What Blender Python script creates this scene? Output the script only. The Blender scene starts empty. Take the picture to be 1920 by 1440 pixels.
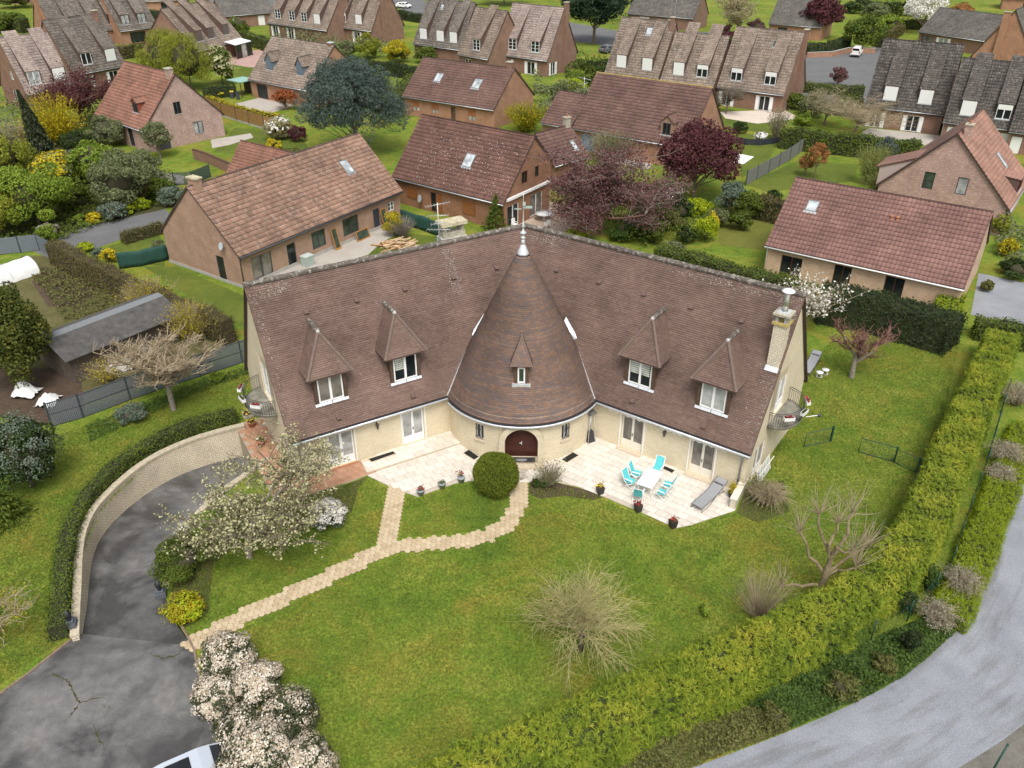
import bpy, math, random
import numpy as np
from mathutils import Vector, Matrix
from mathutils.geometry import delaunay_2d_cdt
R = math.radians
SC = bpy.context.scene
COL = SC.collection
CAM_H = 30.0; FPX = 1550.0; TH = math.atan(950 / 1550.0)
cd = bpy.data.cameras.new('camera'); cam = bpy.data.objects.new('camera', cd); COL.objects.link(cam)
cam.location = (0, 0, CAM_H); cam.rotation_euler = (math.pi / 2 - TH, 0, 0)
cd.sensor_width = 36; cd.lens = 36 * FPX / 1920; cd.clip_start = 0.5; cd.clip_end = 3000
SC.camera = cam
SUN_EL = 58; SUN_AZ = 172
W = bpy.data.worlds.new('World'); SC.world = W; W.use_nodes = True
nt = W.node_tree; nt.nodes.clear()
sky = nt.nodes.new('ShaderNodeTexSky'); sky.sky_type = 'NISHITA'; sky.sun_disc = False
sky.sun_elevation = R(SUN_EL); sky.sun_rotation = R(SUN_AZ); sky.dust_density = 4.0; sky.air_density = 1.0; sky.ozone_density = 1.0
hs = nt.nodes.new('ShaderNodeHueSaturation'); hs.inputs['Saturation'].default_value = 0.28
bg = nt.nodes.new('ShaderNodeBackground'); bg.inputs['Strength'].default_value = 0.15
wo = nt.nodes.new('ShaderNodeOutputWorld')
nt.links.new(sky.outputs[0], hs.inputs['Color']); nt.links.new(hs.outputs[0], bg.inputs[0]); nt.links.new(bg.outputs[0], wo.inputs[0])
sd = bpy.data.lights.new('sun', 'SUN'); sd.energy = 1.6; sd.angle = R(22); sd.color = (1, .965, .91)
sun = bpy.data.objects.new('sun', sd); COL.objects.link(sun); sun.location = (0, 0, 80)
_d = Vector((math.sin(R(SUN_AZ)) * math.cos(R(SUN_EL)), math.cos(R(SUN_AZ)) * math.cos(R(SUN_EL)), math.sin(R(SUN_EL))))
sun.rotation_euler = _d.to_track_quat('Z', 'Y').to_euler()
SC.view_settings.view_transform = 'Standard'; SC.view_settings.look = 'None'
SC.view_settings.gamma = 1; SC.view_settings.use_curve_mapping = False
SC.view_settings.exposure = 0.48
_c, _s = math.cos(TH), math.sin(TH)
def G(px, py, z=0.0):
	"ground point (plane of height z) of a point measured in the survey photograph"
	u = (px - 960) / FPX; v = (720 - py) / FPX
	d = (u, _c + v * _s, -_s + v * _c); t = (z - CAM_H) / d[2]
	return Vector((d[0] * t, d[1] * t, z))
def proj(p):
	z = p[2] - CAM_H; d = p[1] * _c - z * _s
	return 960 + FPX * p[0] / d, 720 - FPX * (p[1] * _s + z * _c) / d
def htop(bx, by, ty, z=0.0):
	"height of an upright thing standing at (bx,by) whose top is seen at row ty"
	p = G(bx, by, z); lo, hi = 0, 25
	for _ in range(40):
		m = (lo + hi) / 2
		if proj((p.x, p.y, z + m))[1] > ty: lo = m
		else: hi = m
	return lo
def wpx(px, bx, by):
	"width in metres of px pixels at ground point"
	p = G(bx, by); return px * (p.y * _c + CAM_H * _s) / FPX
def tag(o, label=None, cat=None, group=None, kind=None):
	if label: o['label'] = label
	if cat: o['category'] = cat
	if group: o['group'] = group
	if kind: o['kind'] = kind
	return o
def empty(name, loc, rz=0, label=None, cat=None, group=None, parent=None):
	o = bpy.data.objects.new(name, None); COL.objects.link(o); o.empty_display_size = .2
	o.location = loc; o.rotation_euler = (0, 0, rz)
	if parent: o.parent = parent
	return tag(o, label, cat, group)
def link(name, me, mat, parent=None, loc=None, rz=0, kind=None):
	o = bpy.data.objects.new(name, me); COL.objects.link(o)
	if mat and not me.materials: me.materials.append(mat)
	if parent: o.parent = parent
	if loc is not None: o.location = loc
	if rz: o.rotation_euler = (0, 0, rz)
	if kind: o['kind'] = kind
	return o
def children(o): return [c for c in o.children]
def copy_tree(o, parent=None):
	c = o.copy(); COL.objects.link(c); c.parent = parent
	for ch in children(o): copy_tree(ch, c)
	return c
def np_mesh(name, V, F, rnd=None, uv=None, smooth=False):
	V = np.asarray(V, np.float32).reshape(-1, 3); F = np.asarray(F, np.int32)
	me = bpy.data.meshes.new(name); n, k = F.shape
	me.vertices.add(len(V)); me.vertices.foreach_set('co', V.ravel())
	me.loops.add(n * k); me.loops.foreach_set('vertex_index', F.ravel())
	me.polygons.add(n); me.polygons.foreach_set('loop_start', np.arange(0, n * k, k, dtype=np.int32))
	try: me.polygons.foreach_set('loop_total', np.full(n, k, np.int32))
	except Exception: pass
	if rnd is not None:
		a = me.attributes.new('rnd', 'FLOAT', 'FACE'); a.data.foreach_set('value', np.asarray(rnd, np.float32))
	if smooth: me.polygons.foreach_set('use_smooth', np.ones(n, bool))
	me.update(calc_edges=True); me.validate()
	return me
class MB:
	def __init__(self): self.v = []; self.f = []; self.uv = []; self.sm = []
	def add(self, vs, fs, uvs=None, sm=False):
		b = len(self.v); self.v += [tuple(p) for p in vs]
		for i, f in enumerate(fs):
			self.f.append(tuple(b + k for k in f)); self.sm.append(sm)
			self.uv.append(uvs[i] if uvs else None)
		return self
	def box(self, c, s, rz=0, taper=1.0):
		x, y, z = s[0] / 2, s[1] / 2, s[2] / 2; cs, sn = math.cos(rz), math.sin(rz)
		vs = []
		for dz, t in ((-z, 1), (z, taper)):
			for dx, dy in ((-x, -y), (x, -y), (x, y), (-x, y)):
				dx *= t; dy *= t
				vs.append((c[0] + dx * cs - dy * sn, c[1] + dx * sn + dy * cs, c[2] + dz))
		return self.add(vs, [(3, 2, 1, 0), (4, 5, 6, 7), (0, 1, 5, 4), (1, 2, 6, 5), (2, 3, 7, 6), (3, 0, 4, 7)])
	def hexa(self, P8):
		return self.add(P8, [(3, 2, 1, 0), (4, 5, 6, 7), (0, 1, 5, 4), (1, 2, 6, 5), (2, 3, 7, 6), (3, 0, 4, 7)])
	def tube(self, pts, r, n=6, cap=True, sm=True):
		pts = [Vector(p) for p in pts]; m = len(pts)
		rs = r if isinstance(r, (list, tuple)) else [r] * m
		vs = []; up = None
		for i, p in enumerate(pts):
			t = (pts[min(i + 1, m - 1)] - pts[max(i - 1, 0)]).normalized()
			a = Vector((0, 0, 1)) if abs(t.z) < .9 else Vector((1, 0, 0))
			if up is not None: a = up
			x = t.cross(a)
			if x.length < 1e-6: x = t.orthogonal()
			x.normalize(); y = x.cross(t).normalized(); up = y
			for k in range(n):
				g = 2 * math.pi * k / n; vs.append(p + x * math.cos(g) * rs[i] + y * math.sin(g) * rs[i])
		fs = [(i * n + k, i * n + (k + 1) % n, (i + 1) * n + (k + 1) % n, (i + 1) * n + k) for i in range(m - 1) for k in range(n)]
		self.add(vs, fs, sm=sm)
		if cap:
			b = len(self.v) - m * n
			self.f += [tuple(b + k for k in reversed(range(n))), tuple(b + (m - 1) * n + k for k in range(n))]
			self.uv += [None, None]; self.sm += [False, False]
		return self
	def lathe(self, prof, c=(0, 0, 0), n=16, sm=True):
		vs = [(c[0] + r * math.cos(2 * math.pi * k / n), c[1] + r * math.sin(2 * math.pi * k / n), c[2] + z) for r, z in prof for k in range(n)]
		m = len(prof)
		fs = [(i * n + k, i * n + (k + 1) % n, (i + 1) * n + (k + 1) % n, (i + 1) * n + k) for i in range(m - 1) for k in range(n)]
		self.add(vs, fs, sm=sm)
		b = len(self.v) - m * n
		if prof[0][0] > 1e-4: self.f.append(tuple(b + k for k in reversed(range(n)))); self.uv.append(None); self.sm.append(False)
		if prof[-1][0] > 1e-4: self.f.append(tuple(b + (m - 1) * n + k for k in range(n))); self.uv.append(None); self.sm.append(False)
		return self
	def prism(self, poly, z0, z1):
		n = len(poly); vs = [(p[0], p[1], z0) for p in poly] + [(p[0], p[1], z1) for p in poly]
		fs = [tuple(reversed(range(n))), tuple(range(n, 2 * n))] + [(k, (k + 1) % n, n + (k + 1) % n, n + k) for k in range(n)]
		return self.add(vs, fs)
	def mesh(self, name):
		me = bpy.data.meshes.new(name); me.from_pydata(self.v, [], self.f)
		if any(self.uv):
			ul = me.uv_layers.new(name='UVMap'); i = 0
			for f, u in zip(self.f, self.uv):
				for k in range(len(f)):
					if u: ul.data[i].uv = u[k]
					i += 1
		if any(self.sm): me.polygons.foreach_set('use_smooth', self.sm)
		me.update(); return me
	def build(self, name, mat, parent=None, loc=None, rz=0, kind=None):
		return link(name, self.mesh(name), mat, parent, loc, rz, kind)
MATS = {}
def _new(name):
	m = bpy.data.materials.new(name); m.use_nodes = True; t = m.node_tree; t.nodes.clear()
	o = t.nodes.new('ShaderNodeOutputMaterial'); b = t.nodes.new('ShaderNodeBsdfPrincipled'); t.links.new(b.outputs[0], o.inputs[0])
	return m, t, b, o
def _noise(t, scale, detail=4, rough=.6, coord='Object', dist=0):
	tc = t.nodes.new('ShaderNodeTexCoord'); n = t.nodes.new('ShaderNodeTexNoise')
	n.inputs['Scale'].default_value = scale; n.inputs['Detail'].default_value = detail; n.inputs['Roughness'].default_value = rough
	n.inputs['Distortion'].default_value = dist
	t.links.new(tc.outputs[coord], n.inputs['Vector']); return n
def _ramp(t, fac, stops, interp='LINEAR'):
	r = t.nodes.new('ShaderNodeValToRGB'); r.color_ramp.interpolation = interp
	e = r.color_ramp.elements
	while len(e) < len(stops): e.new(.5)
	for k, (p, c) in enumerate(stops):
		e[k].position = p; e[k].color = (c[0], c[1], c[2], 1) if not isinstance(c, (int, float)) else (c, c, c, 1)
	t.links.new(fac, r.inputs[0]); return r
def _mix(t, a, b, fac, mode='MIX'):
	m = t.nodes.new('ShaderNodeMix'); m.data_type = 'RGBA'; m.blend_type = mode
	for s, k in ((a, 6), (b, 7)):
		if hasattr(s, 'links') or hasattr(s, 'is_linked'): t.links.new(s, m.inputs[k])
		else: m.inputs[k].default_value = (*s, 1)
	if hasattr(fac, 'is_linked'): t.links.new(fac, m.inputs[0])
	else: m.inputs[0].default_value = fac
	return m.outputs[2]
def _bump(t, b, h, strength=.3, dist=.02):
	n = t.nodes.new('ShaderNodeBump'); n.inputs['Strength'].default_value = strength; n.inputs['Distance'].default_value = dist
	t.links.new(h, n.inputs['Height']); t.links.new(n.outputs[0], b.inputs['Normal'])
def plain(name, col, rough=.6, metal=0, var=.12, scale=6, spec=None, bump=0):
	if name in MATS: return MATS[name]
	m, t, b, o = _new(name); n = _noise(t, scale, 5)
	r = _ramp(t, n.outputs[0], [(.3, tuple(c * (1 - var) for c in col)), (.7, tuple(min(1, c * (1 + var)) for c in col))])
	t.links.new(r.outputs[0], b.inputs['Base Color']); b.inputs['Roughness'].default_value = rough; b.inputs['Metallic'].default_value = metal
	if spec is not None: b.inputs['Specular IOR Level'].default_value = spec
	if bump: _bump(t, b, n.outputs[0], bump)
	MATS[name] = m; return m
def glass(name, col, rough=.06):
	if name in MATS: return MATS[name]
	m, t, b, o = _new(name); n = _noise(t, 1.2, 2)
	r = _ramp(t, n.outputs[0], [(.35, tuple(c * .6 for c in col)), (.65, tuple(c * 1.3 for c in col))])
	t.links.new(r.outputs[0], b.inputs['Base Color']); b.inputs['Roughness'].default_value = rough; b.inputs['IOR'].default_value = 1.5
	MATS[name] = m; return m
def leaf(name, cols, rough=.7, transl=.25, nscale=.9, namt=.35, spec=.25):
	"foliage: per-leaf colour from the 'rnd' attribute, broader patches from noise"
	if name in MATS: return MATS[name]
	m, t, b, o = _new(name)
	a = t.nodes.new('ShaderNodeAttribute'); a.attribute_name = 'rnd'
	n = _noise(t, nscale, 3)
	ad = t.nodes.new('ShaderNodeMath'); ad.operation = 'MULTIPLY_ADD'; ad.inputs[1].default_value = namt * 2; t.links.new(n.outputs[0], ad.inputs[0])
	s2 = t.nodes.new('ShaderNodeMath'); s2.operation = 'MULTIPLY_ADD'; s2.inputs[1].default_value = 1 - namt; s2.inputs[2].default_value = -namt * .5
	t.links.new(a.outputs['Fac'], s2.inputs[0]); t.links.new(s2.outputs[0], ad.inputs[2])
	k = len(cols) - 1
	r = _ramp(t, ad.outputs[0], [(i / k, c) for i, c in enumerate(cols)])
	t.links.new(r.outputs[0], b.inputs['Base Color']); b.inputs['Roughness'].default_value = rough; b.inputs['Specular IOR Level'].default_value = spec
	tr = t.nodes.new('ShaderNodeBsdfTranslucent'); t.links.new(r.outputs[0], tr.inputs[0])
	mx = t.nodes.new('ShaderNodeMixShader'); mx.inputs[0].default_value = transl
	t.links.new(b.outputs[0], mx.inputs[1]); t.links.new(tr.outputs[0], mx.inputs[2]); t.links.new(mx.outputs[0], o.inputs[0])
	MATS[name] = m; return m
def tilemat(name, cols, lichen=(.35, .33, .3), lamt=.25, lscale=1.5, rough=.8, moss=None, mamt=.2, pale=None):
	if name in MATS: return MATS[name]
	m, t, b, o = _new(name)
	a = t.nodes.new('ShaderNodeAttribute'); a.attribute_name = 'rnd'
	k = len(cols) - 1
	r = _ramp(t, a.outputs['Fac'], [(0, tuple(c * .42 for c in cols[0])), (.06, tuple(c * .42 for c in cols[0]))] + [(.1 + .9 * i / k, c) for i, c in enumerate(cols)])  # dark bottom stop: gap shadow and dirt painted on the tile edges
	big = _noise(t, .35, 4, .65)
	br = _ramp(t, big.outputs[0], [(.3, .72), (.7, 1.25)])
	c0 = _mix(t, r.outputs[0], br.outputs[0], 1.0, 'MULTIPLY')
	n = _noise(t, lscale, 6, .75); lr = _ramp(t, n.outputs[0], [(.62 - .2 * lamt, 0.0), (.74 - .1 * lamt, min(1, lamt * 1.6))])
	c1 = _mix(t, c0, lichen, lr.outputs[0])
	if moss:
		n2 = _noise(t, lscale * .6, 6, .7, dist=.6); mr = _ramp(t, n2.outputs[0], [(.58, 0.0), (.72, mamt)]); c1 = _mix(t, c1, moss, mr.outputs[0])
	n3 = _noise(t, 25, 3); f = _ramp(t, n3.outputs[0], [(.3, .85), (.7, 1.12)]); c1 = _mix(t, c1, f.outputs[0], 1.0, 'MULTIPLY')
	t.links.new(c1, b.inputs['Base Color']); b.inputs['Roughness'].default_value = rough; b.inputs['Specular IOR Level'].default_value = .3
	_bump(t, b, n3.outputs[0], .25, .01)
	MATS[name] = m; return m
def brickmat(name, c1, c2, mortar, bw=.22, bh=.065, ms=.012, patch=None, pamt=.4, bumpd=.012, soot=.18, grain=.2):
	if name in MATS: return MATS[name]
	m, t, b, o = _new(name)
	tc = t.nodes.new('ShaderNodeTexCoord'); bt = t.nodes.new('ShaderNodeTexBrick')
	bt.inputs['Scale'].default_value = 1; bt.inputs['Brick Width'].default_value = bw; bt.inputs['Row Height'].default_value = bh; bt.inputs['Mortar Size'].default_value = ms
	bt.inputs['Color1'].default_value = (*c1, 1); bt.inputs['Color2'].default_value = (*c2, 1); bt.inputs['Mortar'].default_value = (*mortar, 1); bt.inputs['Bias'].default_value = 0
	t.links.new(tc.outputs['UV'], bt.inputs['Vector'])
	n = _noise(t, .8, 5, .6, 'UV'); r = _ramp(t, n.outputs[0], [(.3, 1 - soot), (.7, 1 + soot)])
	c = _mix(t, bt.outputs[0], r.outputs[0], 1.0, 'MULTIPLY')
	n2 = _noise(t, 9, 4, .6, 'UV'); r2 = _ramp(t, n2.outputs[0], [(.3, 1 - grain), (.7, 1 + grain)]); c = _mix(t, c, r2.outputs[0], 1.0, 'MULTIPLY')
	if patch:
		mp = t.nodes.new('ShaderNodeMapping'); mp.inputs['Scale'].default_value = (2.2, 8, 1); t.links.new(tc.outputs['UV'], mp.inputs['Vector'])
		n3 = t.nodes.new('ShaderNodeTexNoise'); n3.inputs['Scale'].default_value = 1.3; n3.inputs['Detail'].default_value = 3; t.links.new(mp.outputs[0], n3.inputs['Vector'])
		r3 = _ramp(t, n3.outputs[0], [(.55, 0.0), (.66, pamt)]); c = _mix(t, c, patch, r3.outputs[0])
	t.links.new(c, b.inputs['Base Color']); b.inputs['Roughness'].default_value = .9; b.inputs['Specular IOR Level'].default_value = .2
	iv = t.nodes.new('ShaderNodeMath'); iv.operation = 'SUBTRACT'; iv.inputs[0].default_value = 1; t.links.new(bt.outputs['Fac'], iv.inputs[1])
	_bump(t, b, iv.outputs[0], .5, bumpd)
	MATS[name] = m; return m
def ground_mat(name, stops, s1=.25, s2=2.2, s3=14, bump=.4, fine=.5, rough=.95, patch=None, pstops=(.56, .68), pscale=.5):
	if name in MATS: return MATS[name]
	m, t, b, o = _new(name)
	n1 = _noise(t, s1, 5, .62, dist=.4); n2 = _noise(t, s2, 5, .65); n3 = _noise(t, s3, 4, .7)
	ad = t.nodes.new('ShaderNodeMath'); ad.operation = 'MULTIPLY_ADD'; ad.inputs[1].default_value = .45; t.links.new(n2.outputs[0], ad.inputs[0])
	hf = t.nodes.new('ShaderNodeMath'); hf.operation = 'MULTIPLY'; hf.inputs[1].default_value = .55; t.links.new(n1.outputs[0], hf.inputs[0]); t.links.new(hf.outputs[0], ad.inputs[2])
	r = _ramp(t, ad.outputs[0], stops); c = r.outputs[0]
	if patch:
		np_ = _noise(t, pscale, 6, .7, dist=.8); pr = _ramp(t, np_.outputs[0], [(pstops[0], 0.0), (pstops[1], .85)]); c = _mix(t, c, patch, pr.outputs[0])
	f = _ramp(t, n3.outputs[0], [(.25, 1 - fine), (.75, 1 + fine)]); c = _mix(t, c, f.outputs[0], 1.0, 'MULTIPLY')
	t.links.new(c, b.inputs['Base Color']); b.inputs['Roughness'].default_value = rough; b.inputs['Specular IOR Level'].default_value = .15
	if bump: _bump(t, b, n3.outputs[0], bump, .05)
	MATS[name] = m; return m
def attrmat(name, cols, rough=.8, var=.12, scale=8):
	"pieces in one mesh that differ in tone"
	if name in MATS: return MATS[name]
	m, t, b, o = _new(name)
	oi = t.nodes.new('ShaderNodeObjectInfo')
	k = len(cols) - 1
	r = _ramp(t, oi.outputs['Random'], [(i / k, c) for i, c in enumerate(cols)])
	n = _noise(t, scale, 5); f = _ramp(t, n.outputs[0], [(.3, 1 - var), (.7, 1 + var)])
	c = _mix(t, r.outputs[0], f.outputs[0], 1.0, 'MULTIPLY'); t.links.new(c, b.inputs['Base Color']); b.inputs['Roughness'].default_value = rough
	MATS[name] = m; return m
M_WHITE = plain('white_paint', (.80, .80, .79), .45, var=.03)
M_CREAM = plain('cream_paint', (.72, .68, .58), .5, var=.03)
M_OFFW = plain('off_white_plastic', (.74, .74, .72), .5, var=.05)
M_DARK = plain('dark_metal', (.03, .032, .036), .45, var=.1)
M_ANTH = plain('anthracite', (.045, .05, .06), .5, var=.1)
M_ZINC = plain('zinc', (.46, .48, .5), .42, .6, var=.12, scale=3)
M_LEAD = plain('bright_flashing', (.62, .64, .66), .45, .35, var=.15, scale=5)
M_GREENM = plain('green_metal', (.012, .06, .045), .5, var=.1)
M_WOODB = plain('brown_timber', (.085, .05, .03), .75, var=.25, scale=4)
M_OAK = plain('oiled_oak', (.36, .17, .045), .6, var=.2, scale=5)
M_MAHOG = plain('mahogany', (.06, .016, .012), .35, var=.2, scale=4)
M_TERRA = plain('terracotta', (.42, .19, .10), .85, var=.2, scale=3)
M_CONC = plain('concrete', (.36, .35, .32), .9, var=.15, scale=2)
M_STONE = plain('weathered_stone', (.38, .35, .27), .9, var=.3, scale=5, bump=.4)
M_BARK = plain('bark', (.16, .125, .09), .95, var=.35, scale=9, bump=.6)
M_BARKG = plain('grey_bark', (.24, .21, .165), .95, var=.3, scale=8, bump=.5)
M_BARKY = plain('lichen_bark', (.21, .165, .09), .95, var=.4, scale=6, bump=.6)
M_TWIG = plain('pale_twig', (.34, .27, .175), .9, var=.25, scale=3)
M_TWIGR = plain('red_twig', (.20, .10, .075), .9, var=.25, scale=3)
M_SOIL = ground_mat('soil', [(.3, (.05, .033, .022)), (.7, (.12, .085, .06))], 1.2, 5, 22, .8)
G_DARK = glass('dark_glass', (.015, .02, .022)); G_GREEN = glass('garden_glass', (.05, .07, .05)); G_CURT = glass('curtained_glass', (.36, .37, .36), .12)
G_SKY = glass('skylight_glass', (.42, .46, .48), .08); G_DIM = glass('dim_room_glass', (.17, .155, .135), .08); G_BLIND = glass('blind_glass', (.5, .52, .46), .15)
class Face:
	def __init__(s, O, U, N): s.O = Vector(O); s.U = Vector(U).normalized(); s.N = Vector(N).normalized()
	def p(s, u, z, n=0): return s.O + s.U * u + Vector((0, 0, z)) + s.N * n
def fbox(mb, F, u0, u1, z0, z1, n0, n1):
	return mb.hexa([F.p(u0, z0, n0), F.p(u1, z0, n0), F.p(u1, z0, n1), F.p(u0, z0, n1), F.p(u0, z1, n0), F.p(u1, z1, n0), F.p(u1, z1, n1), F.p(u0, z1, n1)])
def _clip(poly, a, b, c):
	out = []
	for i in range(len(poly)):
		p, q = poly[i], poly[(i + 1) % len(poly)]
		dp = a * p[0] + b * p[1] - c; dq = a * q[0] + b * q[1] - c
		if dp <= 1e-9: out.append(p)
		if (dp < -1e-9 and dq > 1e-9) or (dp > 1e-9 and dq < -1e-9):
			t = dp / (dp - dq); out.append((p[0] + (q[0] - p[0]) * t, p[1] + (q[1] - p[1]) * t))
	return out
def wall_face(mb, F, poly, ops=(), depth=.14):
	"convex outline (u,z) counter-clockwise, rectangular openings with reveals, UV in metres"
	us = sorted({p[0] for p in poly} | {o[k] for o in ops for k in (0, 1)}); zs = sorted({p[1] for p in poly} | {o[k] for o in ops for k in (2, 3)})
	for i in range(len(us) - 1):
		for j in range(len(zs) - 1):
			cu, cz = (us[i] + us[i + 1]) / 2, (zs[j] + zs[j + 1]) / 2
			if any(o[0] < cu < o[1] and o[2] < cz < o[3] for o in ops): continue
			c = [(us[i], zs[j]), (us[i + 1], zs[j]), (us[i + 1], zs[j + 1]), (us[i], zs[j + 1])]
			for k in range(len(poly)):
				a, b = poly[k], poly[(k + 1) % len(poly)]; nx, nz = b[1] - a[1], -(b[0] - a[0])
				c = _clip(c, nx, nz, nx * a[0] + nz * a[1])
				if len(c) < 3: break
			if len(c) >= 3: mb.add([F.p(*q) for q in c], [tuple(range(len(c)))], [c])
	for u0, u1, z0, z1 in [o[:4] for o in ops]:
		for (a, b) in (((u0, z0), (u1, z0)), ((u1, z0), (u1, z1)), ((u1, z1), (u0, z1)), ((u0, z1), (u0, z0))):
			L = abs(b[0] - a[0]) + abs(b[1] - a[1])
			mb.add([F.p(*a, 0), F.p(*b, 0), F.p(*b, -depth), F.p(*a, -depth)], [(0, 1, 2, 3)], [[(0, 0), (L, 0), (L, depth), (0, depth)]])
def window(parent, F, u0, u1, z0, z1, frame=None, pane=None, leaves=2, fw=.07, sill=None, back=.1, shutter=None, panel=0.0, name='window', bars=0, flat=False):
	"window or glazed door set back in its opening: window > frame, pane (each), sill, shutter"
	frame = frame or M_WHITE; pane = pane or G_DARK
	e = .006; fr = MB(); f0, f1 = -back - .03, -back + .045
	fbox(fr, F, u0 + e, u0 + fw, z0 + e, z1 - e, f0, f1); fbox(fr, F, u1 - fw, u1 - e, z0 + e, z1 - e, f0, f1)
	fbox(fr, F, u0 + fw, u1 - fw, z1 - fw, z1 - e, f0, f1); fbox(fr, F, u0 + fw, u1 - fw, z0 + e, z0 + fw, f0, f1)
	lw = (u1 - u0 - 2 * fw) / leaves
	for k in range(1, leaves):
		x = u0 + fw + k * lw; fbox(fr, F, x - fw * .8, x + fw * .8, z0 + fw, z1 - fw, f0, f1 + .004)
	zb = z0 + fw
	if panel: fbox(fr, F, u0 + fw, u1 - fw, z0 + fw, z0 + panel, f0 + .01, f1 - .012); zb = z0 + panel
	if bars:
		for k in range(1, bars + 1):
			zz = zb + (z1 - fw - zb) * k / (bars + 1); fbox(fr, F, u0 + fw, u1 - fw, zz - .02, zz + .02, f0 + .01, f1 - .01)
	w = fr.build(name, frame, parent)
	sub = parent if flat else w
	if shutter is not None and shutter > 0:
		s = MB(); n = max(3, int((z1 - z0) * shutter / .16)); h = (z1 - z0 - 2 * e) * shutter / n
		for k in range(n): fbox(s, F, u0 + .03, u1 - .03, z1 - e - (k + 1) * h + .006, z1 - e - k * h, -back + .046, -back + .075)
		s.build('roller_shutter', M_OFFW if frame in (M_WHITE, M_CREAM) else frame, sub)
	if not shutter or shutter < .98:
		for k in range(leaves):
			x0 = u0 + fw + k * lw + (fw * .8 if k else 0); x1 = u0 + fw + (k + 1) * lw - (fw * .8 if k < leaves - 1 else 0)
			p = MB(); fbox(p, F, x0, x1, zb, z1 - fw, -back - .012, -back + .004); p.build('pane', pane, sub)
	if sill: s = MB(); fbox(s, F, u0 - .06, u1 + .06, z0 - .07, z0 - .004, -back, .06); s.build('sill', sill, sub)
	return w
def side_shutters(parent, F, u0, u1, z0, z1, mat, w=.5):
	for a, b in ((u0 - w - .02, u0 - .02), (u1 + .02, u1 + w + .02)):
		m = MB(); fbox(m, F, a, b, z0, z1, .015, .05)
		for z in (z0 + (z1 - z0) * .2, z0 + (z1 - z0) * .8): fbox(m, F, a + .03, b - .03, z - .04, z + .04, .05, .065)
		m.build('shutter', mat, parent)
class Tiles:
	"tile courses as real geometry, joined into one mesh"
	def __init__(s, seed=1): s.V = []; s.F = []; s.R = []; s.n = 0; s.rng = np.random.default_rng(seed)
	def add(s, V, F, R): s.V.append(V.reshape(-1, 3)); s.F.append(F + s.n); s.R.append(R); s.n += V.reshape(-1, 3).shape[0]
	def poly(s, O, e, up, poly, tw, g, th, wave=0.0, k=2, runs=.25):
		O, e, up = [np.array(x, float) for x in (O, e, up)]; e /= np.linalg.norm(e); up /= np.linalg.norm(up); nr = np.cross(e, up)
		if nr[2] < 0: nr = -nr
		d0 = min(p[1] for p in poly); d1 = max(p[1] for p in poly); rows = int(math.ceil((d1 - d0) / g))
		us, ds, ws, hs, rr = [], [], [], [], []
		for r in range(rows):
			db = d0 + r * g; dt = min(db + g * 1.08, d1 + .02); mid = min(db + g * .4, d1 - 1e-3); xs = []
			for i in range(len(poly)):
				p, q = poly[i], poly[(i + 1) % len(poly)]
				if (p[1] - mid) * (q[1] - mid) < 0: xs.append(p[0] + (q[0] - p[0]) * (mid - p[1]) / (q[1] - p[1]))
			if len(xs) < 2: continue
			a, b = min(xs), max(xs); n = max(1, int(math.ceil((b - a) / tw + .5))); off = (.5 if r % 2 and not wave else 0)
			edge = a + (np.arange(n + 1) - off) * tw; edge = np.clip(edge, a, b)
			run = s.rng.random()
			for j in range(n):
				if edge[j + 1] - edge[j] < .02: continue
				us.append(edge[j]); ws.append(edge[j + 1] - edge[j]); ds.append(db); hs.append(dt)
				if s.rng.random() < .35: run = s.rng.random()
				rr.append(run * runs + s.rng.random() * (1 - runs))
		us, ds, ws, hs, rr = map(np.array, (us, ds, ws, hs, rr)); N = len(us)
		if not N: return s
		jit = s.rng.normal(0, th * .12, N); jd = s.rng.normal(0, g * .012, N)
		gap = tw * .035
		cols = []
		for i in range(k):
			f = i / (k - 1); uu = us + gap / 2 + (ws - gap) * f; hh = wave * (math.sin(f * 2 * math.pi) if k > 2 else 0)
			for (d, h) in ((ds + jd - th * .45, -.012), (ds + jd, th + hh + jit), (hs, .004 + hh)):
				hv = np.broadcast_to(np.asarray(h, float), (N,))
				cols.append(O + uu[:, None] * e + np.asarray(d)[:, None] * up + hv[:, None] * nr)
		V = np.stack(cols, 1)  # N, 3k, 3
		F = []
		for i in range(k - 1):
			b = 3 * i; F.append([b, b + 3, b + 4, b + 1]); F.append([b + 1, b + 4, b + 5, b + 2])
		F = np.array(F)[None] + (np.arange(N) * 3 * k)[:, None, None]
		s.add(V, F.reshape(-1, 4), (np.repeat(.1 + .9 * rr, 2 * (k - 1)).reshape(N, k - 1, 2) * np.array([0., 1.])).ravel())  # front faces take the dark stop, painting shadowed course lines
		return s
	def build(s, name, mat, parent, kind='stuff'):
		V, F, Rr = np.concatenate(s.V), np.concatenate(s.F), np.concatenate(s.R)
		if np.linalg.norm(V[0]) > 1e9: raise ValueError
		return link(name, np_mesh(name, V, F, Rr), mat, parent, kind=kind)
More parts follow.
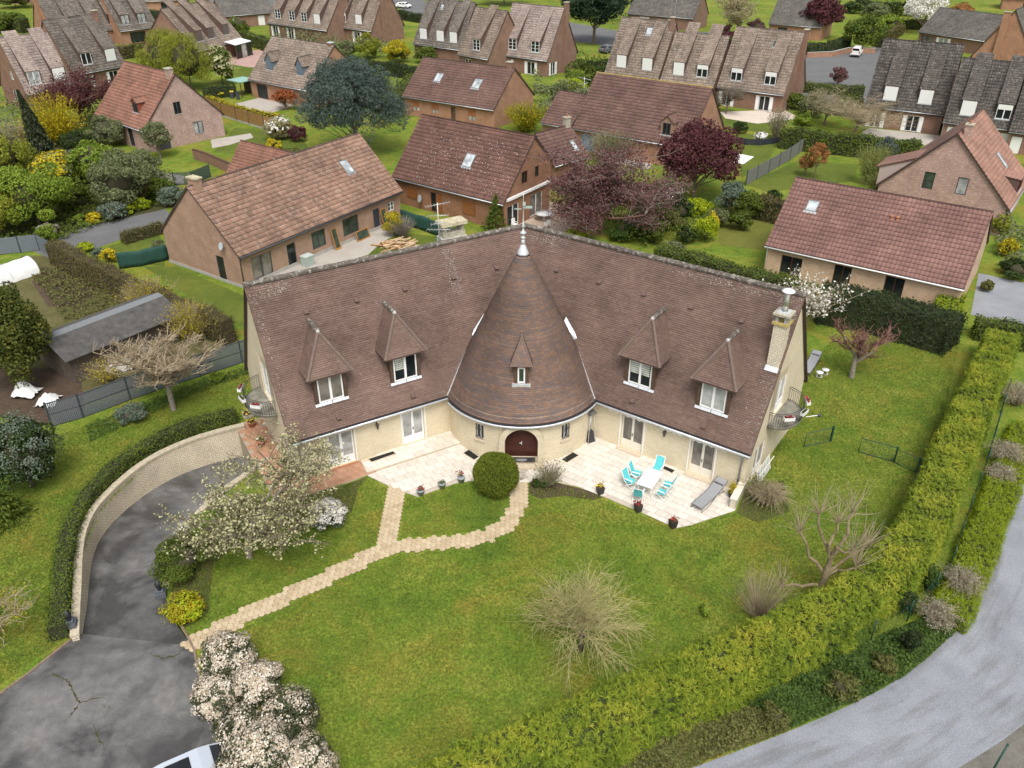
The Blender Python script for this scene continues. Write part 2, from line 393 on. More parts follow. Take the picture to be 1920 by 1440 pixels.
def ridge_caps(parent, p0, p1, mat, r=.11, seg=.4, name='ridge', down=None):
	p0, p1 = Vector(p0), Vector(p1); L = (p1 - p0).length; n = max(1, int(L / seg)); d = (p1 - p0) / n; mb = MB()
	e = d.normalized(); side = e.cross(Vector((0, 0, 1))).normalized(); up = side.cross(e).normalized()
	rg = random.Random(int(L * 100))
	for i in range(n):
		a = p0 + d * i; b = p0 + d * (i + 1.04); rr = r * (1 + rg.uniform(-.05, .05)); vs = []
		for q, k in ((a, 1.06), (b, .97)):
			for j in range(7):
				t = math.pi * (-.15 + 1.3 * j / 6); vs.append(q + side * math.cos(t) * rr * k + up * (math.sin(t) * rr * k))
		mb.add(vs, [(j, j + 1, j + 8, j + 7) for j in range(6)] + [tuple(range(7)), tuple(range(13, 6, -1))])
	return mb.build(name, mat, parent)
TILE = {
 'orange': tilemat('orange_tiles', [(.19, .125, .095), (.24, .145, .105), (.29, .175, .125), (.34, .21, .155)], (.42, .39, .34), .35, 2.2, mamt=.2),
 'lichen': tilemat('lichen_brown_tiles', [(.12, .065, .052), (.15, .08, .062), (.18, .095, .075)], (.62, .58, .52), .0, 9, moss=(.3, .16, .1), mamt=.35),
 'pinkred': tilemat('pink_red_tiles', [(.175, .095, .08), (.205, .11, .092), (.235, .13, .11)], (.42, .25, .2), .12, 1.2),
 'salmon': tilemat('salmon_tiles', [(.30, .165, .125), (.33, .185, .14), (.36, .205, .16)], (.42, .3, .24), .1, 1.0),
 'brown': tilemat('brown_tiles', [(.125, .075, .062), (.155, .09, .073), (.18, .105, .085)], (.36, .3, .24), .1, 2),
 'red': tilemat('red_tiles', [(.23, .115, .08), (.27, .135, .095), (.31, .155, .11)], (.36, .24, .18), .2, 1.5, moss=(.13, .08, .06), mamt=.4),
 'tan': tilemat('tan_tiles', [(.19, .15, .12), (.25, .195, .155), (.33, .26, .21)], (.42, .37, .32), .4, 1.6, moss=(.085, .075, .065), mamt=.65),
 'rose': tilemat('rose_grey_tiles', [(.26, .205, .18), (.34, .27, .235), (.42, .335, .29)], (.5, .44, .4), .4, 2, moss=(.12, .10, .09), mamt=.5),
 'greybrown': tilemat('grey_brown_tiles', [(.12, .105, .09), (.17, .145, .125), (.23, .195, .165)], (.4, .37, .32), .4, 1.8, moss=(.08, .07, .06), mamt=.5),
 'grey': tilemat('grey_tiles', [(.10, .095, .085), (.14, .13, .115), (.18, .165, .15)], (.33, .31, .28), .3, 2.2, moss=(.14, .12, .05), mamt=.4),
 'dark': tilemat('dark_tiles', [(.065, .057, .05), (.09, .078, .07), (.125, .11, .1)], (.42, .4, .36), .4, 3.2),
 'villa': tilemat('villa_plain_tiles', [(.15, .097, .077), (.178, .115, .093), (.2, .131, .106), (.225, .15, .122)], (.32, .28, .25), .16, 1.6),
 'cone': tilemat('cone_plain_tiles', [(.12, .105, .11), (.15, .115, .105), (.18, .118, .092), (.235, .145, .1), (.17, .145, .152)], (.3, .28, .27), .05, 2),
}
M_RIDGE = tilemat('weathered_ridge', [(.26, .22, .18), (.32, .28, .24)], (.5, .47, .42), .55, 4)
BRICK = {
 'orange': brickmat('pale_brown_brick', (.34, .2, .13), (.40, .25, .17), (.32, .235, .18)),
 'rust': brickmat('rust_brick', (.25, .11, .058), (.31, .14, .075), (.25, .165, .115)),
 'mottled': brickmat('mottled_brick', (0.312, 0.163, 0.125), (0.413, 0.237, 0.188), (0.425, 0.35, 0.312), patch=(0.625, 0.537, 0.475), pamt=.55),
 'terra': brickmat('terracotta_brick', (.34, .165, .095), (.39, .2, .12), (.31, .2, .14)),
 'buff': brickmat('buff_brick', (0.475, 0.3, 0.188), (0.55, 0.362, 0.237), (0.5, 0.4, 0.312)),
 'dull': brickmat('dull_red_brick', (.22, .112, .078), (.27, .145, .1), (.23, .165, .125)),
 'villa': brickmat('cream_brick', (.63, .55, .39), (.70, .62, .46), (.49, .41, .28), .22, .07, .008, bumpd=.004, soot=.07, grain=.07),
 'retain': brickmat('cream_wall_brick', (.66, .58, .44), (.72, .64, .49), (.36, .3, .22), .23, .085, .016, soot=.14),
}
def house(name, q, label, roof, brick, wins=(), skys=(), dormers=(), chim=(), cat='house', tile=(.3, .34), ov=.3, gut=None, back=True, wave=.025, frame=None, extra=None, seed=1, ridge=None, verge=.12, group=None):
	"gabled brick house from its front-left eave corner: > wall, roof (> tiles), ridge, gutter, window (> pane), dormer, skylight, chimney"
	x, y, yaw, L, wf, wr, he, hb, hr = q
	o = empty(name, (x, y, 0), yaw, label, cat, group); D = wf + wr; bm = BRICK[brick]; tm = TILE[roof]
	FF = Face((verge, ov, 0), (1, 0, 0), (0, -1, 0)); FR = Face((L - verge, ov, 0), (0, 1, 0), (1, 0, 0)); FL = Face((verge, D - ov, 0), (0, -1, 0), (-1, 0, 0)); FB = Face((L - verge, D - ov, 0), (-1, 0, 0), (0, 1, 0))
	kf = (hr - he) / wf; kb = (hr - hb) / wr; Wl = L - 2 * verge; Gd = D - 2 * ov; zf = he + kf * ov - .06; zb = hb + kb * ov - .06; za = hr - .06
	ops = {'F': [], 'R': [], 'L': [], 'B': []}
	for w in wins: ops[w[0]].append(w[1:5])
	mb = MB()
	wall_face(mb, FF, [(0, 0), (Wl, 0), (Wl, zf), (0, zf)], ops['F'])
	wall_face(mb, FB, [(0, 0), (Wl, 0), (Wl, zb), (0, zb)], ops['B'])
	wall_face(mb, FR, [(0, 0), (Gd, 0), (Gd, zb), (wf - ov, za), (0, zf)], ops['R'])
	wall_face(mb, FL, [(0, 0), (Gd, 0), (Gd, zf), (wr - ov, za), (0, zb)], ops['L'])
	mb.build('wall', bm, o)
	FD = {'F': FF, 'R': FR, 'L': FL, 'B': FB}
	for w in wins:
		kw = dict(w[5]) if len(w) > 5 else {}
		ss = kw.pop('side', None); kw.setdefault('frame', frame)
		wi = window(o, FD[w[0]], *w[1:5], **kw)
		if ss: side_shutters(wi, FD[w[0]], *w[1:5], ss)
	r = MB(); t = .1
	nf = Vector((0, -kf, 1)).normalized(); nb = Vector((0, kb, 1)).normalized()
	A = [Vector((0, -.03, he - .03 * kf)), Vector((L, -.03, he - .03 * kf)), Vector((L, wf, hr)), Vector((0, wf, hr)), Vector((0, D + .03, hb - .03 * kb)), Vector((L, D + .03, hb - .03 * kb))]
	dz = Vector((0, 0, -t / nf.z)); B = [a + dz for a in A]
	r.add(A + B, [(0, 1, 2, 3), (3, 2, 5, 4), (6, 9, 8, 7), (9, 10, 11, 8), (0, 6, 7, 1), (4, 5, 11, 10), (1, 7, 8, 2), (2, 8, 11, 5), (0, 3, 9, 6), (3, 4, 10, 9)])
	ro = r.build('roof', plain('roof_underlay', (.07, .05, .045), .9), o)
	T = Tiles(seed + int(abs(x) * 10)); up = Vector((0, 1, kf)).normalized(); S = wf * math.sqrt(1 + kf * kf); k = 5 if wave else 2
	T.poly((0, -.03, he + .02), (1, 0, 0), up, [(-.02, 0), (L + .02, 0), (L + .02, S), (-.02, S)], tile[0], tile[1], .055, wave, k)
	if back:
		up2 = Vector((0, -1, kb)).normalized(); S2 = wr * math.sqrt(1 + kb * kb)
		T.poly((0, D + .03, hb + .02), (1, 0, 0), up2, [(-.02, 0), (L + .02, 0), (L + .02, S2), (-.02, S2)], tile[0], tile[1], .035, 0, 2)
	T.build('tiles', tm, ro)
	ridge_caps(o, (0, wf, hr - .0), (L, wf, hr - .0), ridge or tm_ridge(roof))
	g = MB(); g.tube([(-.02, -.1, he - .08), (L + .02, -.1, he - .08)], .065, 6); g.build('gutter', gut or M_ZINC, o)
	g = MB(); g.tube([(verge + .08, -.05, he - .1), (verge + .08, ov - .05, he - .5), (verge + .08, ov - .05, .02)], .045, 6); g.build('downpipe', gut or M_ZINC, o)
	for s in skys: skylight(o, s[0], s[1], s[2], s[3], he, kf, *(s[4:] or ()))
	for d in dormers: dormer(o, d, he, hr, wf, kf, tm, bm, seed)
	for c in chim: chimney(o, *c)
	if extra: extra(o, FD, dict(L=L, D=D, he=he, hr=hr, wf=wf, kf=kf))
	return o
def tm_ridge(roof): return TILE[roof]
def skylight(o, u, d, w, h, he, kf, pane=None):
	"u along the front, d up the slope from the eave (metres), width, height"
	up = Vector((0, 1, kf)).normalized(); n = Vector((0, -kf, 1)).normalized(); O = Vector((u - w / 2, 0, he)) + up * d
	P = lambda a, b, c: O + Vector((1, 0, 0)) * a + up * b + n * c
	fr = MB(); f = .07
	for a0, a1, b0, b1 in ((0, w, 0, f), (0, w, h - f, h), (0, f, f, h - f), (w - f, w, f, h - f)):
		fr.hexa([P(a0, b0, .0), P(a1, b0, .0), P(a1, b1, .0), P(a0, b1, .0), P(a0, b0, .13), P(a1, b0, .13), P(a1, b1, .13), P(a0, b1, .13)])
	s = fr.build('skylight', plain('skylight_frame', (.2, .2, .2), .5), o)
	p = MB(); p.add([P(f, f, .11), P(w - f, f, .11), P(w - f, h - f, .11), P(f, h - f, .11)], [(0, 1, 2, 3)]); p.build('pane', pane or G_SKY, s)
	a = MB(); a.hexa([P(-.08, -.2, .03), P(w + .08, -.2, .03), P(w + .08, 0, .03), P(-.08, 0, .03), P(-.08, -.2, .075), P(w + .08, -.2, .075), P(w + .08, 0, .09), P(-.08, 0, .09)]); a.build('flashing', M_ZINC, s)
def chimney(o, x, y, z0, z1, sx, sy, mat=None, cap=None, pots=1, name='chimney'):
	m = MB(); vs = []
	F4 = [Face((x - sx / 2, y - sy / 2, 0), (1, 0, 0), (0, -1, 0)), Face((x + sx / 2, y - sy / 2, 0), (0, 1, 0), (1, 0, 0)), Face((x + sx / 2, y + sy / 2, 0), (-1, 0, 0), (0, 1, 0)), Face((x - sx / 2, y + sy / 2, 0), (0, -1, 0), (-1, 0, 0))]
	for F, w in zip(F4, (sx, sy, sx, sy)): wall_face(m, F, [(0, z0), (w, z0), (w, z1), (0, z1)])
	c = m.build(name, mat or BRICK['dull'], o)
	k = MB(); k.box((x, y, z1 + .06), (sx + .16, sy + .16, .12)); k.build('cap', cap or M_STONE, c)
	for i in range(pots):
		p = MB(); p.lathe([(.11, 0), (.12, .05), (.1, .3), (.115, .32)], (x + (i - (pots - 1) / 2) * .35, y, z1 + .12), 10); p.build('pot', M_TERRA, c)
def dormer(o, d, he, hr, wf, kf, tm, bm, seed):
	kind, u, w, z0, z1 = d[:5]; kw = d[5] if len(d) > 5 else {}
	yf = (z0 - he) / kf; ys = lambda z: (z - he) / kf
	dm = MB(); cheek = kw.get('cheek') or plain('dormer_cheek', (.10, .062, .05), .8)
	F = Face((u - w / 2, yf, 0), (1, 0, 0), (0, -1, 0))
	if kind == 'shed':
		kd = kf * kw.get('kd', .38); zt = z1 + .12; ye = (zt - he - kd * yf) / (kf - kd); ze = he + kf * ye
		for x in (u - w / 2, u + w / 2):
			dm.add([(x, yf, z0 - .05), (x, yf, zt), (x, ye, ze)], [(0, 1, 2)] if x < u else [(0, 2, 1)])
		dm.add([F.p(0, z0 - .05), F.p(w, z0 - .05), F.p(w, zt), F.p(0, zt)], [(0, 1, 2, 3)])
		c = dm.build('dormer', cheek, o)
		rr = MB(); fo = .12; A = [Vector((u - w / 2 - .08, yf - fo, zt - kd * fo)), Vector((u + w / 2 + .08, yf - fo, zt - kd * fo)), Vector((u + w / 2 + .08, ye, ze)), Vector((u - w / 2 - .08, ye, ze))]
		rr.add(A + [a + Vector((0, 0, .06)) for a in A], [(3, 2, 1, 0), (4, 5, 6, 7), (0, 1, 5, 4), (1, 2, 6, 5), (3, 0, 4, 7)]); ro = rr.build('dormer_roof', cheek, c)
		T = Tiles(seed + int(u * 7)); up = Vector((0, 1, kd)).normalized(); S = math.hypot(ye - yf + fo, ze - zt + kd * fo)
		T.poly(A[0] + Vector((0, 0, .065)), (1, 0, 0), up, [(0, 0), (w + .16, 0), (w + .16, S), (0, S)], .3, .34, .035, .02, 4); T.build('dormer_tiles', tm, c)
	else:
		zr = z1 + .1 + w * .5 * kw.get('k', 1.0); ye = ys(zr); ye2 = ys(z1 + .1); ovh = .14; fo = .15
		dm.add([F.p(0, z0 - .05), F.p(w, z0 - .05), F.p(w, z1 + .1), F.p(w / 2, zr), F.p(0, z1 + .1)], [(0, 1, 2, 3, 4)])
		for x in (u - w / 2, u + w / 2): dm.add([(x, yf, z0 - .05), (x, yf, z1 + .1), (x, ye2, z1 + .1)], [(0, 1, 2)])
		c = dm.build('dormer', kw.get('front') or cheek, o)
		sl = (zr - z1 - .1) / (w / 2); T = Tiles(seed + int(u * 7)); rr = MB()
		for sg in (-1, 1):
			a = Vector((u + sg * (w / 2 + ovh), yf - fo, z1 + .1 - sl * ovh)); b = Vector((u, yf - fo, zr)); cc = Vector((u, ye, zr)); dd = Vector((u + sg * (w / 2 + ovh), ys(z1 + .1 - sl * ovh), z1 + .1 - sl * ovh))
			Z = Vector((0, 0, .05)); rr.add([a, b, cc, dd, a + Z, b + Z, cc + Z, dd + Z], [(4, 5, 6, 7), (3, 2, 1, 0), (0, 1, 5, 4), (0, 4, 7, 3)])
			up = (b - a).normalized(); Ls = (b - a).length
			T.poly(a + Z, (0, 1, 0), up, [(0, 0), ((dd - a).y, 0), ((cc - b).y, Ls), (0, Ls)], .3, .34, .03, 0, 2)
		ro = rr.build('dormer_roof', cheek, c); T.build('dormer_tiles', tm, c)
		ridge_caps(c, (u, yf - fo, zr + .06), (u, ye, zr + .06), tm, .07, .3)
	wk = dict(kw.get('win', {})); m = kw.get('m', .08)
	F2 = Face((u - w / 2, yf - .14, 0), (1, 0, 0), (0, -1, 0))
	window(c, F2, m, w - m, z0 + .02, z1, flat=True, **wk)
	s = MB(); fbox(s, F2, .02, w - .02, z0 - .08, z0 + .01, -.02, .06); s.build('flashing', M_LEAD, c)
VA = Vector((.866, 51.069, 0)); ZR, ZE, RUN = 10.754, 3.0, 4.77
_yl, _yr = .528, .611
EL = Vector((-math.cos(_yl), -math.sin(_yl), 0)); ER = Vector((math.cos(_yr), -math.sin(_yr), 0))
NL = Vector((math.sin(_yl), -math.cos(_yl), 0)); NR = Vector((-math.sin(_yr), -math.cos(_yr), 0))
LL, LR = 18.16, 18.26; KS = (ZR - ZE) / RUN; WT = 4.5; CC = Vector((.633, 44.5, 0)); CR = 4.93; CZ = 12.3; TR = 4.72
HALF = math.tan(math.radians(90) - (math.pi - _yl - _yr) / 2)   # valley drift along the ridge per metre of run
def RZ(z): return 4.45 * (CZ - z) / (CZ - ZE) + .48 * max(0., 1 - (z - ZE) / 2.2) ** 2
def VL(u, t, z=0.0): p = VA + EL * u + NL * t; return Vector((p.x, p.y, z))
def VR(u, t, z=0.0): p = VA + ER * u + NR * t; return Vector((p.x, p.y, z))
M_VSLAB = plain('villa_roof_underlay', (.09, .06, .05), .9)
def build_villa():
	V = empty('villa', (VA.x, VA.y, 0), 0, 'large cream brick villa with brown tiled wings and a round conical tower', 'house')
	org = VA.copy()
	def loc(p): return p - org
	bm = BRICK['villa']
	for side, P, E, N, L in (('L', VL, EL, NL, LL), ('R', VR, ER, NR, LR)):
		q = lambda u, t, z: loc(P(u, t, z))
		if side == 'L': Fw = Face(q(L - .12, WT, 0), -E, N); U = lambda u: L - .12 - u
		else: Fw = Face(q(0, WT, 0), E, N); U = lambda u: u
		doors = [(14.32, 16.09), (9.78, 11.45)] if side == 'L' else [(10.1, 11.8), (14.62, 16.34)]
		zd = .15
		ops = [(min(U(a + .12), U(b - .12)), max(U(a + .12), U(b - .12)), zd, 2.42) for a, b in doors]
		mb = MB(); ln = L - .12
		wall_face(mb, Fw, [(0, -2.4 if side == 'L' else -.3), (ln, -2.4 if side == 'L' else -.3), (ln, ZE + .35), (0, ZE + .35)], ops, .22)
		zt = lambda t: ZR - KS * abs(t) - .08
		if side == 'L': Fg = Face(q(L - .12, -WT, 0), N, E)
		else: Fg = Face(q(L - .12, WT, 0), -N, E)
		gp = lambda t: (t + WT) if side == 'L' else (WT - t)
		gops = [(min(gp(-.55), gp(1.15)), max(gp(-.55), gp(1.15)), 3.42, 6.3)]
		b0 = -2.4 if side == 'L' else -.3
		if side == 'R': gops.append((gp(3.3), gp(1.5), .15, 2.3))
		wall_face(mb, Fg, [(0, b0), (2 * WT, b0), (2 * WT, zt(WT)), (WT, ZR - .08), (0, zt(WT))], gops, .25)
		Fb = Face(q(L - .12, -WT, 0), -E, -N) if side == 'R' else Face(q(0, -WT, 0), E, -N)
		ul, ur = (-2.8, ln) if side == 'L' else (0, ln + 2.8); wall_face(mb, Fb, [(ul, -.3), (ur, -.3), (ur, ZE + .35), (ul, ZE + .35)])
		mb.build('wall', bm, V)
		g0, g1 = gops[0][0], gops[0][1]
		gr = MB(); fbox(gr, Fg, g0, g1, 5.55, 6.3, -.24, -.1); gr.build('recess_panel', bm, V)
		window(V, Fg, g0, g1, 3.42, 5.54, M_WHITE, G_CURT, 2, .08, back=.16, panel=.5, name='balcony_door')
		if side == 'R': window(V, Fg, gops[1][0], gops[1][1], .15, 2.3, M_WHITE, G_DIM, 2, .08, back=.16, panel=.4, name='french_door')
		rc = MB()                               # step-shaped brick recess beside the balcony door
		fbox(rc, Fg, gp(2.05) if side == 'R' else gp(1.35), gp(1.35) if side == 'R' else gp(2.05), 4.3, 6.6, -.0, .03); rc.build('recess_panel', BRICK['retain'], V)
		for (a, b), op in zip(doors, ops):
			d = window(V, Fw, op[0], op[1], op[2], op[3], M_WHITE if side == 'L' else M_CREAM, G_CURT if side == 'L' else G_DIM, 2, .09, back=.15, panel=.5, name='french_door')
			h = MB(); mu = (op[0] + op[1]) / 2; fbox(h, Fw, mu - .02, mu + .02, 1.05, 1.25, -.1, -.05); h.build('handle', M_DARK, d)
			for e0 in (op[0] - .1, op[1] + .04):
				t = MB(); fbox(t, Fw, e0, e0 + .06, .0, 2.75, -.0, .05); t.build('shutter_rail', M_WHITE, V)
			th = MB(); fbox(th, Fw, op[0] - .1, op[1] + .1, 0, .145, -.2, .38 if side == 'R' else .1); th.build('threshold', M_TERRA if (side == 'L' and a > 13) else plain('threshold_stone', (.55, .46, .34), .8), V)
		uu = U(12.96) if side == 'L' else U(13.09)
		lan = MB(); c = Fw.p(uu, 2.2, .16)
		lan.lathe([(.0, -.22), (.05, -.16), (.1, .1), (.12, .12), (.05, .2), (.0, .24)], c, 8); fbox(lan, Fw, uu - .02, uu + .02, 2.36, 2.4, 0, .17); fbox(lan, Fw, uu - .03, uu + .03, 2.25, 2.5, 0, .025)
		lan.build('wall_lantern', plain('pewter', (.09, .09, .085), .5, .5), V)
		S = RUN * math.sqrt(1 + KS * KS); dwn = Vector((N.x, N.y, -KS)).normalized(); upv = -dwn
		A0 = q(0, 0, ZR); sl = MB()
		c0 = [q(RUN * HALF, RUN, ZE), q(L, RUN, ZE), q(L, 0, ZR), q(0, 0, ZR)]
		c1 = [q(0, 0, ZR), q(L, 0, ZR), q(L, -RUN, ZE), q(-RUN * HALF, -RUN, ZE)]
		dz = Vector((0, 0, -.2)); ds = Vector((0, 0, -.025))
		for cc in (c0, c1):
			a = [p + ds for p in cc]; b = [p + dz for p in cc]
			fs = [(0, 1, 2, 3), (7, 6, 5, 4), (0, 4, 5, 1), (1, 5, 6, 2), (2, 6, 7, 3)]
			if side == 'R' : pass
			sl.add(a + b, fs)
		ro = sl.build('roof', M_VSLAB, V)
		T = Tiles(11 if side == 'L' else 12)
		O = q(0, RUN, ZE) + Vector((0, 0, .0))
		T.poly(O - upv * .03, E, upv, [(RUN * HALF, 0), (L + .06, 0), (L + .06, S + .03), (0, S + .03)], .17, .125, .03, 0, 2, .5)
		up2 = Vector((-N.x, -N.y, -KS)).normalized() * -1
		T.poly(q(0, -RUN, ZE) - up2 * .03, E, up2, [(-RUN * HALF, 0), (L + .06, 0), (L + .06, S + .03), (0, S + .03)], .17, .23, .02, 0, 2, .5)
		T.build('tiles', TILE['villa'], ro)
		ridge_caps(V, q(-.05, 0, ZR + .0), q(L + .06, 0, ZR + .0), M_RIDGE, .17, .42)
		bv = MB(); NB = 8                        # barge edge tiles and boards on the gable verge
		for sg in (1, -1):
			a = q(L + .02, sg * RUN, ZE - .16); b = q(L + .02, 0, ZR - .16); z = Vector((0, 0, .1)); e3 = E * .045
			bv.hexa([a, a + e3, b + e3, b, a + z, a + z + e3, b + e3 + z, b + z])
		bv.build('verge_board', M_WOODB, V)
		gu = MB(); g0 = q(RUN * HALF + 3.55 if side == 'L' else RUN * HALF + 3.6, RUN + .11, ZE - .15); g1 = q(L + .05, RUN + .11, ZE - .15)
		gu.tube([g0, g1], .095, 8); gu.build('gutter', M_LEAD, V)
		gk = MB(); fbox(gk, Face(q(0, RUN + .1, 0), E, N), RUN * HALF + 3.55, L + .03, ZE - .09, ZE - .045, -.075, .06); gk.build('gutter_leaf_mesh', M_DARK, V)
		sf = MB(); fbox(sf, Face(q(0, RUN, 0), E, N), RUN * HALF + 3.3, L - .13, ZE - .2, ZE - .17, -.3, .06); sf.build('soffit', M_WHITE, V)
		dp = MB(); cu = L - .45
		dp.tube([q(cu, RUN + .1, ZE - .15), q(cu, RUN + .1, ZE - .35), q(cu, WT + .07, ZE - .65), q(cu, WT + .07, 1.0)], .055, 8); dp.build('downpipe', M_ZINC, V)
		dq = MB(); dq.tube([q(cu, WT + .07, 1.0), q(cu, WT + .07, .0)], .06, 8); dq.build('downpipe_boot', M_DARK, V)
		us = [15.29, 12.25, 9.19, 5.9, 2.87] if side == 'L' else [3.26, 6.34, 9.37, 12.42, 15.46]
		for u, t in [(u, 1.12) for u in us] + ([(10.51, 4.42), (15.18, 4.42)] if side == 'L' else [(10.8, 4.38), (15.33, 4.4)]):
			b = q(u, t, ZR - KS * t); dn = dwn; nn = Vector((N.x * KS, N.y * KS, 1)).normalized(); v = MB()
			w = .16
			v.add([b - E * w + dn * .2, b + E * w + dn * .2, b + E * w * .8 + dn * .2 + nn * .21, b - E * w * .8 + dn * .2 + nn * .21, b - E * w * .8 - dn * .12, b + E * w * .8 - dn * .12], [(0, 1, 2, 3), (3, 2, 5, 4), (0, 3, 4), (1, 5, 2)])
			v.build('roof_vent', plain('vent_tile', (.12, .075, .06), .8), V)
		for u, win in (((15.27, dict(pane=G_DIM)), (10.65, dict(pane=G_DARK, blind=1))) if side == 'L' else ((10.88, dict(pane=G_DARK, blind=2)), (15.45, dict(pane=G_CURT)))):
			hip_dormer(V, q, E, N, u, win, side)
	for P, s in ((VL, 1), (VR, -1)):
		pass
	tower(V, loc)
	return V
def hip_dormer(V, q, E, N, u, win, side):
	zs = lambda t: ZR - KS * t; ts = lambda z: (ZR - z) / KS
	tf, z0, z1, hw, ze, zr = 3.92, 4.38, 6.05, .78, 6.22, 8.4; hr_ = 1.32; te = 4.32; ta = 2.98
	dm = MB()
	for sg in (-1, 1):
		x = u + sg * (hw + .0)
		tri = [q(x, tf, z0 - .15), q(x, tf, ze + .05), q(x, ts(ze + .05), ze + .05)]
		dm.add(tri, [(0, 1, 2)])
	dm.add([q(u - hw, tf - .06, z0 - .15), q(u + hw, tf - .06, z0 - .15), q(u + hw, tf - .06, ze + .05), q(u - hw, tf - .06, ze + .05)], [(0, 1, 2, 3)])
	c = dm.build('dormer', M_WOODB, V)
	for sg in (-1, 1):
		p = MB(); x = u + sg * (hw + .08)
		a = [q(x - .09, tf - .12, z0 - .12), q(x + .09, tf - .12, z0 - .12), q(x + .09, tf + .1, z0 - .12), q(x - .09, tf + .1, z0 - .12)]
		b = [w + Vector((0, 0, ze - z0 + .14)) for w in a]; p.hexa(a + b); p.build('post', M_WOODB, c)
		ck = MB(); ck.add([q(x, tf, z0 - .2), q(x, tf, ze + .03), q(x, ts(ze), ze + .03)], [(0, 1, 2)]); ck.build('cheek', M_WOODB, c)
	F = Face(q(u - hw, tf + .02, 0), E, N) if True else None
	window(c, F, .04, 2 * hw - .04, z0 + .06, z1, M_WHITE, win['pane'], 2, .085, back=.0, flat=True)
	if win.get('blind'):
		for k in range(2 if win['blind'] == 2 else 1):
			lw = (2 * hw - .08 - .17) / 2; uo = .04 + .085 + k * lw
			if side == 'L' : uo = 2 * hw - .04 - .085 - lw + .03
			b = MB(); n = 6
			for i in range(n): fbox(b, F, uo + .03, uo + lw - .07, z1 - .1 - (i + 1) * .13, z1 - .1 - i * .13 - .03, .006, .012)
			b.build('blind', G_BLIND, c)
	sl = MB()
	for a, b in ((-hw - .2, -.62), (-.6, -.02), (.02, .62), (.64, hw + .22)):
		dn = Vector((N.x, N.y, -KS)).normalized(); nn = Vector((N.x * KS, N.y * KS, 1)).normalized(); P0 = q(u, tf + .02, z0 + .02)
		s4 = [P0 + E * a, P0 + E * b, P0 + E * b + dn * .17, P0 + E * a + dn * .17]; sl.hexa([p + nn * .03 for p in s4] + [p + nn * .09 for p in s4])
	sl.build('flashing', M_LEAD, c)
	tb = ts(ze); t8 = ts(zr)
	a, b = q(u - hr_, te, ze), q(u + hr_, te, ze); ap = q(u, ta, zr); bk = q(u, t8 - .02, zr); cl, cr = q(u - hr_, tb, ze), q(u + hr_, tb, ze)
	rr = MB(); Z = Vector((0, 0, .07))
	rr.add([a, b, ap, bk, cl, cr, a - Z, b - Z, cl - Z, cr - Z], [(0, 1, 2), (0, 2, 3, 4), (1, 5, 3, 2), (0, 6, 7, 1), (0, 4, 8, 6), (1, 7, 9, 5), (6, 8, 9, 7)])
	ro = rr.build('dormer_roof', M_VSLAB, c); T = Tiles(int(u * 31))
	up = (ap - (a + b) / 2); H = up.length
	T.poly(a + Vector((0, 0, .012)), b - a, up, [(0, 0), (2 * hr_, 0), (hr_, H)], .17, .125, .03, 0, 2, .5)
	for s0, s1 in ((a, cl), (b, cr)):
		e = (s1 - s0).normalized(); n = Vector((0, 0, 1)); side_up = (ap - s0) - e * (ap - s0).dot(e); H2 = side_up.length; ua = (ap - s0).dot(e); ub = (bk - s0).dot(e)
		T.poly(s0 + Vector((0, 0, .012)), e, side_up, [(0, 0), ((s1 - s0).length, 0), (ub, H2), (ua, H2)], .17, .125, .03, 0, 2, .5)
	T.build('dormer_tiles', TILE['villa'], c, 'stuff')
	for s in (a, b): ridge_caps(c, s + Vector((0, 0, .01)), ap + Vector((0, 0, .02)), plain('hip_tile', (.15, .105, .085), .85, var=.35, scale=14), .10, .19, 'hip')
	ridge_caps(c, ap + Vector((0, 0, .02)), bk + Vector((0, 0, .02)), M_RIDGE, .14, .36)
	k = MB(); k.lathe([(.0, .14), (.08, .1), (.13, .0), (.12, -.1)], ap + Vector((0, 0, .02)), 10); k.build('finial_cap', plain('grey_mortar', (.42, .41, .39), .8), c)
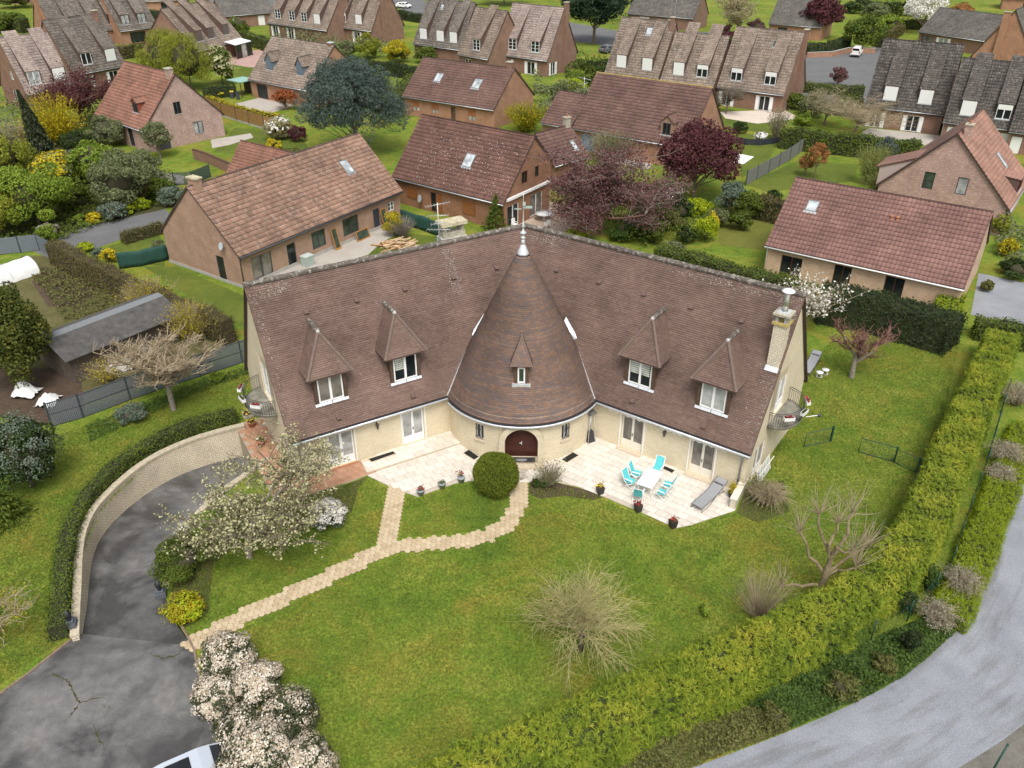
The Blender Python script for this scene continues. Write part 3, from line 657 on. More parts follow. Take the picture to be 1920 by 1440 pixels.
def tower(V, loc):
	c = loc(CC); n = 96; bm = BRICK['villa']
	a0, a1 = R(-178), R(-2)
	def P(a, z, r=TR): return Vector((c.x + r * math.cos(a), c.y + r * math.sin(a), z))
	wins = [(R(-126.5), R(-119.5), 1.25, 2.35), (R(-60.5), R(-53.5), 1.25, 2.35)]
	da = R(-91.0); dw = .98 / TR
	ops = wins + [(da - dw, da + dw, .3, 2.62)]
	us = sorted(set([a0 + (a1 - a0) * k / n for k in range(n + 1)] + [o[k] for o in ops for k in (0, 1)])); zs = [-.3, .3, 1.25, 2.35, 2.62, ZE + .3]
	mb = MB()
	for i in range(len(us) - 1):
		for j in range(len(zs) - 1):
			m, z = (us[i] + us[i + 1]) / 2, (zs[j] + zs[j + 1]) / 2
			if any(o[0] < m < o[1] and o[2] < z < o[3] for o in ops): continue
			u0, u1 = us[i] * TR, us[i + 1] * TR
			mb.add([P(us[i], zs[j]), P(us[i + 1], zs[j]), P(us[i + 1], zs[j + 1]), P(us[i], zs[j + 1])], [(0, 1, 2, 3)], [[(u0, zs[j]), (u1, zs[j]), (u1, zs[j + 1]), (u0, zs[j + 1])]])
	for (b0, b1, z0, z1) in wins:
		for (p, s) in (((b0, z0), (b1, z0)), ((b1, z0), (b1, z1)), ((b1, z1), (b0, z1)), ((b0, z1), (b0, z0))):
			mb.add([P(*p), P(*s), P(*s, TR - .25), P(*p, TR - .25)], [(0, 1, 2, 3)], [[(0, 0), (.5, 0), (.5, .25), (0, .25)]])
	mb.build('tower_wall', bm, V)
	for (b0, b1, z0, z1) in wins:
		am = (b0 + b1) / 2; wd = 2 * (TR - .2) * math.tan((b1 - b0) / 2); N = Vector((math.cos(am), math.sin(am), 0)); U = Vector((-math.sin(am), math.cos(am), 0))
		O = c + N * (TR - .12) - U * wd / 2; F = Face((O.x, O.y, 0), U, N)
		w = window(V, F, 0, wd, z0, z1, M_WHITE, G_DARK, 2, .06, back=.06, name='tower_window')
		s = MB(); fbox(s, F, -.1, wd + .1, z0 - .1, z0 - .005, -.1, .2); s.build('sill', plain('threshold_stone', (.55, .46, .34), .8), w)
		g = MB()
		for k in range(5):
			x = wd * (k + .5) / 5; g.tube([F.p(x, z0 + .05, .06), F.p(x, z0 + .25, .2), F.p(x, z0 + .5, .1), F.p(x, z0 + .8, .16), F.p(x, z1 - .05, .08)], .016, 5)
		for z in (z0 + .25, z0 + .78): g.tube([F.p(0, z, .15), F.p(wd, z, .15)], .014, 5)
		g.build('window_grille', M_DARK, w)
	N = Vector((math.cos(da), math.sin(da), 0)); U = Vector((-math.sin(da), math.cos(da), 0)); O = c + N * (TR + .17); F = Face((O.x, O.y, 0), U, N)
	hw, ow, sp = .98, 1.34, 1.62
	po = MB(); na = 14
	def arc(r, k): t = math.pi * k / na; return (-r * math.cos(t), sp + r * math.sin(t) * .98)
	inn = [(-hw, 0)] + [arc(hw, k) for k in range(na + 1)] + [(hw, 0)]; out = [(-ow, 0)] + [arc(ow, k) for k in range(na + 1)] + [(ow, 0)]
	out = [(x, min(z, ZE - .12)) for x, z in out]
	for i in range(len(inn) - 1):
		A = [F.p(*out[i]), F.p(*inn[i]), F.p(*inn[i + 1]), F.p(*out[i + 1])]; po.add(A, [(0, 1, 2, 3)], [[out[i], inn[i], inn[i + 1], out[i + 1]]])
		po.add([F.p(*inn[i]), F.p(*inn[i], -.75), F.p(*inn[i + 1], -.75), F.p(*inn[i + 1])], [(0, 1, 2, 3)], [[(0, 0), (.75, 0), (.75, .2), (0, .2)]])
		po.add([F.p(*out[i]), F.p(*out[i + 1]), F.p(*out[i + 1], -.5), F.p(*out[i], -.5)], [(0, 1, 2, 3)], [[(0, 0), (.2, 0), (.2, .5), (0, .5)]])
	po.build('portal', bm, V)
	dd = MB(); d0 = -.55
	prof = [(-hw, .3)] + [arc(hw, k) for k in range(na + 1)] + [(hw, .3)]
	dd.add([F.p(*p, d0) for p in prof], [tuple(range(len(prof)))]); dr = dd.build('front_door', M_MAHOG, V)
	for sx in (-1, 1):
		for z0, z1 in ((.45, 1.05), (1.15, 2.0)):
			p = MB(); x0, x1 = sorted((sx * .12, sx * .84)); fbox(p, F, x0, x1, z0, z1, d0, d0 + .03); fbox(p, F, x0 + .12, x1 - .12, z0 + .12, z1 - .12, d0 + .03, d0 + .05); p.build('door_panel', M_MAHOG, dr)
	h = MB(); fbox(h, F, -.12, .02, 1.28, 1.31, d0 + .03, d0 + .09); fbox(h, F, -.0, .04, 1.15, 1.42, d0 + .02, d0 + .05); h.build('door_handle', M_LEAD, dr)
	st = MB(); fbox(st, F, -hw + .01, hw - .01, .0, .285, -.62, -.06); fbox(st, F, -ow, ow, 0, .14, -.05, .42); st.build('doorstep', plain('threshold_stone', (.55, .46, .34), .8), V)
	sl = MB(); m = 64; ring = [(CR * math.cos(2 * math.pi * k / m), CR * math.sin(2 * math.pi * k / m)) for k in range(m)]
	zl = [ZE + (CZ - .08 - ZE) * (k / 14) ** 1.3 for k in range(15)]
	sl.add([(c.x + (RZ(z) - .11) * math.cos(2 * math.pi * k / m), c.y + (RZ(z) - .11) * math.sin(2 * math.pi * k / m), z) for z in zl for k in range(m)], [(a * m + k, a * m + (k + 1) % m, (a + 1) * m + (k + 1) % m, (a + 1) * m + k) for a in range(14) for k in range(m)], sm=True)
	sl.add([(c.x + x, c.y + y, ZE - .14) for x, y in ring] + [(c.x + x, c.y + y, ZE - .01) for x, y in ring] + [(c.x + x * .9, c.y + y * .9, ZE - .14) for x, y in ring], [(k, (k + 1) % m, m + (k + 1) % m, m + k) for k in range(m)] + [(k, 2 * m + k, 2 * m + (k + 1) % m, (k + 1) % m) for k in range(m)])
	co = sl.build('tower_roof', M_VSLAB, V)
	T = Tiles(5); g = .112; zz_ = [ZE]
	while zz_[-1] < CZ - .78: z_ = zz_[-1]; sl_ = (RZ(z_) - RZ(z_ + .01)) / .01; zz_.append(z_ + g / math.sqrt(1 + sl_ * sl_))
	rows = len(zz_) - 2; rg = np.random.default_rng(4)
	Vs, Rr = [], []
	for r in range(rows):
		z0 = zz_[r]; z1 = zz_[r + 1] + .08 * (zz_[r + 2] - zz_[r + 1]); r0, r1 = RZ(z0), RZ(z1)
		nt_ = max(10, int(2 * math.pi * r0 / .17)); off = rg.random(); band = rg.random(); run = rg.random()
		for k in range(nt_):
			t0 = 2 * math.pi * (k + off) / nt_; t1 = 2 * math.pi * (k + off + .965) / nt_; mx, my = r0 * math.cos(t0), r0 * math.sin(t0)
			if my > 1.2: continue
			w = Vector((CC.x + mx, CC.y + my, 0)) - VA; tl, tr_ = w.dot(NL), w.dot(NR)
			if z1 + .25 < ZR - KS * max(tl, tr_) : continue
			if rg.random() < .22: run = rg.random()
			j = rg.normal(0, .004); th = .032
			for (rad, z, lift) in ((r0 + .006, z0 - .012, -.01), (r0, z0, th + j), (r1, z1, .003)):
				rr_ = rad + lift * .87; zz = z + lift * .49
				Vs.append((c.x + rr_ * math.cos(t0), c.y + rr_ * math.sin(t0), zz)); Vs.append((c.x + rr_ * math.cos(t1), c.y + rr_ * math.sin(t1), zz))
			Rr.append(.1 + .9 * np.clip(band * .16 + run * .44 + rg.random() * .4, 0, 1))
	N6 = len(Rr); F = np.array([[0, 1, 3, 2], [2, 3, 5, 4]])[None] + (np.arange(N6) * 6)[:, None, None]
	link('tiles', np_mesh('cone_tiles', Vs, F.reshape(-1, 4), (np.repeat(Rr, 2).reshape(-1, 2) * np.array([0., 1.])).ravel()), TILE['cone'], co, kind='stuff')  # cone tile fronts get the painted gap-shadow tone too
	gt = MB(); pts = [Vector((c.x + (CR + .1) * math.cos(t), c.y + (CR + .11) * math.sin(t), ZE - .15)) for t in np.linspace(R(-153), R(-29), 60)]
	gt.tube(pts, .095, 8); gt.build('gutter', M_LEAD, V)
	gm = MB()
	for i in range(len(pts) - 1):
		a, b = pts[i], pts[i + 1]; ca, cb = (a - c), (b - c); ca.z = cb.z = 0; ca.normalize(); cb.normalize(); Z = Vector((0, 0, .06)); Z2 = Vector((0, 0, .105))
		gm.hexa([a - ca * .07 + Z, b - cb * .07 + Z, b + cb * .055 + Z, a + ca * .055 + Z, a - ca * .07 + Z2, b - cb * .07 + Z2, b + cb * .055 + Z2, a + ca * .055 + Z2])
	gm.build('gutter_leaf_mesh', M_DARK, V)
	f = MB(); f.lathe([(.36, -.05), (.33, .05), (.11, .6), (.1, .62)], (c.x, c.y, CZ - .75), 16); fin = f.build('finial', M_LEAD, V)
	f = MB(); f.lathe([(.13, 0), (.11, .32), (.08, .34), (.14, .42), (.14, .5), (.07, .56), (.06, .66), (.2, .74), (.2, .78), (.06, .86), (.05, 1.05), (.11, 1.13), (.05, 1.22), (.03, 1.7), (.012, 2.2), (.012, 3.1)], (c.x, c.y, CZ - .25), 12); f.build('spike', plain('finial_zinc', (.55, .58, .57), .45, .4), fin)
	v = MB(); cz = CZ + 1.55 ; v.box((c.x + .25, c.y, cz + .45), (.5, .02, .14)); v.box((c.x - .3, c.y, cz + .35), (.4, .02, .05)); v.box((c.x + .05, c.y, cz + .6), (.16, .02, .3)); v.build('weather_vane', plain('verdigris', (.38, .47, .42), .6), fin)
	am = R(-91.5); N2 = Vector((math.cos(am), math.sin(am), 0)); U2 = Vector((-math.sin(am), math.cos(am), 0))
	rz = RZ
	z0, z1 = 4.95, 6.0; r0 = rz(z0) + .02; F = Face(Vector((c.x, c.y, 0)) + N2 * r0 - U2 * .42, U2, N2)
	b = MB(); fbox(b, F, .0, .2, z0 - .1, z1 + .15, -.55, .0); fbox(b, F, .64, .84, z0 - .1, z1 + .15, -.55, .0); fbox(b, F, .2, .64, z1, z1 + .15, -.55, .0)
	dmr = b.build('dormer', M_WOODB, V)
	window(dmr, F, .2, .64, z0, z1, M_WHITE, G_GREEN, 1, .09, back=.05, flat=True)
	q = lambda u, t, z: Vector((c.x, c.y, 0)) + N2 * t + U2 * u + Vector((0, 0, z))
	ze, zr, hw_ = z1 + .14, 7.55, .62; te = r0 + .2; ta = rz(zr) + .42
	a_, b_, ap, bk = q(-hw_, te, ze), q(hw_, te, ze), q(0, ta, zr), q(0, rz(zr) - .05, zr); cl, cr_ = q(-hw_, rz(ze) - .12, ze), q(hw_, rz(ze) - .12, ze)
	rr = MB(); rr.add([a_, b_, ap, bk, cl, cr_], [(0, 1, 2), (0, 2, 3, 4), (1, 5, 3, 2), (0, 4, 5, 1)]); rr.build('dormer_roof', M_VSLAB, dmr)
	T = Tiles(77); up = ap - (a_ + b_) / 2
	T.poly(a_ + Vector((0, 0, .012)), b_ - a_, up, [(0, 0), (2 * hw_, 0), (hw_, up.length)], .17, .112, .02, 0, 2, .6)
	for s0, s1 in ((a_, cl), (b_, cr_)):
		e = (s1 - s0).normalized(); su = (ap - s0) - e * (ap - s0).dot(e)
		T.poly(s0 + Vector((0, 0, .012)), e, su, [(0, 0), ((s1 - s0).length, 0), ((bk - s0).dot(e), su.length), ((ap - s0).dot(e), su.length)], .17, .112, .02, 0, 2, .6)
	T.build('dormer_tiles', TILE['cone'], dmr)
	for s in (a_, b_): ridge_caps(dmr, s, ap, plain('hip_tile', (.15, .105, .085), .85, var=.35, scale=14), .06, .15, 'hip')
	ridge_caps(dmr, ap, bk, M_RIDGE, .09, .3)
	s = MB(); fbox(s, F, -.12, .96, z0 - .22, z0 - .02, -.05, .1); s.build('flashing', M_LEAD, dmr)
	for P2, E2, N2_, sgn in ((VL, EL, NL, 1), (VR, ER, NR, -1)):
		pts = []
		for z in np.linspace(ZE, 9.2, 14):   # intersection line cone/slope
			t = (ZR - z) / KS; r = rz(z)
			base = VA + N2_ * t - CC; base.z = 0; bb = base.dot(E2); cc_ = base.length_squared - r * r; disc = bb * bb - cc_
			if disc < 0: continue
			u = -bb + math.sqrt(disc); p = P2(u, t, z) - VA; p.z = z; pts.append(p)
		if len(pts) > 2:
			nn = Vector((N2_.x * KS, N2_.y * KS, 1)).normalized(); mm = MB()
			for i in range(len(pts) - 1):
				a, b = pts[i], pts[i + 1]; w = .05; mm.hexa([a - E2 * w + nn * .03, a + E2 * w + nn * .03, b + E2 * w + nn * .03, b - E2 * w + nn * .03, a - E2 * w + nn * .1, a + E2 * w + nn * .1, b + E2 * w + nn * .1, b - E2 * w + nn * .1])
			mm.build('valley_flashing', M_LEAD, V)
		sd = MB(); nn = Vector((N2_.x * KS, N2_.y * KS, 1)).normalized(); o_ = .0 if sgn > 0 else .3
		W = lambda u, t, h: P2(u + o_, t, ZR - KS * t) - VA + nn * h
		sd.add([W(4.6, 2.55, .1), W(5.5, 2.95, .09), W(5.75, 3.12, .07), W(5.35, 3.3, .06), W(4.7, 3.2, .06), W(4.7, 2.85, .42)], [(0, 5, 1), (1, 5, 2), (2, 5, 3), (3, 5, 4), (0, 4, 5)]); sd.build('saddle_flashing', M_LEAD, V)
V0 = build_villa()
def villa_extras(V):
	q = lambda u, t, z: VR(u, t, z) - VA
	cu, ct = 17.87, 1.88; m = MB(); hw, hd = .34, .36; zb, zt = 6.9, 9.75
	corners = [(cu - hw, ct + hd), (cu + hw, ct + hd), (cu + hw, ct - hd), (cu - hw, ct - hd)]
	for i in range(4):
		a, b = corners[i], corners[(i + 1) % 4]; w = math.hypot(a[0] - b[0], a[1] - b[1])
		m.add([q(*a, zb), q(*b, zb), q(*b, zt), q(*a, zt)], [(0, 1, 2, 3)], [[(0, zb), (w, zb), (w, zt), (0, zt)]])
	ch = m.build('chimney', brickmat('chimney_brick', (.66, .60, .47), (.72, .66, .53), (.38, .31, .22), .23, .085, .014), V)
	def slab(e, z0, z1): k = [q(cu - hw - e, ct + hd + e, z0), q(cu + hw + e, ct + hd + e, z0), q(cu + hw + e, ct - hd - e, z0), q(cu - hw - e, ct - hd - e, z0)]; return k + [p + Vector((0, 0, z1 - z0)) for p in k]
	MB().hexa(slab(.1, zt, zt + .14)).build('lower_slab', plain('lichen_stone', (.42, .33, .12), .9, var=.45, scale=4), ch)
	for a, b in corners: MB().box(q(a - (.1 if a > cu else -.1), b - (.1 if b > ct else -.1), zt + .34), (.16, .16, .4), -_yr).build('pier', M_CONC, ch)
	MB().hexa(slab(.12, zt + .54, zt + .66)).build('upper_slab', M_STONE, ch)
	MB().hexa(slab(-.04, zt + .66, zt + .72)).build('cover_plate', M_LEAD, ch)
	f = MB(); f.lathe([(.17, 0), (.17, .62), (.15, .66), (.15, .9), (.12, .93), (.12, 1.05)], q(cu, ct, zt + .72), 14); f.build('flue', plain('steel_flue', (.5, .49, .42), .3, .8), ch)
	f = MB(); f.lathe([(.0, .12), (.2, .09), (.36, .0), (.34, -.02), (.0, .02)], q(cu, ct, zt + 1.86), 18); f.build('cowl', M_WHITE, ch)
	fl = MB(); nn = Vector((NR.x * KS, NR.y * KS, 1)).normalized(); dn = Vector((NR.x, NR.y, -KS)).normalized(); p = q(cu, ct + hd, ZR - KS * (ct + hd))
	k4 = [p - ER * .38 - dn * .1, p + ER * .36 - dn * .1, p + ER * .36 + dn * .2, p - ER * .38 + dn * .2]; fl.hexa([w + nn * .025 for w in k4] + [w + nn * .08 for w in k4]); fl.build('flashing', M_LEAD, ch)
	ql = lambda u, t, z: VL(u, t, z) - VA
	m = MB(); cu, ct = 5.0, -.62
	cs = [(cu - .75, ct + .36), (cu + .75, ct + .36), (cu + .75, ct - .36), (cu - .75, ct - .36)]
	def box2(e, z0, z1): k = [ql(u + (e if u > cu else -e), t + (e if t > ct else -e), z0) for u, t in cs]; return k + [w + Vector((0, 0, z1 - z0)) for w in k]
	c2 = MB().hexa(box2(0, 9.2, 11.2)).build('chimney', M_STONE, V)
	for u, t in cs: MB().box(ql(u + (.14 if u < cu else -.14), t + (.1 if t < ct else -.1), 11.42), (.22, .18, .44), -_yl).build('pier', M_STONE, c2)
	MB().hexa(box2(.14, 11.64, 11.84)).build('cap', plain('lichen_cap', (.45, .4, .27), .9, var=.35, scale=4), c2)
	MB().hexa(box2(.1, 9.9, 10.85)).build('flashing', M_LEAD, c2)
	a = MB(); b = ql(6.0, -.4, 9.9); a.tube([b, b + Vector((0, 0, 3.3))], .03, 6)
	for z, l, n, dx in ((3.2, 1.5, 9, .25), (2.5, 1.3, 7, -.2), (1.6, 1.5, 8, -.3), (2.0, .9, 5, .1)):
		d = Vector((math.cos(dx), math.sin(dx), .12)); c = b + Vector((0, 0, z)); a.tube([c - d * l * .5, c + d * l * .5], .018, 5)
		for i in range(n):
			p = c + d * l * (i / (n - 1) - .5); s = Vector((-d.y, d.x, 0)) * .28 * (1 - .4 * i / n); a.tube([p - s, p + s], .009, 4, sm=False)
	a.build('aerial', plain('galvanised', (.6, .61, .6), .4, .5), V)
	F = Face(q(0, WT, 0), ER, NR)
	c = MB(); fbox(c, F, 9.3, 17.0, 2.66, 2.8, .0, .2); aw = c.build('awning_cassette', M_WHITE, V)
	v = MB(); n = 20
	for i in range(n):
		u0 = 9.35 + i * 7.6 / n; w = 7.6 / n
		if i in (2, 7, 8, 13): continue
		pr = [F.p(u0, 2.68, .2), F.p(u0, 2.56, .2), F.p(u0 + w * .25, 2.5, .2), F.p(u0 + w * .5, 2.475, .2), F.p(u0 + w * .75, 2.5, .2), F.p(u0 + w, 2.56, .2), F.p(u0 + w, 2.68, .2)]
		v.add(pr + [p + NR * .012 for p in pr], [tuple(range(7)), tuple(range(13, 6, -1))] + [(k, k + 7, (k + 1) % 7 + 7, (k + 1) % 7) for k in range(7)])
	v.build('valance', plain('canvas', (.7, .67, .6), .9), aw)
	for P, E, N, L, sg in ((VR, ER, NR, LR, 1), (VL, EL, NL, LL, -1)):
		qq = lambda u, t, z: P(u, t, z) - VA
		t0, ra, rb, zf = .35, 1.75, 1.42, 3.3
		def el(a, k=1.0): return (L - .12 + rb * k * math.sin(a), t0 + ra * k * math.cos(a))
		An = [math.pi * k / 24 for k in range(25)]
		s = MB(); top = [qq(*el(a), zf) for a in An]; bot = [qq(*el(a, .96), zf - .18) for a in An]
		nA = len(An); s.add(top + bot, [tuple(range(nA)), tuple(range(2 * nA - 1, nA - 1, -1))] + [(k, k + nA, k + 1 + nA, k + 1) for k in range(nA - 1)])
		b = s.build('balcony', plain('mossy_concrete', (.20, .19, .15), .95, var=.5, scale=1.6), V)
		for z in (zf + .92, zf + .80, zf + .08):
			r = MB(); r.tube([qq(*el(a, .97), z) for a in An], .02 if z > zf + .85 else .013, 6); r.build('rail', M_DARK, b)
		proto = None
		for k in range(34):
			a = math.pi * (k + .5) / 34; u, t = el(a, .97); base = qq(u, t, zf)
			if proto is None:
				m = MB(); m.tube([(0, 0, .02), (.015, 0, .15), (.05, 0, .3), (.02, 0, .5), (-.01, 0, .65), (0, 0, .82)], .011, 4, sm=False); proto = m.mesh('baluster')
			o = link('baluster', proto, M_DARK, b, base, math.atan2((E * math.sin(a) + N * math.cos(a)).y, (E * math.sin(a) + N * math.cos(a)).x))
	rg = np.random.default_rng(3)
	for P, E, N, u0, u1, t0, t1, n in ((VL, EL, NL, 5.4, 6.3, .2, 1.7, 170), (VR, ER, NR, 16.9, 18.2, .1, 4.6, 260), (VR, ER, NR, .2, 3.2, .1, .5, 120), (VL, EL, NL, 15.5, 18.1, .1, .5, 110), (VR, ER, NR, 10, 18, .1, .35, 160), (VL, EL, NL, 17.6, 18.15, .3, 4.6, 90)):
		nn = Vector((N.x * KS, N.y * KS, 1)).normalized(); uu = u0 + (u1 - u0) * rg.beta(2, 2, n) if n != 260 else u1 - (u1 - u0) * rg.random(n) ** 2; tt = t0 + (t1 - t0) * rg.random(n)
		C = np.array([tuple(P(a, b, ZR - KS * b) - VA + nn * .045) for a, b in zip(uu, tt)]); v, f, r = leaf_quads(C, rg, .03, .8, np.tile(np.array(nn), (n, 1)), .97); link('lichen', np_mesh('lichen', v, f, r), plain('pale_lichen', (.33, .3, .265), .95, var=.3), V, kind='stuff')
def _unit(v): return v / np.maximum(np.linalg.norm(v, axis=1, keepdims=True), 1e-9)
def leaf_quads(C, rng, size, aspect=.55, out=None, outw=.6, long=None, longw=0.0, rnd=None):
	"diamond leaves at points C; normals lean towards 'out', long axis towards 'long'"
	N = len(C); n = rng.normal(size=(N, 3))
	if out is not None: n = _unit(n) * (1 - outw) + out * outw
	n = _unit(n); t = rng.normal(size=(N, 3))
	if long is not None: t = _unit(t) * (1 - longw) + long * longw
	t = t - n * np.sum(t * n, 1, keepdims=True); t = _unit(t); b = np.cross(n, t)
	s = (size * (.6 + .8 * rng.random(N)))[:, None]
	V = np.stack([C + t * s, C + b * s * aspect, C - t * s, C - b * s * aspect], 1)
	F = np.arange(4 * N).reshape(N, 4)
	return V.reshape(-1, 3), F, (rng.random(N) if rnd is None else rnd)
def join(parts):
	V, F, Rr, n = [], [], [], 0
	for v, f, r in parts:
		V.append(v); F.append(f + n); Rr.append(r); n += len(v)
	return np.concatenate(V), np.concatenate(F), np.concatenate(Rr)
def blob_points(rng, n, rx, ry, rz, clumps=28, cr=.34, flat=0.0, fill=.25, low=-.55):
	"points on the skins of many small clumps spread over an ellipsoid; returns points and outward directions"
	d = _unit(rng.normal(size=(clumps, 3))); d[:, 2] = np.where(d[:, 2] < low, -d[:, 2], d[:, 2])
	rad = np.where(rng.random(clumps) < fill, .35 + .4 * rng.random(clumps), .62 + .3 * rng.random(clumps))[:, None]
	cc = d * rad; k = rng.integers(0, clumps, n); q = _unit(rng.normal(size=(n, 3)))
	rr = cr * (.7 + .6 * rng.random(clumps))[k][:, None] * (.75 + .3 * rng.random((n, 1)))
	p = cc[k] + q * rr; S = np.array([rx, ry, rz]); o = _unit(q * .6 + _unit(p) * .7)
	br = rng.random(clumps)[k]
	return p * S, o, br
def tubes_np(segs, n=4):
	"segs: list of (p0,p1,r0,r1) -> prisms"
	A = np.array([s[0] for s in segs], float); B = np.array([s[1] for s in segs], float); r0 = np.array([s[2] for s in segs])[:, None]; r1 = np.array([s[3] for s in segs])[:, None]
	t = _unit(B - A); ref = np.where(np.abs(t[:, 2:3]) < .9, np.array([[0, 0, 1.]]), np.array([[1., 0, 0]])); x = _unit(np.cross(t, ref)); y = np.cross(t, x)
	rows = []
	for k in range(n):
		a = 2 * math.pi * k / n; d = x * math.cos(a) + y * math.sin(a); rows.append((A + d * r0, B + d * r1))
	V = np.stack([r[0] for r in rows] + [r[1] for r in rows], 1); m = len(segs)
	F = np.array([[k, (k + 1) % n, n + (k + 1) % n, n + k] for k in range(n)])[None] + (np.arange(m) * 2 * n)[:, None, None]
	return V.reshape(-1, 3), F.reshape(-1, 4), np.repeat(np.random.default_rng(1).random(m), n)
def skeleton(rng, h, spread, levels=4, trunk=.3, r0=.12, kids=(4, 4, 4, 4), up=.35, wob=.25, first=None, lens=(.5, .55, .6, .6), bend=0.0):
	"branching skeleton; returns segs per level and the tips (pos,dir)"
	segs = [[] for _ in range(levels + 1)]; tips = []
	def grow(p, d, L, r, lv):
		steps = 3; q = p
		for s in range(steps):
			d = _unit((d + rng.normal(0, wob * .5, 3) + np.array([0, 0, bend if lv > 1 else 0]))[None])[0]
			e = q + d * L / steps; segs[lv].append((q, e, r * (1 - .25 * s / steps), r * (1 - .25 * (s + 1) / steps))); q = e
			if lv < levels and s > 0 or (lv < levels and lv > 0 and s == 0):
				for _ in range(max(1, kids[lv] // steps + (rng.random() < (kids[lv] % steps) / steps))):
					a = rng.random() * 2 * math.pi; lat = np.array([math.cos(a), math.sin(a), 0]) * spread
					nd = _unit((d * .6 + lat * (.8 + .4 * rng.random()) + np.array([0, 0, up]) * (.6 + rng.random()))[None])[0]
					grow(q, nd, L * lens[lv] * (.7 + .6 * rng.random()), r * .55, lv + 1)
		if lv >= levels - 1: tips.append((q, d))
	grow(np.array([0, 0, -.05]), np.array([0, 0, 1.]), h * trunk, r0, 0)
	return segs, tips
def plant(name, label, cat, px, h, seed, builder, z=0.0, group=None, rz=0, **kw):
	p = G(px[0], px[1], z) if len(px) == 2 else Vector(px)
	o = empty(name, p, rz, label, cat, group); builder(o, h, np.random.default_rng(seed), **kw); return o
def b_shrub(o, h, rng, w=2.0, d=None, mat=None, n=2500, leaf=.07, clumps=30, cr=.34, flowers=None, fn=0, fl=.06, stem=True, core=True, low=-.85, aspect=.6, fill=.25, lift=.0, coremat=None, longup=0.0, flow_up=.3):
	d = d or w; rz = h * .52
	n = int(min(16000, max(n, 1.5 * math.pi * (w * d * .5 + (w + d) * h * .5) / (2 * leaf * leaf * aspect) * .55)))
	P, O, br = blob_points(rng, n, w / 2 * .78, d / 2 * .78, rz * .8, clumps, cr, low=low, fill=fill); P[:, 2] += h * .5 + lift; ok = P[:, 2] > .02; P, O, br = P[ok], O[ok], br[ok]
	V, F, rr = leaf_quads(P, rng, leaf, aspect, O, .5, np.array([[0, 0, 1.]]) if longup else None, longup, np.clip(br * .45 + rng.random(len(P)) * .55, 0, 1))
	link('foliage', np_mesh('foliage', V, F, rr), mat, o)
	if flowers is not None:
		P, O, br = blob_points(rng, fn * 3, w / 2 * .84, d / 2 * .84, rz * .86, clumps, cr, low=low, fill=0); P[:, 2] += h * .5 + lift
		ok = (O[:, 2] > -.2 + flow_up * rng.random(len(P))) & (P[:, 2] > .1); P, O = P[ok][:fn], O[ok][:fn]
		V, F, rr = leaf_quads(P + O * .03, rng, fl, .85, O, .75); link('flowers', np_mesh('flowers', V, F, rr), flowers, o)
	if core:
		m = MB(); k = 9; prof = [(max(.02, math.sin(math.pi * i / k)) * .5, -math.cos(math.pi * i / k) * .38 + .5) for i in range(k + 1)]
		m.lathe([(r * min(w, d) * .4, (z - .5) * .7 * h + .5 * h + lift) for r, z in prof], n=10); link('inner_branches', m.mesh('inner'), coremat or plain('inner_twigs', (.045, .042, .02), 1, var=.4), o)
	if stem:
		m = MB(); m.tube([(0, 0, -.05), (.03, 0, h * .3 + lift)], [.06 + .015 * h, .04], 6); m.build('stem', M_BARK, o)
def b_bare(o, h, rng, spread=1.0, r0=.12, trunk=.28, kids=(5, 5, 5, 5), levels=4, up=.4, bark=None, twig=None, leaves=None, ln=0, lsz=.05, flowers=None, fn=0, fsz=.05, wob=.25, lens=(.62, .6, .6, .55), lasp=.6, lspread=.12, bend=0.0, w=None, lean=(0, 0)):
	segs, tips = skeleton(rng, h, spread, levels, trunk, r0, kids, up, wob, lens=lens, bend=bend)
	allz = max(s[1][2] for L in segs for s in L); k = h / allz
	thick = [s for L in segs[:2] for s in L]; thin = [s for L in segs[2:] for s in L]
	if w:
		pt = np.array([s[1] for L in segs for s in L]); c2 = np.median(pt[:, :2], 0); f = w / 2 / np.percentile(np.linalg.norm(pt[:, :2] - c2, axis=1), 94)
		kz = np.array([f, f, k]); off = lambda p: (p - np.append(c2 * min(1, p[2] / allz * 1.4), 0)) * kz + np.array([lean[0], lean[1], 0]) * max(0, p[2] / allz)
		segs = [[(off(a), off(b), r, q) for a, b, r, q in L] for L in segs]; k = 1.0; thick = [s for L in segs[:2] for s in L]; thin = [s for L in segs[2:] for s in L]
	sc = lambda S, rmin: [(a * k, b * k, max(r, rmin), max(q, rmin * .8)) for a, b, r, q in S]
	V, F, r = tubes_np(sc(thick, .025), 6); link('trunk', np_mesh('trunk', V, F, r, smooth=True), bark or M_BARK, o)
	V, F, r = tubes_np(sc(thin, .009), 3); link('branches', np_mesh('branches', V, F, r), twig or bark or M_TWIG, o)
	T = [s for L in segs[2:] for s in L]
	def scatter(nm, mat, n, sz, asp):
		idx = rng.integers(0, len(T), n); A = np.array([t[0] for t in T])[idx] * k; B = np.array([t[1] for t in T])[idx] * k
		P = A + (B - A) * rng.random((n, 1)) + rng.normal(0, lspread, (n, 3)); P[:, 2] = np.maximum(P[:, 2], .1)
		V, F, r = leaf_quads(P, rng, sz, asp, np.array([[0, 0, 1.]]), .35); link(nm, np_mesh(nm, V, F, r), mat, o)
	if leaves is not None: scatter('crown', leaves, ln, lsz, lasp)
	if flowers is not None: scatter('blossom', flowers, fn, fsz, .8)
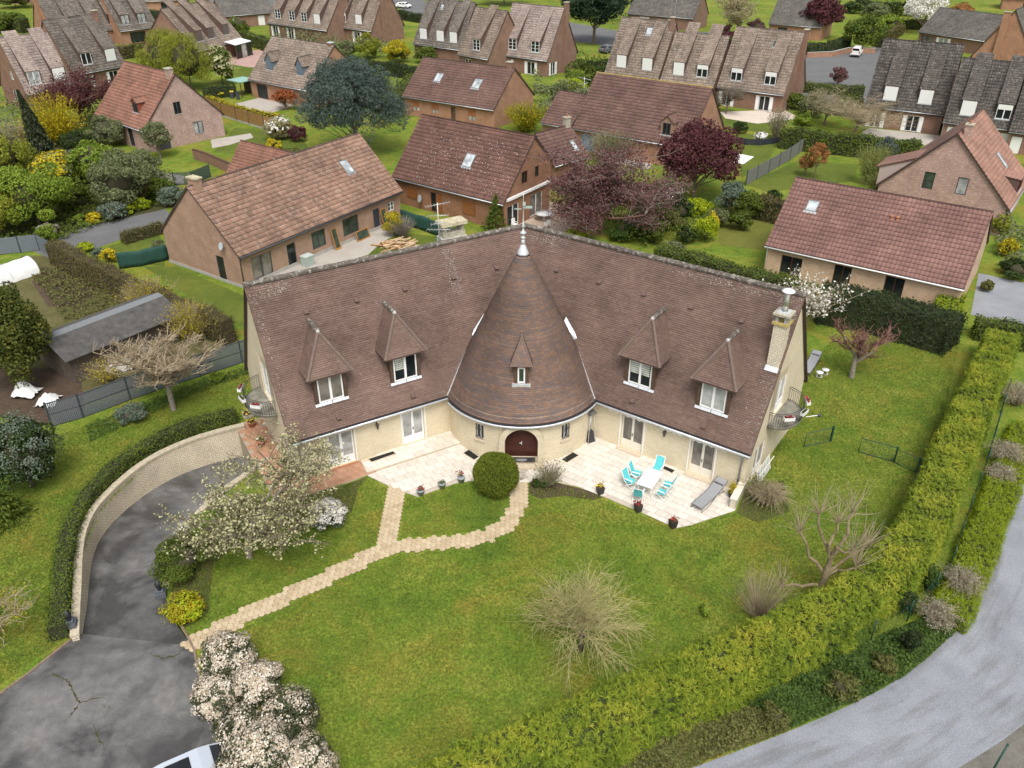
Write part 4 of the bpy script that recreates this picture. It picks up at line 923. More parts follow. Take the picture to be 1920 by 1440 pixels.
def b_tree(o, h, rng, w=4., d=None, mat=None, n=6000, leaf=.12, trunk_h=.25, r0=.18, clumps=40, cr=.3, bark=None, aspect=.6, low=-.5, fill=.35, longdn=0.0, conic=0.0, flowers=None, fn=0, fl=.08):
	d = d or w; ch = h * (1 - trunk_h * .7); zc = h - ch / 2
	P, O, br = blob_points(rng, n, w / 2 * .8, d / 2 * .8, ch / 2 * .8, clumps, cr, low=low - .3, fill=fill); P[:, :2] *= (1 + conic * (.25 - .8 * P[:, 2:3] / (ch / 2))).clip(.15, 2); P[:, 2] += zc; ok = P[:, 2] > .1; P, O, br = P[ok], O[ok], br[ok]
	V, F, rr = leaf_quads(P, rng, leaf, aspect, O, .45, np.array([[0, 0, -1.]]) if longdn else None, longdn, np.clip(br * .4 + rng.random(len(P)) * .6, 0, 1)); link('crown', np_mesh('crown', V, F, rr), mat, o)
	if flowers is not None:
		P, O, br = blob_points(rng, fn, w / 2 * .85, d / 2 * .85, ch / 2 * .85, clumps, cr, fill=0); P[:, 2] += zc; V, F, rr = leaf_quads(P, rng, fl, .8, O, .6); link('blossom', np_mesh('blossom', V, F, rr), flowers, o)
	segs = [(np.zeros(3), np.array([0, 0, h * .45]), r0, r0 * .6)]
	for _ in range(14):
		a = rng.random() * 6.28; z = h * (trunk_h * .6 + .25 * rng.random()); e = np.array([math.cos(a) * w * .33, math.sin(a) * d * .33, z + h * .3 * rng.random() + .2 * h])
		segs.append((np.array([0, 0, z]), e, r0 * .4, r0 * .12))
	V, F, r = tubes_np(segs, 7); link('trunk', np_mesh('trunk', V, F, r, smooth=True), bark or M_BARK, o)
def b_strands(o, h, rng, w=2.0, n=700, mat=None, up=True, droop=.0, r=.012, base=.12, leafmat=None, ln=0, lsz=.05, segs_=4, trunk=None, start=.0, lasp=.5, wild=.12, lo=.75, ldir=0.0, col=None, lspread=.03):
	"many thin stems fanning out from the base (or arching over from a trunk top)"
	a = rng.random(n) * 2 * math.pi; f = np.sqrt(rng.random(n)); dirx = np.cos(a) * f; diry = np.sin(a) * f
	z0 = h * start; L = (h - z0) * (lo + (1.02 - lo) * rng.random(n)) * (1 - .25 * f * f)
	P0 = np.stack([dirx * base, diry * base, np.full(n, z0)], 1); segs = []; pts = [P0]
	rad = w / 2 * (.8 + .4 * rng.random(n)); jit = rng.normal(0, wild, (n, 2))
	for s in range(1, segs_ + 1):
		t = s / segs_; rr = rad * f * (t ** (.75 if droop else 1.15)) + base * f
		z = z0 + L * (t if not droop else (math.sin(t * math.pi * (.5 + .5 * droop)) * (1.0) if True else t))
		if droop: z = z0 + (h - z0) * (np.sin(np.minimum(1, t * 1.4) * math.pi / 2) * (1 - .25 * f)) - droop * h * np.maximum(0, t - .45) ** 1.4 * (f * 1.5) * (.7 + .6 * rng.random(n))
		p = np.stack([np.cos(a) * rr + jit[:, 0] * t, np.sin(a) * rr + jit[:, 1] * t, np.maximum(z, .05)], 1); pts.append(p)
	for s in range(segs_):
		for i in range(n): segs.append((pts[s][i], pts[s + 1][i], r * (1 - .6 * s / segs_), r * (1 - .6 * (s + 1) / segs_)))
	V, F, q = tubes_np(segs, 3); link('stems', np_mesh('stems', V, F, q), mat, o)
	if leafmat is not None:
		k = rng.integers(0, n, ln); s = rng.integers(1 if segs_ > 1 else 0, segs_, ln); u = rng.random((ln, 1)); A = np.array(pts)
		P = A[s, k] * (1 - u) + A[s + 1, k] * u + rng.normal(0, lspread, (ln, 3)); D = _unit(A[s + 1, k] - A[s, k])
		V, F, q = leaf_quads(P, rng, lsz, lasp, None, 0, D, ldir); link('foliage', np_mesh('foliage', V, F, q), leafmat, o)
	if trunk:
		m = MB(); m.tube([(0, 0, -.05), (.04, .02, h * start * .5), (0, 0, h * start + .05)], [trunk, trunk * .8, trunk * .7], 8); m.build('trunk', M_BARK, o)
def b_cone(o, h, rng, w=2., mat=None, n=3000, leaf=.12, layers=14, droop=.35, lean=(0, 0), power=1.0, bark=None, base=.02, asp=.4):
	"conifer: sprays on drooping boughs along a leader"
	zz = rng.random(n) ** .8; r = (w / 2) * ((1 - zz) ** power) + base; a = rng.random(n) * 2 * math.pi; bow = np.round(zz * layers) / layers
	f = np.sqrt(rng.random(n)); a = a + rng.normal(0, .1, n); rr = r * (.45 + .6 * f) * (1 + .3 * np.sin(a * 5 + bow * 40))
	P = np.stack([np.cos(a) * rr + lean[0] * zz ** 2, np.sin(a) * rr + lean[1] * zz ** 2, h * (.06 + .94 * (.5 * zz + .5 * bow)) - droop * rr], 1); P[:, 2] = np.clip(P[:, 2], .05, None)
	D = np.stack([np.cos(a), np.sin(a), np.full(n, -droop * 1.5)], 1)
	V, F, q = leaf_quads(P, rng, leaf, asp, np.array([[0, 0, 1.]]), .4, _unit(D), .75); link('crown', np_mesh('crown', V, F, q), mat, o)
	m = MB(); m.tube([(0, 0, -.05), (lean[0] * .25, lean[1] * .25, h * .5), (lean[0] * .95, lean[1] * .95, h * .97)], [.03 * h, .018 * h, .01], 6); m.build('trunk', bark or M_BARK, o)
def resample(pts, step):
	pts = [Vector((p[0], p[1], 0)) for p in pts]; out = [pts[0]]
	for a, b in zip(pts[:-1], pts[1:]):
		n = max(1, int((b - a).length / step)); out += [a.lerp(b, (k + 1) / n) for k in range(n)]
	return out
def smooth_line(pts, it=2):
	for _ in range(it):
		q = [pts[0]]
		for a, b in zip(pts[:-1], pts[1:]): q += [a * .75 + b * .25, a * .25 + b * .75]
		pts = q + [pts[-1]]
	return pts
def hedge(name, label, pts, w, h, mat, seed, dens=90, leaf=.08, asp=.55, rough=.08, long_up=0.0, coremat=None, group=None, cat='hedge', taper=.9, z=0.0, wvar=.06, hvar=.05, spray=0.0, tuft=0):
	"clipped hedge along a ground line: > foliage, inner_branches"
	rng = np.random.default_rng(seed); pts = [Vector((p[0], p[1], 0)) for p in pts]; pts = smooth_line(pts, 2) if len(pts) > 2 else pts
	pts = resample(pts, .5); c0 = sum(pts, Vector()) / len(pts); o = empty(name, (c0.x, c0.y, z), 0, label, cat, group)
	A = np.array([(p.x - c0.x, p.y - c0.y) for p in pts]); d = np.gradient(A, axis=0); d = d / np.linalg.norm(d, axis=1, keepdims=True); nn = np.stack([-d[:, 1], d[:, 0]], 1)
	sl = np.linalg.norm(np.diff(A, axis=0), axis=1); s = np.concatenate([[0], np.cumsum(sl)]); L = s[-1]
	ph = rng.random(6) * 6.28
	hv = lambda x: h * (1 + hvar * (np.sin(x * .9 + ph[0]) + .7 * np.sin(x * 2.3 + ph[1]) + .4 * np.sin(x * 5.1 + ph[2])))
	wv = lambda x: w * (1 + wvar * (np.sin(x * 1.1 + ph[3]) + .6 * np.sin(x * 2.9 + ph[4])))
	N = int(L * (w + 2 * h) * dens) + int(2 * w * h * dens); x = rng.random(N) * L
	X = np.interp(x, s, A[:, 0]); Y = np.interp(x, s, A[:, 1]); NX = np.interp(x, s, nn[:, 0]); NY = np.interp(x, s, nn[:, 1])
	u = rng.random(N); per = w + 2 * h; pos = u * per; H = hv(x); Wd = wv(x)
	top = pos < w; left = (pos >= w) & (pos < w + h)
	lat = np.where(top, (pos / w - .5) * Wd, np.where(left, -.5, .5) * Wd); zz = np.where(top, H, np.where(left, (pos - w) / h, (pos - w - h) / h) * H)
	k = 1 - (1 - taper) * zz / h; lat = lat * k
	on = np.stack([NX * np.where(top, 0, np.where(left, -1, 1)), NY * np.where(top, 0, np.where(left, -1, 1)), np.where(top, 1, .15)], 1)
	ends = rng.random(N) < (w * h * 2) / (L * per + 1e-6)          # close the two ends
	e0 = rng.random(N) < .5; x2 = np.where(e0, 0, L)
	X = np.where(ends, np.interp(x2, s, A[:, 0]), X); Y = np.where(ends, np.interp(x2, s, A[:, 1]), Y); NX = np.where(ends, np.interp(x2, s, nn[:, 0]), NX); NY = np.where(ends, np.interp(x2, s, nn[:, 1]), NY)
	lat = np.where(ends, (rng.random(N) - .5) * w, lat); zz = np.where(ends, rng.random(N) * h, zz)
	P = np.stack([X + NX * lat, Y + NY * lat, zz], 1) + rng.normal(0, rough, (N, 3)); P[:, 2] = np.maximum(P[:, 2], .03)
	rr = np.clip(.5 + .28 * np.sin(x * 1.7 + ph[5]) * np.sin(lat * 3 + x * .6) + .22 * rng.normal(size=N), 0, 1)
	if tuft:
		D = _unit(_unit(on) * .75 + rng.normal(0, .5, (N, 3)) + np.array([[0, 0, .35]])); br = np.clip(.5 + .3 * np.sin(x * 1.7 + ph[5]) * np.sin(lat * 2 + x * .5) + .2 * rng.normal(size=N) + .22 * top, 0, 1)  # top tufts paler: lit top and gold growth put into their colour
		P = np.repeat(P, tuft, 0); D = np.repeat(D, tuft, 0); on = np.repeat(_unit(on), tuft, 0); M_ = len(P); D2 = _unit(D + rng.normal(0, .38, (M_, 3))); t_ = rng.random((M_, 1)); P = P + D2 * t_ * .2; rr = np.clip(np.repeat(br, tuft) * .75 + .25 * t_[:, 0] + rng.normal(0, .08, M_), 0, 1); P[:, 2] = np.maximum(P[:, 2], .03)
		V, F, q = leaf_quads(P, rng, leaf, asp, _unit(on + np.array([[0, 0, .4]])), .6, D2, .9, rr); link('foliage', np_mesh('foliage', V, F, q), mat, o)
	else: V, F, q = leaf_quads(P, rng, leaf, asp, _unit(on), .62, _unit(on + np.array([[0, 0, long_up]])) if long_up or spray else None, spray, rr)
	if not tuft: link('foliage', np_mesh('foliage', V, F, q), mat, o)
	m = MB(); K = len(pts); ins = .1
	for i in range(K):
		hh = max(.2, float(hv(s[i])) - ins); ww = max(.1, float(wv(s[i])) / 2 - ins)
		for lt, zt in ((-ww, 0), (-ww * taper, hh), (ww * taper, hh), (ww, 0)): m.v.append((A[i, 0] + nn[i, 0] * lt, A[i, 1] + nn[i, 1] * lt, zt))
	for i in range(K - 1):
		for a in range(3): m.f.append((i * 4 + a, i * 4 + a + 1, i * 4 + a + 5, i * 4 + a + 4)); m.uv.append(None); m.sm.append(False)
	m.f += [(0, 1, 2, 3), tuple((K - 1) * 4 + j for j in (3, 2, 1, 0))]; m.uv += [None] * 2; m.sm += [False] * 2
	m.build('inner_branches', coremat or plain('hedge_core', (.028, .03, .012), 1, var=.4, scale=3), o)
	return o
def ground_cover(name, label, poly, mat, seed, n, leaf, hgt=.15, cat='ground cover', asp=.7, z=0.0, avoid=None, bushy=0.0):
	rng = np.random.default_rng(seed); poly = np.array([(p[0], p[1]) for p in poly]); lo, hi = poly.min(0), poly.max(0); c0 = poly.mean(0)
	Q = lo + (hi - lo) * rng.random((n * 4, 2)); ins = np.zeros(len(Q), bool); j = len(poly) - 1
	for i in range(len(poly)):
		a, b = poly[i], poly[j]; cond = ((a[1] > Q[:, 1]) != (b[1] > Q[:, 1])) & (Q[:, 0] < (b[0] - a[0]) * (Q[:, 1] - a[1]) / (b[1] - a[1] + 1e-12) + a[0]); ins ^= cond; j = i
	Q = Q[ins]
	if avoid:
		for L, dd in avoid:
			for a, b in zip(L[:-1], L[1:]):
				a2 = np.array((a.x, a.y)); e = np.array((b.x, b.y)) - a2; t = np.clip(((Q - a2) @ e) / max(e @ e, 1e-9), 0, 1); Q = Q[np.linalg.norm(Q - a2 - t[:, None] * e, axis=1) > dd]
	Q = Q[:n]; m = len(Q); hh = hgt * (.3 + .7 * (.5 + .5 * np.sin(Q[:, 0] * 2.1 + 3 * np.sin(Q[:, 1] * 1.3)))) * (.5 + rng.random(m))
	if bushy:
		f = .5 + .28 * np.sin(Q[:, 0] * bushy + 2 * np.sin(Q[:, 1] * bushy * .7)) + .28 * np.sin(Q[:, 1] * bushy * 1.3 + 1.7 * np.sin(Q[:, 0] * bushy * .6)); top = hgt * np.sqrt(np.clip((f - .45) * 2.2, 0, 1)); Q = Q[top > .1]; top = top[top > .1]; m = len(Q); hh = top * (1 - .6 * rng.random(m) ** 2)
	P = np.stack([Q[:, 0] - c0[0], Q[:, 1] - c0[1], hh + .01], 1); V, F, r = leaf_quads(P, rng, leaf, asp, np.array([[0, 0, 1.]]), .55)
	o = link(name, np_mesh(name, V, F, r), mat, None, (c0[0], c0[1], z)); tag(o, label, cat, kind='stuff'); return o
LF = {}
def L_(k, *cols, **kw): LF[k] = leaf('leaf_' + k, cols, **kw); return LF[k]
L_('box', (0.0455, 0.0715, 0.013), (0.0975, 0.143, 0.0182), (0.169, 0.221, 0.026))
L_('ball', (0.065, 0.091, 0.0104), (0.143, 0.182, 0.0156), (0.247, 0.286, 0.0325), transl=.3)
L_('thuja', (.03, .055, .008), (.09, .14, .012), (.17, .24, .018), (.30, .33, .03), (.50, .43, .05), nscale=.45, namt=.4)
L_('juniper', (0.117, 0.169, 0.0078), (0.195, 0.26, 0.0104), (0.286, 0.338, 0.0156))
L_('dark', (0.0156, 0.0286, 0.0104), (0.039, 0.065, 0.0156), (0.0715, 0.111, 0.026))
L_('yew', (0.013, 0.0234, 0.0091), (0.0286, 0.0468, 0.013), (0.0585, 0.0806, 0.0208))
L_('viburnum', (.04, .052, .025), (.08, .095, .045), (.14, .15, .08))
L_('laurel', (0.026, 0.039, 0.0104), (0.078, 0.0975, 0.0156), (0.182, 0.169, 0.026), nscale=1.2)
L_('privet', (0.039, 0.065, 0.0104), (0.091, 0.13, 0.0156), (0.156, 0.195, 0.026))
L_('brownhedge', (0.065, 0.0715, 0.0182), (0.13, 0.111, 0.0325), (0.195, 0.156, 0.052), nscale=.5, namt=.5)
L_('willow', (0.156, 0.182, 0.0195), (0.247, 0.273, 0.0325), (0.351, 0.364, 0.052), transl=.35)
L_('olive', (0.091, 0.111, 0.0455), (0.156, 0.182, 0.078), (0.247, 0.26, 0.13))
L_('spring', (0.091, 0.143, 0.0156), (0.182, 0.26, 0.026), (0.286, 0.364, 0.052))
L_('yellow', (.33, .26, .01), (.5, .4, .015), (.62, .52, .03))
L_('gold', (0.208, 0.195, 0.013), (0.39, 0.325, 0.0156), (0.585, 0.468, 0.026))
L_('lime', (0.182, 0.26, 0.0104), (0.312, 0.377, 0.013), (0.442, 0.494, 0.026))
L_('plum', (0.0455, 0.0156, 0.0182), (0.091, 0.026, 0.0312), (0.156, 0.052, 0.0546), transl=.15)
L_('plumpale', (0.078, 0.039, 0.039), (0.143, 0.065, 0.065), (0.221, 0.117, 0.111), transl=.15)
L_('redmaple', (0.182, 0.052, 0.0195), (0.312, 0.0975, 0.0325), (0.416, 0.156, 0.065))
L_('photinia', (0.182, 0.091, 0.026), (0.338, 0.156, 0.052), (0.455, 0.234, 0.091))
L_('cedar', (0.0455, 0.0715, 0.0585), (0.0845, 0.117, 0.0975), (0.156, 0.195, 0.169))
L_('fir', (0.026, 0.0416, 0.0208), (0.0585, 0.078, 0.0364), (0.104, 0.117, 0.0585))
L_('pine', (0.013, 0.0286, 0.0156), (0.0286, 0.0546, 0.026), (0.0585, 0.091, 0.0455))
L_('white', (.55, .52, .45), (.72, .70, .64), (.82, .80, .76), transl=.1, namt=.15)
L_('pinkwhite', (.24, .17, .09), (.44, .36, .26), (.62, .56, .46), (.76, .72, .64), transl=.1, namt=.3, nscale=1.4)
L_('buds', (.30, .30, .13), (.44, .42, .22), (.60, .57, .38), transl=.2)
L_('twigleaf', (0.208, 0.195, 0.078), (0.312, 0.286, 0.13), (0.429, 0.377, 0.208))
L_('greybush', (0.221, 0.202, 0.143), (0.338, 0.312, 0.234), (0.468, 0.429, 0.338))
L_('ivy', (0.0234, 0.0455, 0.0104), (0.0585, 0.104, 0.0182), (0.117, 0.182, 0.0325))
L_('ivybrown', (0.065, 0.052, 0.026), (0.111, 0.117, 0.0325), (0.156, 0.169, 0.0455), (0.169, 0.104, 0.065))
L_('grassy', (.055, .10, .013), (.11, .165, .019), (.17, .21, .028), (.27, .25, .05), nscale=.3, namt=.5)
L_('bluegreen', (0.078, 0.111, 0.078), (0.143, 0.182, 0.13), (0.221, 0.26, 0.195))
L_('bamboo', (0.156, 0.182, 0.039), (0.26, 0.286, 0.078), (0.39, 0.403, 0.156))
villa_extras(V0)
M_GRASS = ground_mat('grass', [(.34, (.06, .108, .014)), (.46, (.11, .17, .019)), (.55, (.165, .205, .028)), (.66, (.25, .235, .045))], .16, 1.1, 7, .8, .62, patch=(.22, .175, .03), pstops=(.5, .68), pscale=.24)
M_LAWN = ground_mat('bright_lawn', [(.3, (.06, .09, .016)), (.5, (.095, .125, .02)), (.68, (.14, .155, .028))], .2, 1.4, 12, .6, .35)
M_ASPH = ground_mat('street_asphalt', [(.3, (.11, .11, .112)), (.7, (.165, .165, .165))], .3, 2, 30, .3, .12)
M_PAVE = ground_mat('concrete_paving', [(.3, (.32, .29, .25)), (.7, (.46, .42, .37))], .6, 3, 18, .2, .15)
def drive_mat():
	m, t, b, o = _new('driveway_asphalt')
	n1 = _noise(t, .28, 5, .6, dist=.7); n2 = _noise(t, 1.6, 6, .7, dist=.5); n3 = _noise(t, 28, 3, .7)
	r = _ramp(t, n1.outputs[0], [(.40, (.06, .058, .056)), (.46, (.095, .093, .09)), (.56, (.135, .132, .127)), (.68, (.175, .17, .163))])
	r2 = _ramp(t, n2.outputs[0], [(.3, .7), (.7, 1.2)]); c = _mix(t, r.outputs[0], r2.outputs[0], 1.0, 'MULTIPLY')
	n4 = _noise(t, .55, 5, .7, dist=1.0); r4 = _ramp(t, n4.outputs[0], [(.62, 0.0), (.74, .5)]); c = _mix(t, c, (.09, .06, .03), r4.outputs[0])
	r3 = _ramp(t, n3.outputs[0], [(.3, .62), (.7, 1.4)]); c = _mix(t, c, r3.outputs[0], 1.0, 'MULTIPLY')
	t.links.new(c, b.inputs['Base Color']); rr = _ramp(t, n1.outputs[0], [(.42, .45), (.55, .85)]); t.links.new(rr.outputs[0], b.inputs['Roughness']); _bump(t, b, n3.outputs[0], .3, .01)
	return m
def gravel_mat():
	m, t, b, o = _new('gravel')
	n1 = _noise(t, .45, 5, .6, dist=.3); n2 = _noise(t, 16, 3, .8); n3 = _noise(t, 48, 2, .8)
	at = t.nodes.new('ShaderNodeTexCoord'); mp = t.nodes.new('ShaderNodeMapping'); mp.inputs['Scale'].default_value = (1.0, .12, 1); t.links.new(at.outputs['UV'], mp.inputs['Vector'])
	ns = t.nodes.new('ShaderNodeTexNoise'); ns.inputs['Scale'].default_value = 1.7; ns.inputs['Detail'].default_value = 5; t.links.new(mp.outputs[0], ns.inputs['Vector'])
	r = _ramp(t, n1.outputs[0], [(.3, (.20, .212, .235)), (.7, (.275, .29, .315))])
	tr = _ramp(t, ns.outputs[0], [(.5, 0.0), (.68, .6)]); c = _mix(t, r.outputs[0], (.115, .11, .105), tr.outputs[0])
	r2 = _ramp(t, n2.outputs[0], [(.3, .75), (.7, 1.25)]); c = _mix(t, c, r2.outputs[0], 1.0, 'MULTIPLY')
	r3 = _ramp(t, n3.outputs[0], [(.3, .7), (.7, 1.3)]); c = _mix(t, c, r3.outputs[0], 1.0, 'MULTIPLY')
	t.links.new(c, b.inputs['Base Color']); b.inputs['Roughness'].default_value = .95; _bump(t, b, n3.outputs[0], .6, .03)
	return m
def cdt_sheet(name, outer, holes, mat, z, kind='structure', label=None):
	pts = []; edges = [];
	for loop in [outer] + holes:
		b = len(pts); pts += [Vector((p[0], p[1])) for p in loop]; n = len(loop); edges += [(b + k, b + (k + 1) % n) for k in range(n)]
	v, e, f, *_ = delaunay_2d_cdt(pts, edges, [], 1, 1e-5)
	def inside(p, L):
		r = False; j = len(L) - 1
		for i in range(len(L)):
			a, b = L[i], L[j]
			if (a[1] > p.y) != (b[1] > p.y) and p.x < (b[0] - a[0]) * (p.y - a[1]) / (b[1] - a[1]) + a[0]: r = not r
			j = i
		return r
	keep = []
	for t in f:
		c = sum((v[k] for k in t), Vector((0, 0))) / len(t)
		if inside(c, outer) and not any(inside(c, h) for h in holes): keep.append(t)
	me = bpy.data.meshes.new(name); me.from_pydata([(p.x, p.y, 0) for p in v], [], keep); me.update()
	o = link(name, me, mat, None, (0, 0, z), kind=kind); return o
def gp(*pp, z=0.0): return [G(x, y, z) for x, y in pp]
def sheet(name, pp, mat, z, kind='structure'): return cdt_sheet(name, [tuple(p[:2]) for p in (pp if hasattr(pp[0], 'z') else gp(*pp))], [], mat, z, kind)
WALL_PX = [(458, 797), (376, 818), (307, 846), (258, 876), (213, 915), (177, 954), (158, 997), (152, 1045), (151, 1095), (148, 1140), (146, 1189)]
WALL_Z = [-1.95, -1.8, -1.72, -1.66, -1.5, -1.42, -1.32, -1.2, -.92, -.6, -.15]
WALL = [G(x, y, .37) for x, y in WALL_PX]
RIGHT_PX = [(500, 862), (455, 895), (405, 930), (362, 972), (332, 1020), (313, 1065), (306, 1105), (318, 1145), (340, 1180), (362, 1213)]
RIGHT_Z = [-2.0, -1.95, -1.8, -1.6, -1.4, -1.15, -.85, -.5, -.22, -.02]
RGT = [G(x, y, 0) for x, y in RIGHT_PX]
hole = [(p.x, p.y) for p in WALL] + [(p.x, p.y) for p in reversed(RGT)]
ground = cdt_sheet('ground', [(-420, 4), (420, 4), (420, 700), (-420, 700)], [hole], M_GRASS, 0)
def strip(name, A, ZA, B, ZB, mat, n=10, kind='structure', jit=.0):
	k = 40
	def rs(P, Z):
		P = [Vector((p.x, p.y, z)) for p, z in zip(P, Z)]; P = smooth_line(P, 2); d = [0]
		for a, b in zip(P[:-1], P[1:]): d.append(d[-1] + (b - a).length)
		out = []
		for i in range(k + 1):
			s = d[-1] * i / k; j = max(0, min(len(d) - 2, next((q for q in range(len(d) - 1) if d[q + 1] >= s), len(d) - 2))); out.append(P[j].lerp(P[j + 1], (s - d[j]) / max(1e-6, d[j + 1] - d[j])))
		return out
	a, b = rs(A, ZA), rs(B, ZB); m = MB()
	for i in range(k + 1):
		for j in range(n + 1): m.v.append(tuple(a[i].lerp(b[i], j / n)))
	Ln = sum((a[i + 1] - a[i]).length for i in range(k))
	for i in range(k):
		for j in range(n):
			q = [(i, j), (i, j + 1), (i + 1, j + 1), (i + 1, j)]; m.f.append(tuple(x * (n + 1) + y for x, y in q)); m.uv.append([(y / n * 4, x / k * Ln) for x, y in q]); m.sm.append(True)
	return m.build(name, mat, kind=kind)
M_DRIVE = drive_mat()
drive = strip('driveway', WALL, WALL_Z, RGT, RIGHT_Z, M_DRIVE)
fore = sheet('driveway_forecourt', [(146, 1188), (60, 1258), (-60, 1345), (-260, 1500), (-200, 1700), (480, 1700), (440, 1500), (408, 1420), (398, 1340), (372, 1272), (362, 1211)], M_DRIVE, .004)
for nm, L in (('kerb', [(140, 1194), (60, 1258), (-60, 1345), (-260, 1500)]), ('kerb', [(340, 1172), (364, 1218), (376, 1280)])):
	m = MB(); P = gp(*L)
	for a, b in zip(P[:-1], P[1:]):
		d = (b - a).normalized(); s = Vector((-d.y, d.x, 0)) * .05; m.hexa([a - s, b - s, b + s, a + s] + [p + Vector((0, 0, .06)) for p in (a - s, b - s, b + s, a + s)])
	m.build(nm, plain('old_kerb', (.2, .14, .10), .9, var=.3), kind='structure')
for c in ([(95, 1258), (108, 1268), (126, 1274), (135, 1290), (142, 1308), (150, 1318), (178, 1310), (207, 1310)], [(150, 1318), (140, 1333), (118, 1353)], [(190, 1323), (210, 1328)], [(175, 1358), (186, 1385), (196, 1405)], [(283, 1225), (300, 1233), (325, 1232), (350, 1216)], [(300, 1235), (312, 1238)]):
	m = MB(); P = gp(*c); rg = random.Random(len(c)); Q = [P[0]]
	for p, q in zip(P[:-1], P[1:]): Q += [p.lerp(q, k / 5) + Vector((rg.uniform(-.06, .06), rg.uniform(-.06, .06), 0)) for k in range(1, 5)] + [q]
	ws = [rg.uniform(.006, .035) * (1.6 if 2 < i < len(Q) - 4 else .5) for i in range(len(Q))]
	for i in range(len(Q) - 1):
		p, q = Q[i], Q[i + 1]; d = (q - p).normalized(); s_ = Vector((-d.y, d.x, 0)); m.add([p - s_ * ws[i], q - s_ * ws[i + 1], q + s_ * ws[i + 1], p + s_ * ws[i]], [(0, 1, 2, 3)])
	m.build('crack', plain('crack_moss', (.06, .055, .02), 1, var=.4), fore, (0, 0, .004))
road = strip('gravel_road', gp((1990, 560), (1985, 660), (1945, 780), (1918, 880), (1886, 985), (1842, 1100), (1790, 1190), (1700, 1268), (1600, 1320), (1480, 1372), (1320, 1432), (1200, 1475), (1000, 1540)), [.01] * 13,
			 gp((2130, 560), (2110, 680), (2080, 800), (2080, 930), (2070, 1070), (2045, 1200), (1990, 1300), (1895, 1380), (1790, 1445), (1680, 1510), (1560, 1565), (1420, 1620), (1180, 1720)), [.01] * 13, gravel_mat(), 8)
sheet('gravel_yard', [(1835, 512), (1990, 545), (1990, 640), (1905, 612), (1820, 590)], gravel_mat(), .006)
sheet('verge_soil', [(1560, 1520), (1680, 1470), (1840, 1375), (1950, 1290), (2100, 1250), (1900, 1600), (1500, 1700)], ground_mat('stony_soil', [(.3, (.10, .09, .075)), (.7, (.2, .19, .165))], .8, 4, 26, .5), .005)
M_SLAB = attrmat('terrace_slab', [(.56, .505, .435), (.62, .565, .49), (.67, .615, .545)], .75, .09, 3)
M_BED = plain('slab_bed', (.47, .41, .34), .9, var=.15)
TERR = gp((672, 868), (690, 893), (740, 917), (784, 932), (807, 923), (853, 907), (893, 901), (955, 905), (993, 905), (1007, 897), (1045, 905), (1083, 913), (1135, 933), (1202, 961), (1267, 991), (1296, 985), (1378, 958), (1392, 915), (1380, 880), (1200, 800), (960, 790), (780, 800))
terr = cdt_sheet('terrace', [(p.x, p.y) for p in TERR], [], M_BED, .012)
def in_poly(p, L):
	r = False; j = len(L) - 1
	for i in range(len(L)):
		a, b = L[i], L[j]
		if (a.y > p.y) != (b.y > p.y) and p.x < (b.x - a.x) * (p.y - a.y) / (b.y - a.y) + a.x: r = not r
		j = i
	return r
def dist_edge(p, L):
	best = 9
	for i in range(len(L)):
		a, b = L[i - 1], L[i]; d = Vector((b.x - a.x, b.y - a.y)); w = Vector((p.x - a.x, p.y - a.y)); t = max(0, min(1, w.dot(d) / max(d.length_squared, 1e-9))); best = min(best, (w - d * t).length)
	return best
def clip_poly(P, keep):
	"clip a small convex slab by half plane (point, inward normal)"
	out = []
	p0, n = keep
	for i in range(len(P)):
		a, b = P[i], P[(i + 1) % len(P)]; da, db = (a - p0).dot(n), (b - p0).dot(n)
		if da >= 0: out.append(a)
		if da * db < 0: out.append(a.lerp(b, da / (da - db)))
	return out
def slabs(parent, poly, E, N, z, sx, sy, cond, h=.022, name='slab'):
	me = {}; k = 0; O = VA.copy(); P2 = [Vector((p.x, p.y, 0)) for p in poly]
	for j in range(-14, 16):
		for i in range(-34, 44):
			x = (i + (.5 if j % 2 else 0)) * sx; y = 3.0 + j * sy; c = O + E * (x + sx / 2) + N * (y + sy / 2); c.z = 0
			if not cond(c) or not in_poly(c, P2): continue
			g = .009; cs = [O + E * (x + a) + N * (y + b) for a, b in ((g, g), (sx - g, g), (sx - g, sy - g), (g, sy - g))]; cs = [Vector((q.x, q.y, 0)) for q in cs]
			if all(in_poly(q, P2) for q in cs):
				if 'm' not in me:
					m = MB(); m.prism([q - c for q in (cs if (cs[1] - cs[0]).cross(cs[2] - cs[1]).z > 0 else cs[::-1])], 0, h); me['m'] = m.mesh(name)
				link(name, me['m'], M_SLAB, parent, (c.x, c.y, z)); k += 1
			elif dist_edge(c, P2) > .06:
				pc = cs
				for t in range(len(P2)):
					a, b = P2[t - 1], P2[t]; d = (b - a);
					if d.length < 1e-6: continue
					nn = Vector((-d.y, d.x, 0)).normalized()
					if (c - a).dot(nn) < 0: nn = -nn
					w = (c - a).dot(d) / d.length_squared
					if -.15 < w < 1.15 and abs((c - a).dot(nn)) < sx: pc = clip_poly(pc, (a, nn))
					if len(pc) < 3: break
				if len(pc) >= 3:
					m = MB(); m.prism([q - c for q in (pc if (pc[1] - pc[0]).cross(pc[2] - pc[1]).z > 0 else pc[::-1])], 0, h); link(name, m.mesh(name), M_SLAB, parent, (c.x, c.y, z)); k += 1
	return k
def outside_house(c):
	w = c - VA; w.z = 0
	if w.dot(NL) < WT - .2 and w.dot(EL) > 0 and w.dot(EL) > w.dot(ER): return False
	if w.dot(NR) < WT - .2 and w.dot(ER) > 0 and w.dot(ER) >= w.dot(EL): return False
	return (Vector((c.x, c.y, 0)) - CC).length > TR - .3
AX = CC.x
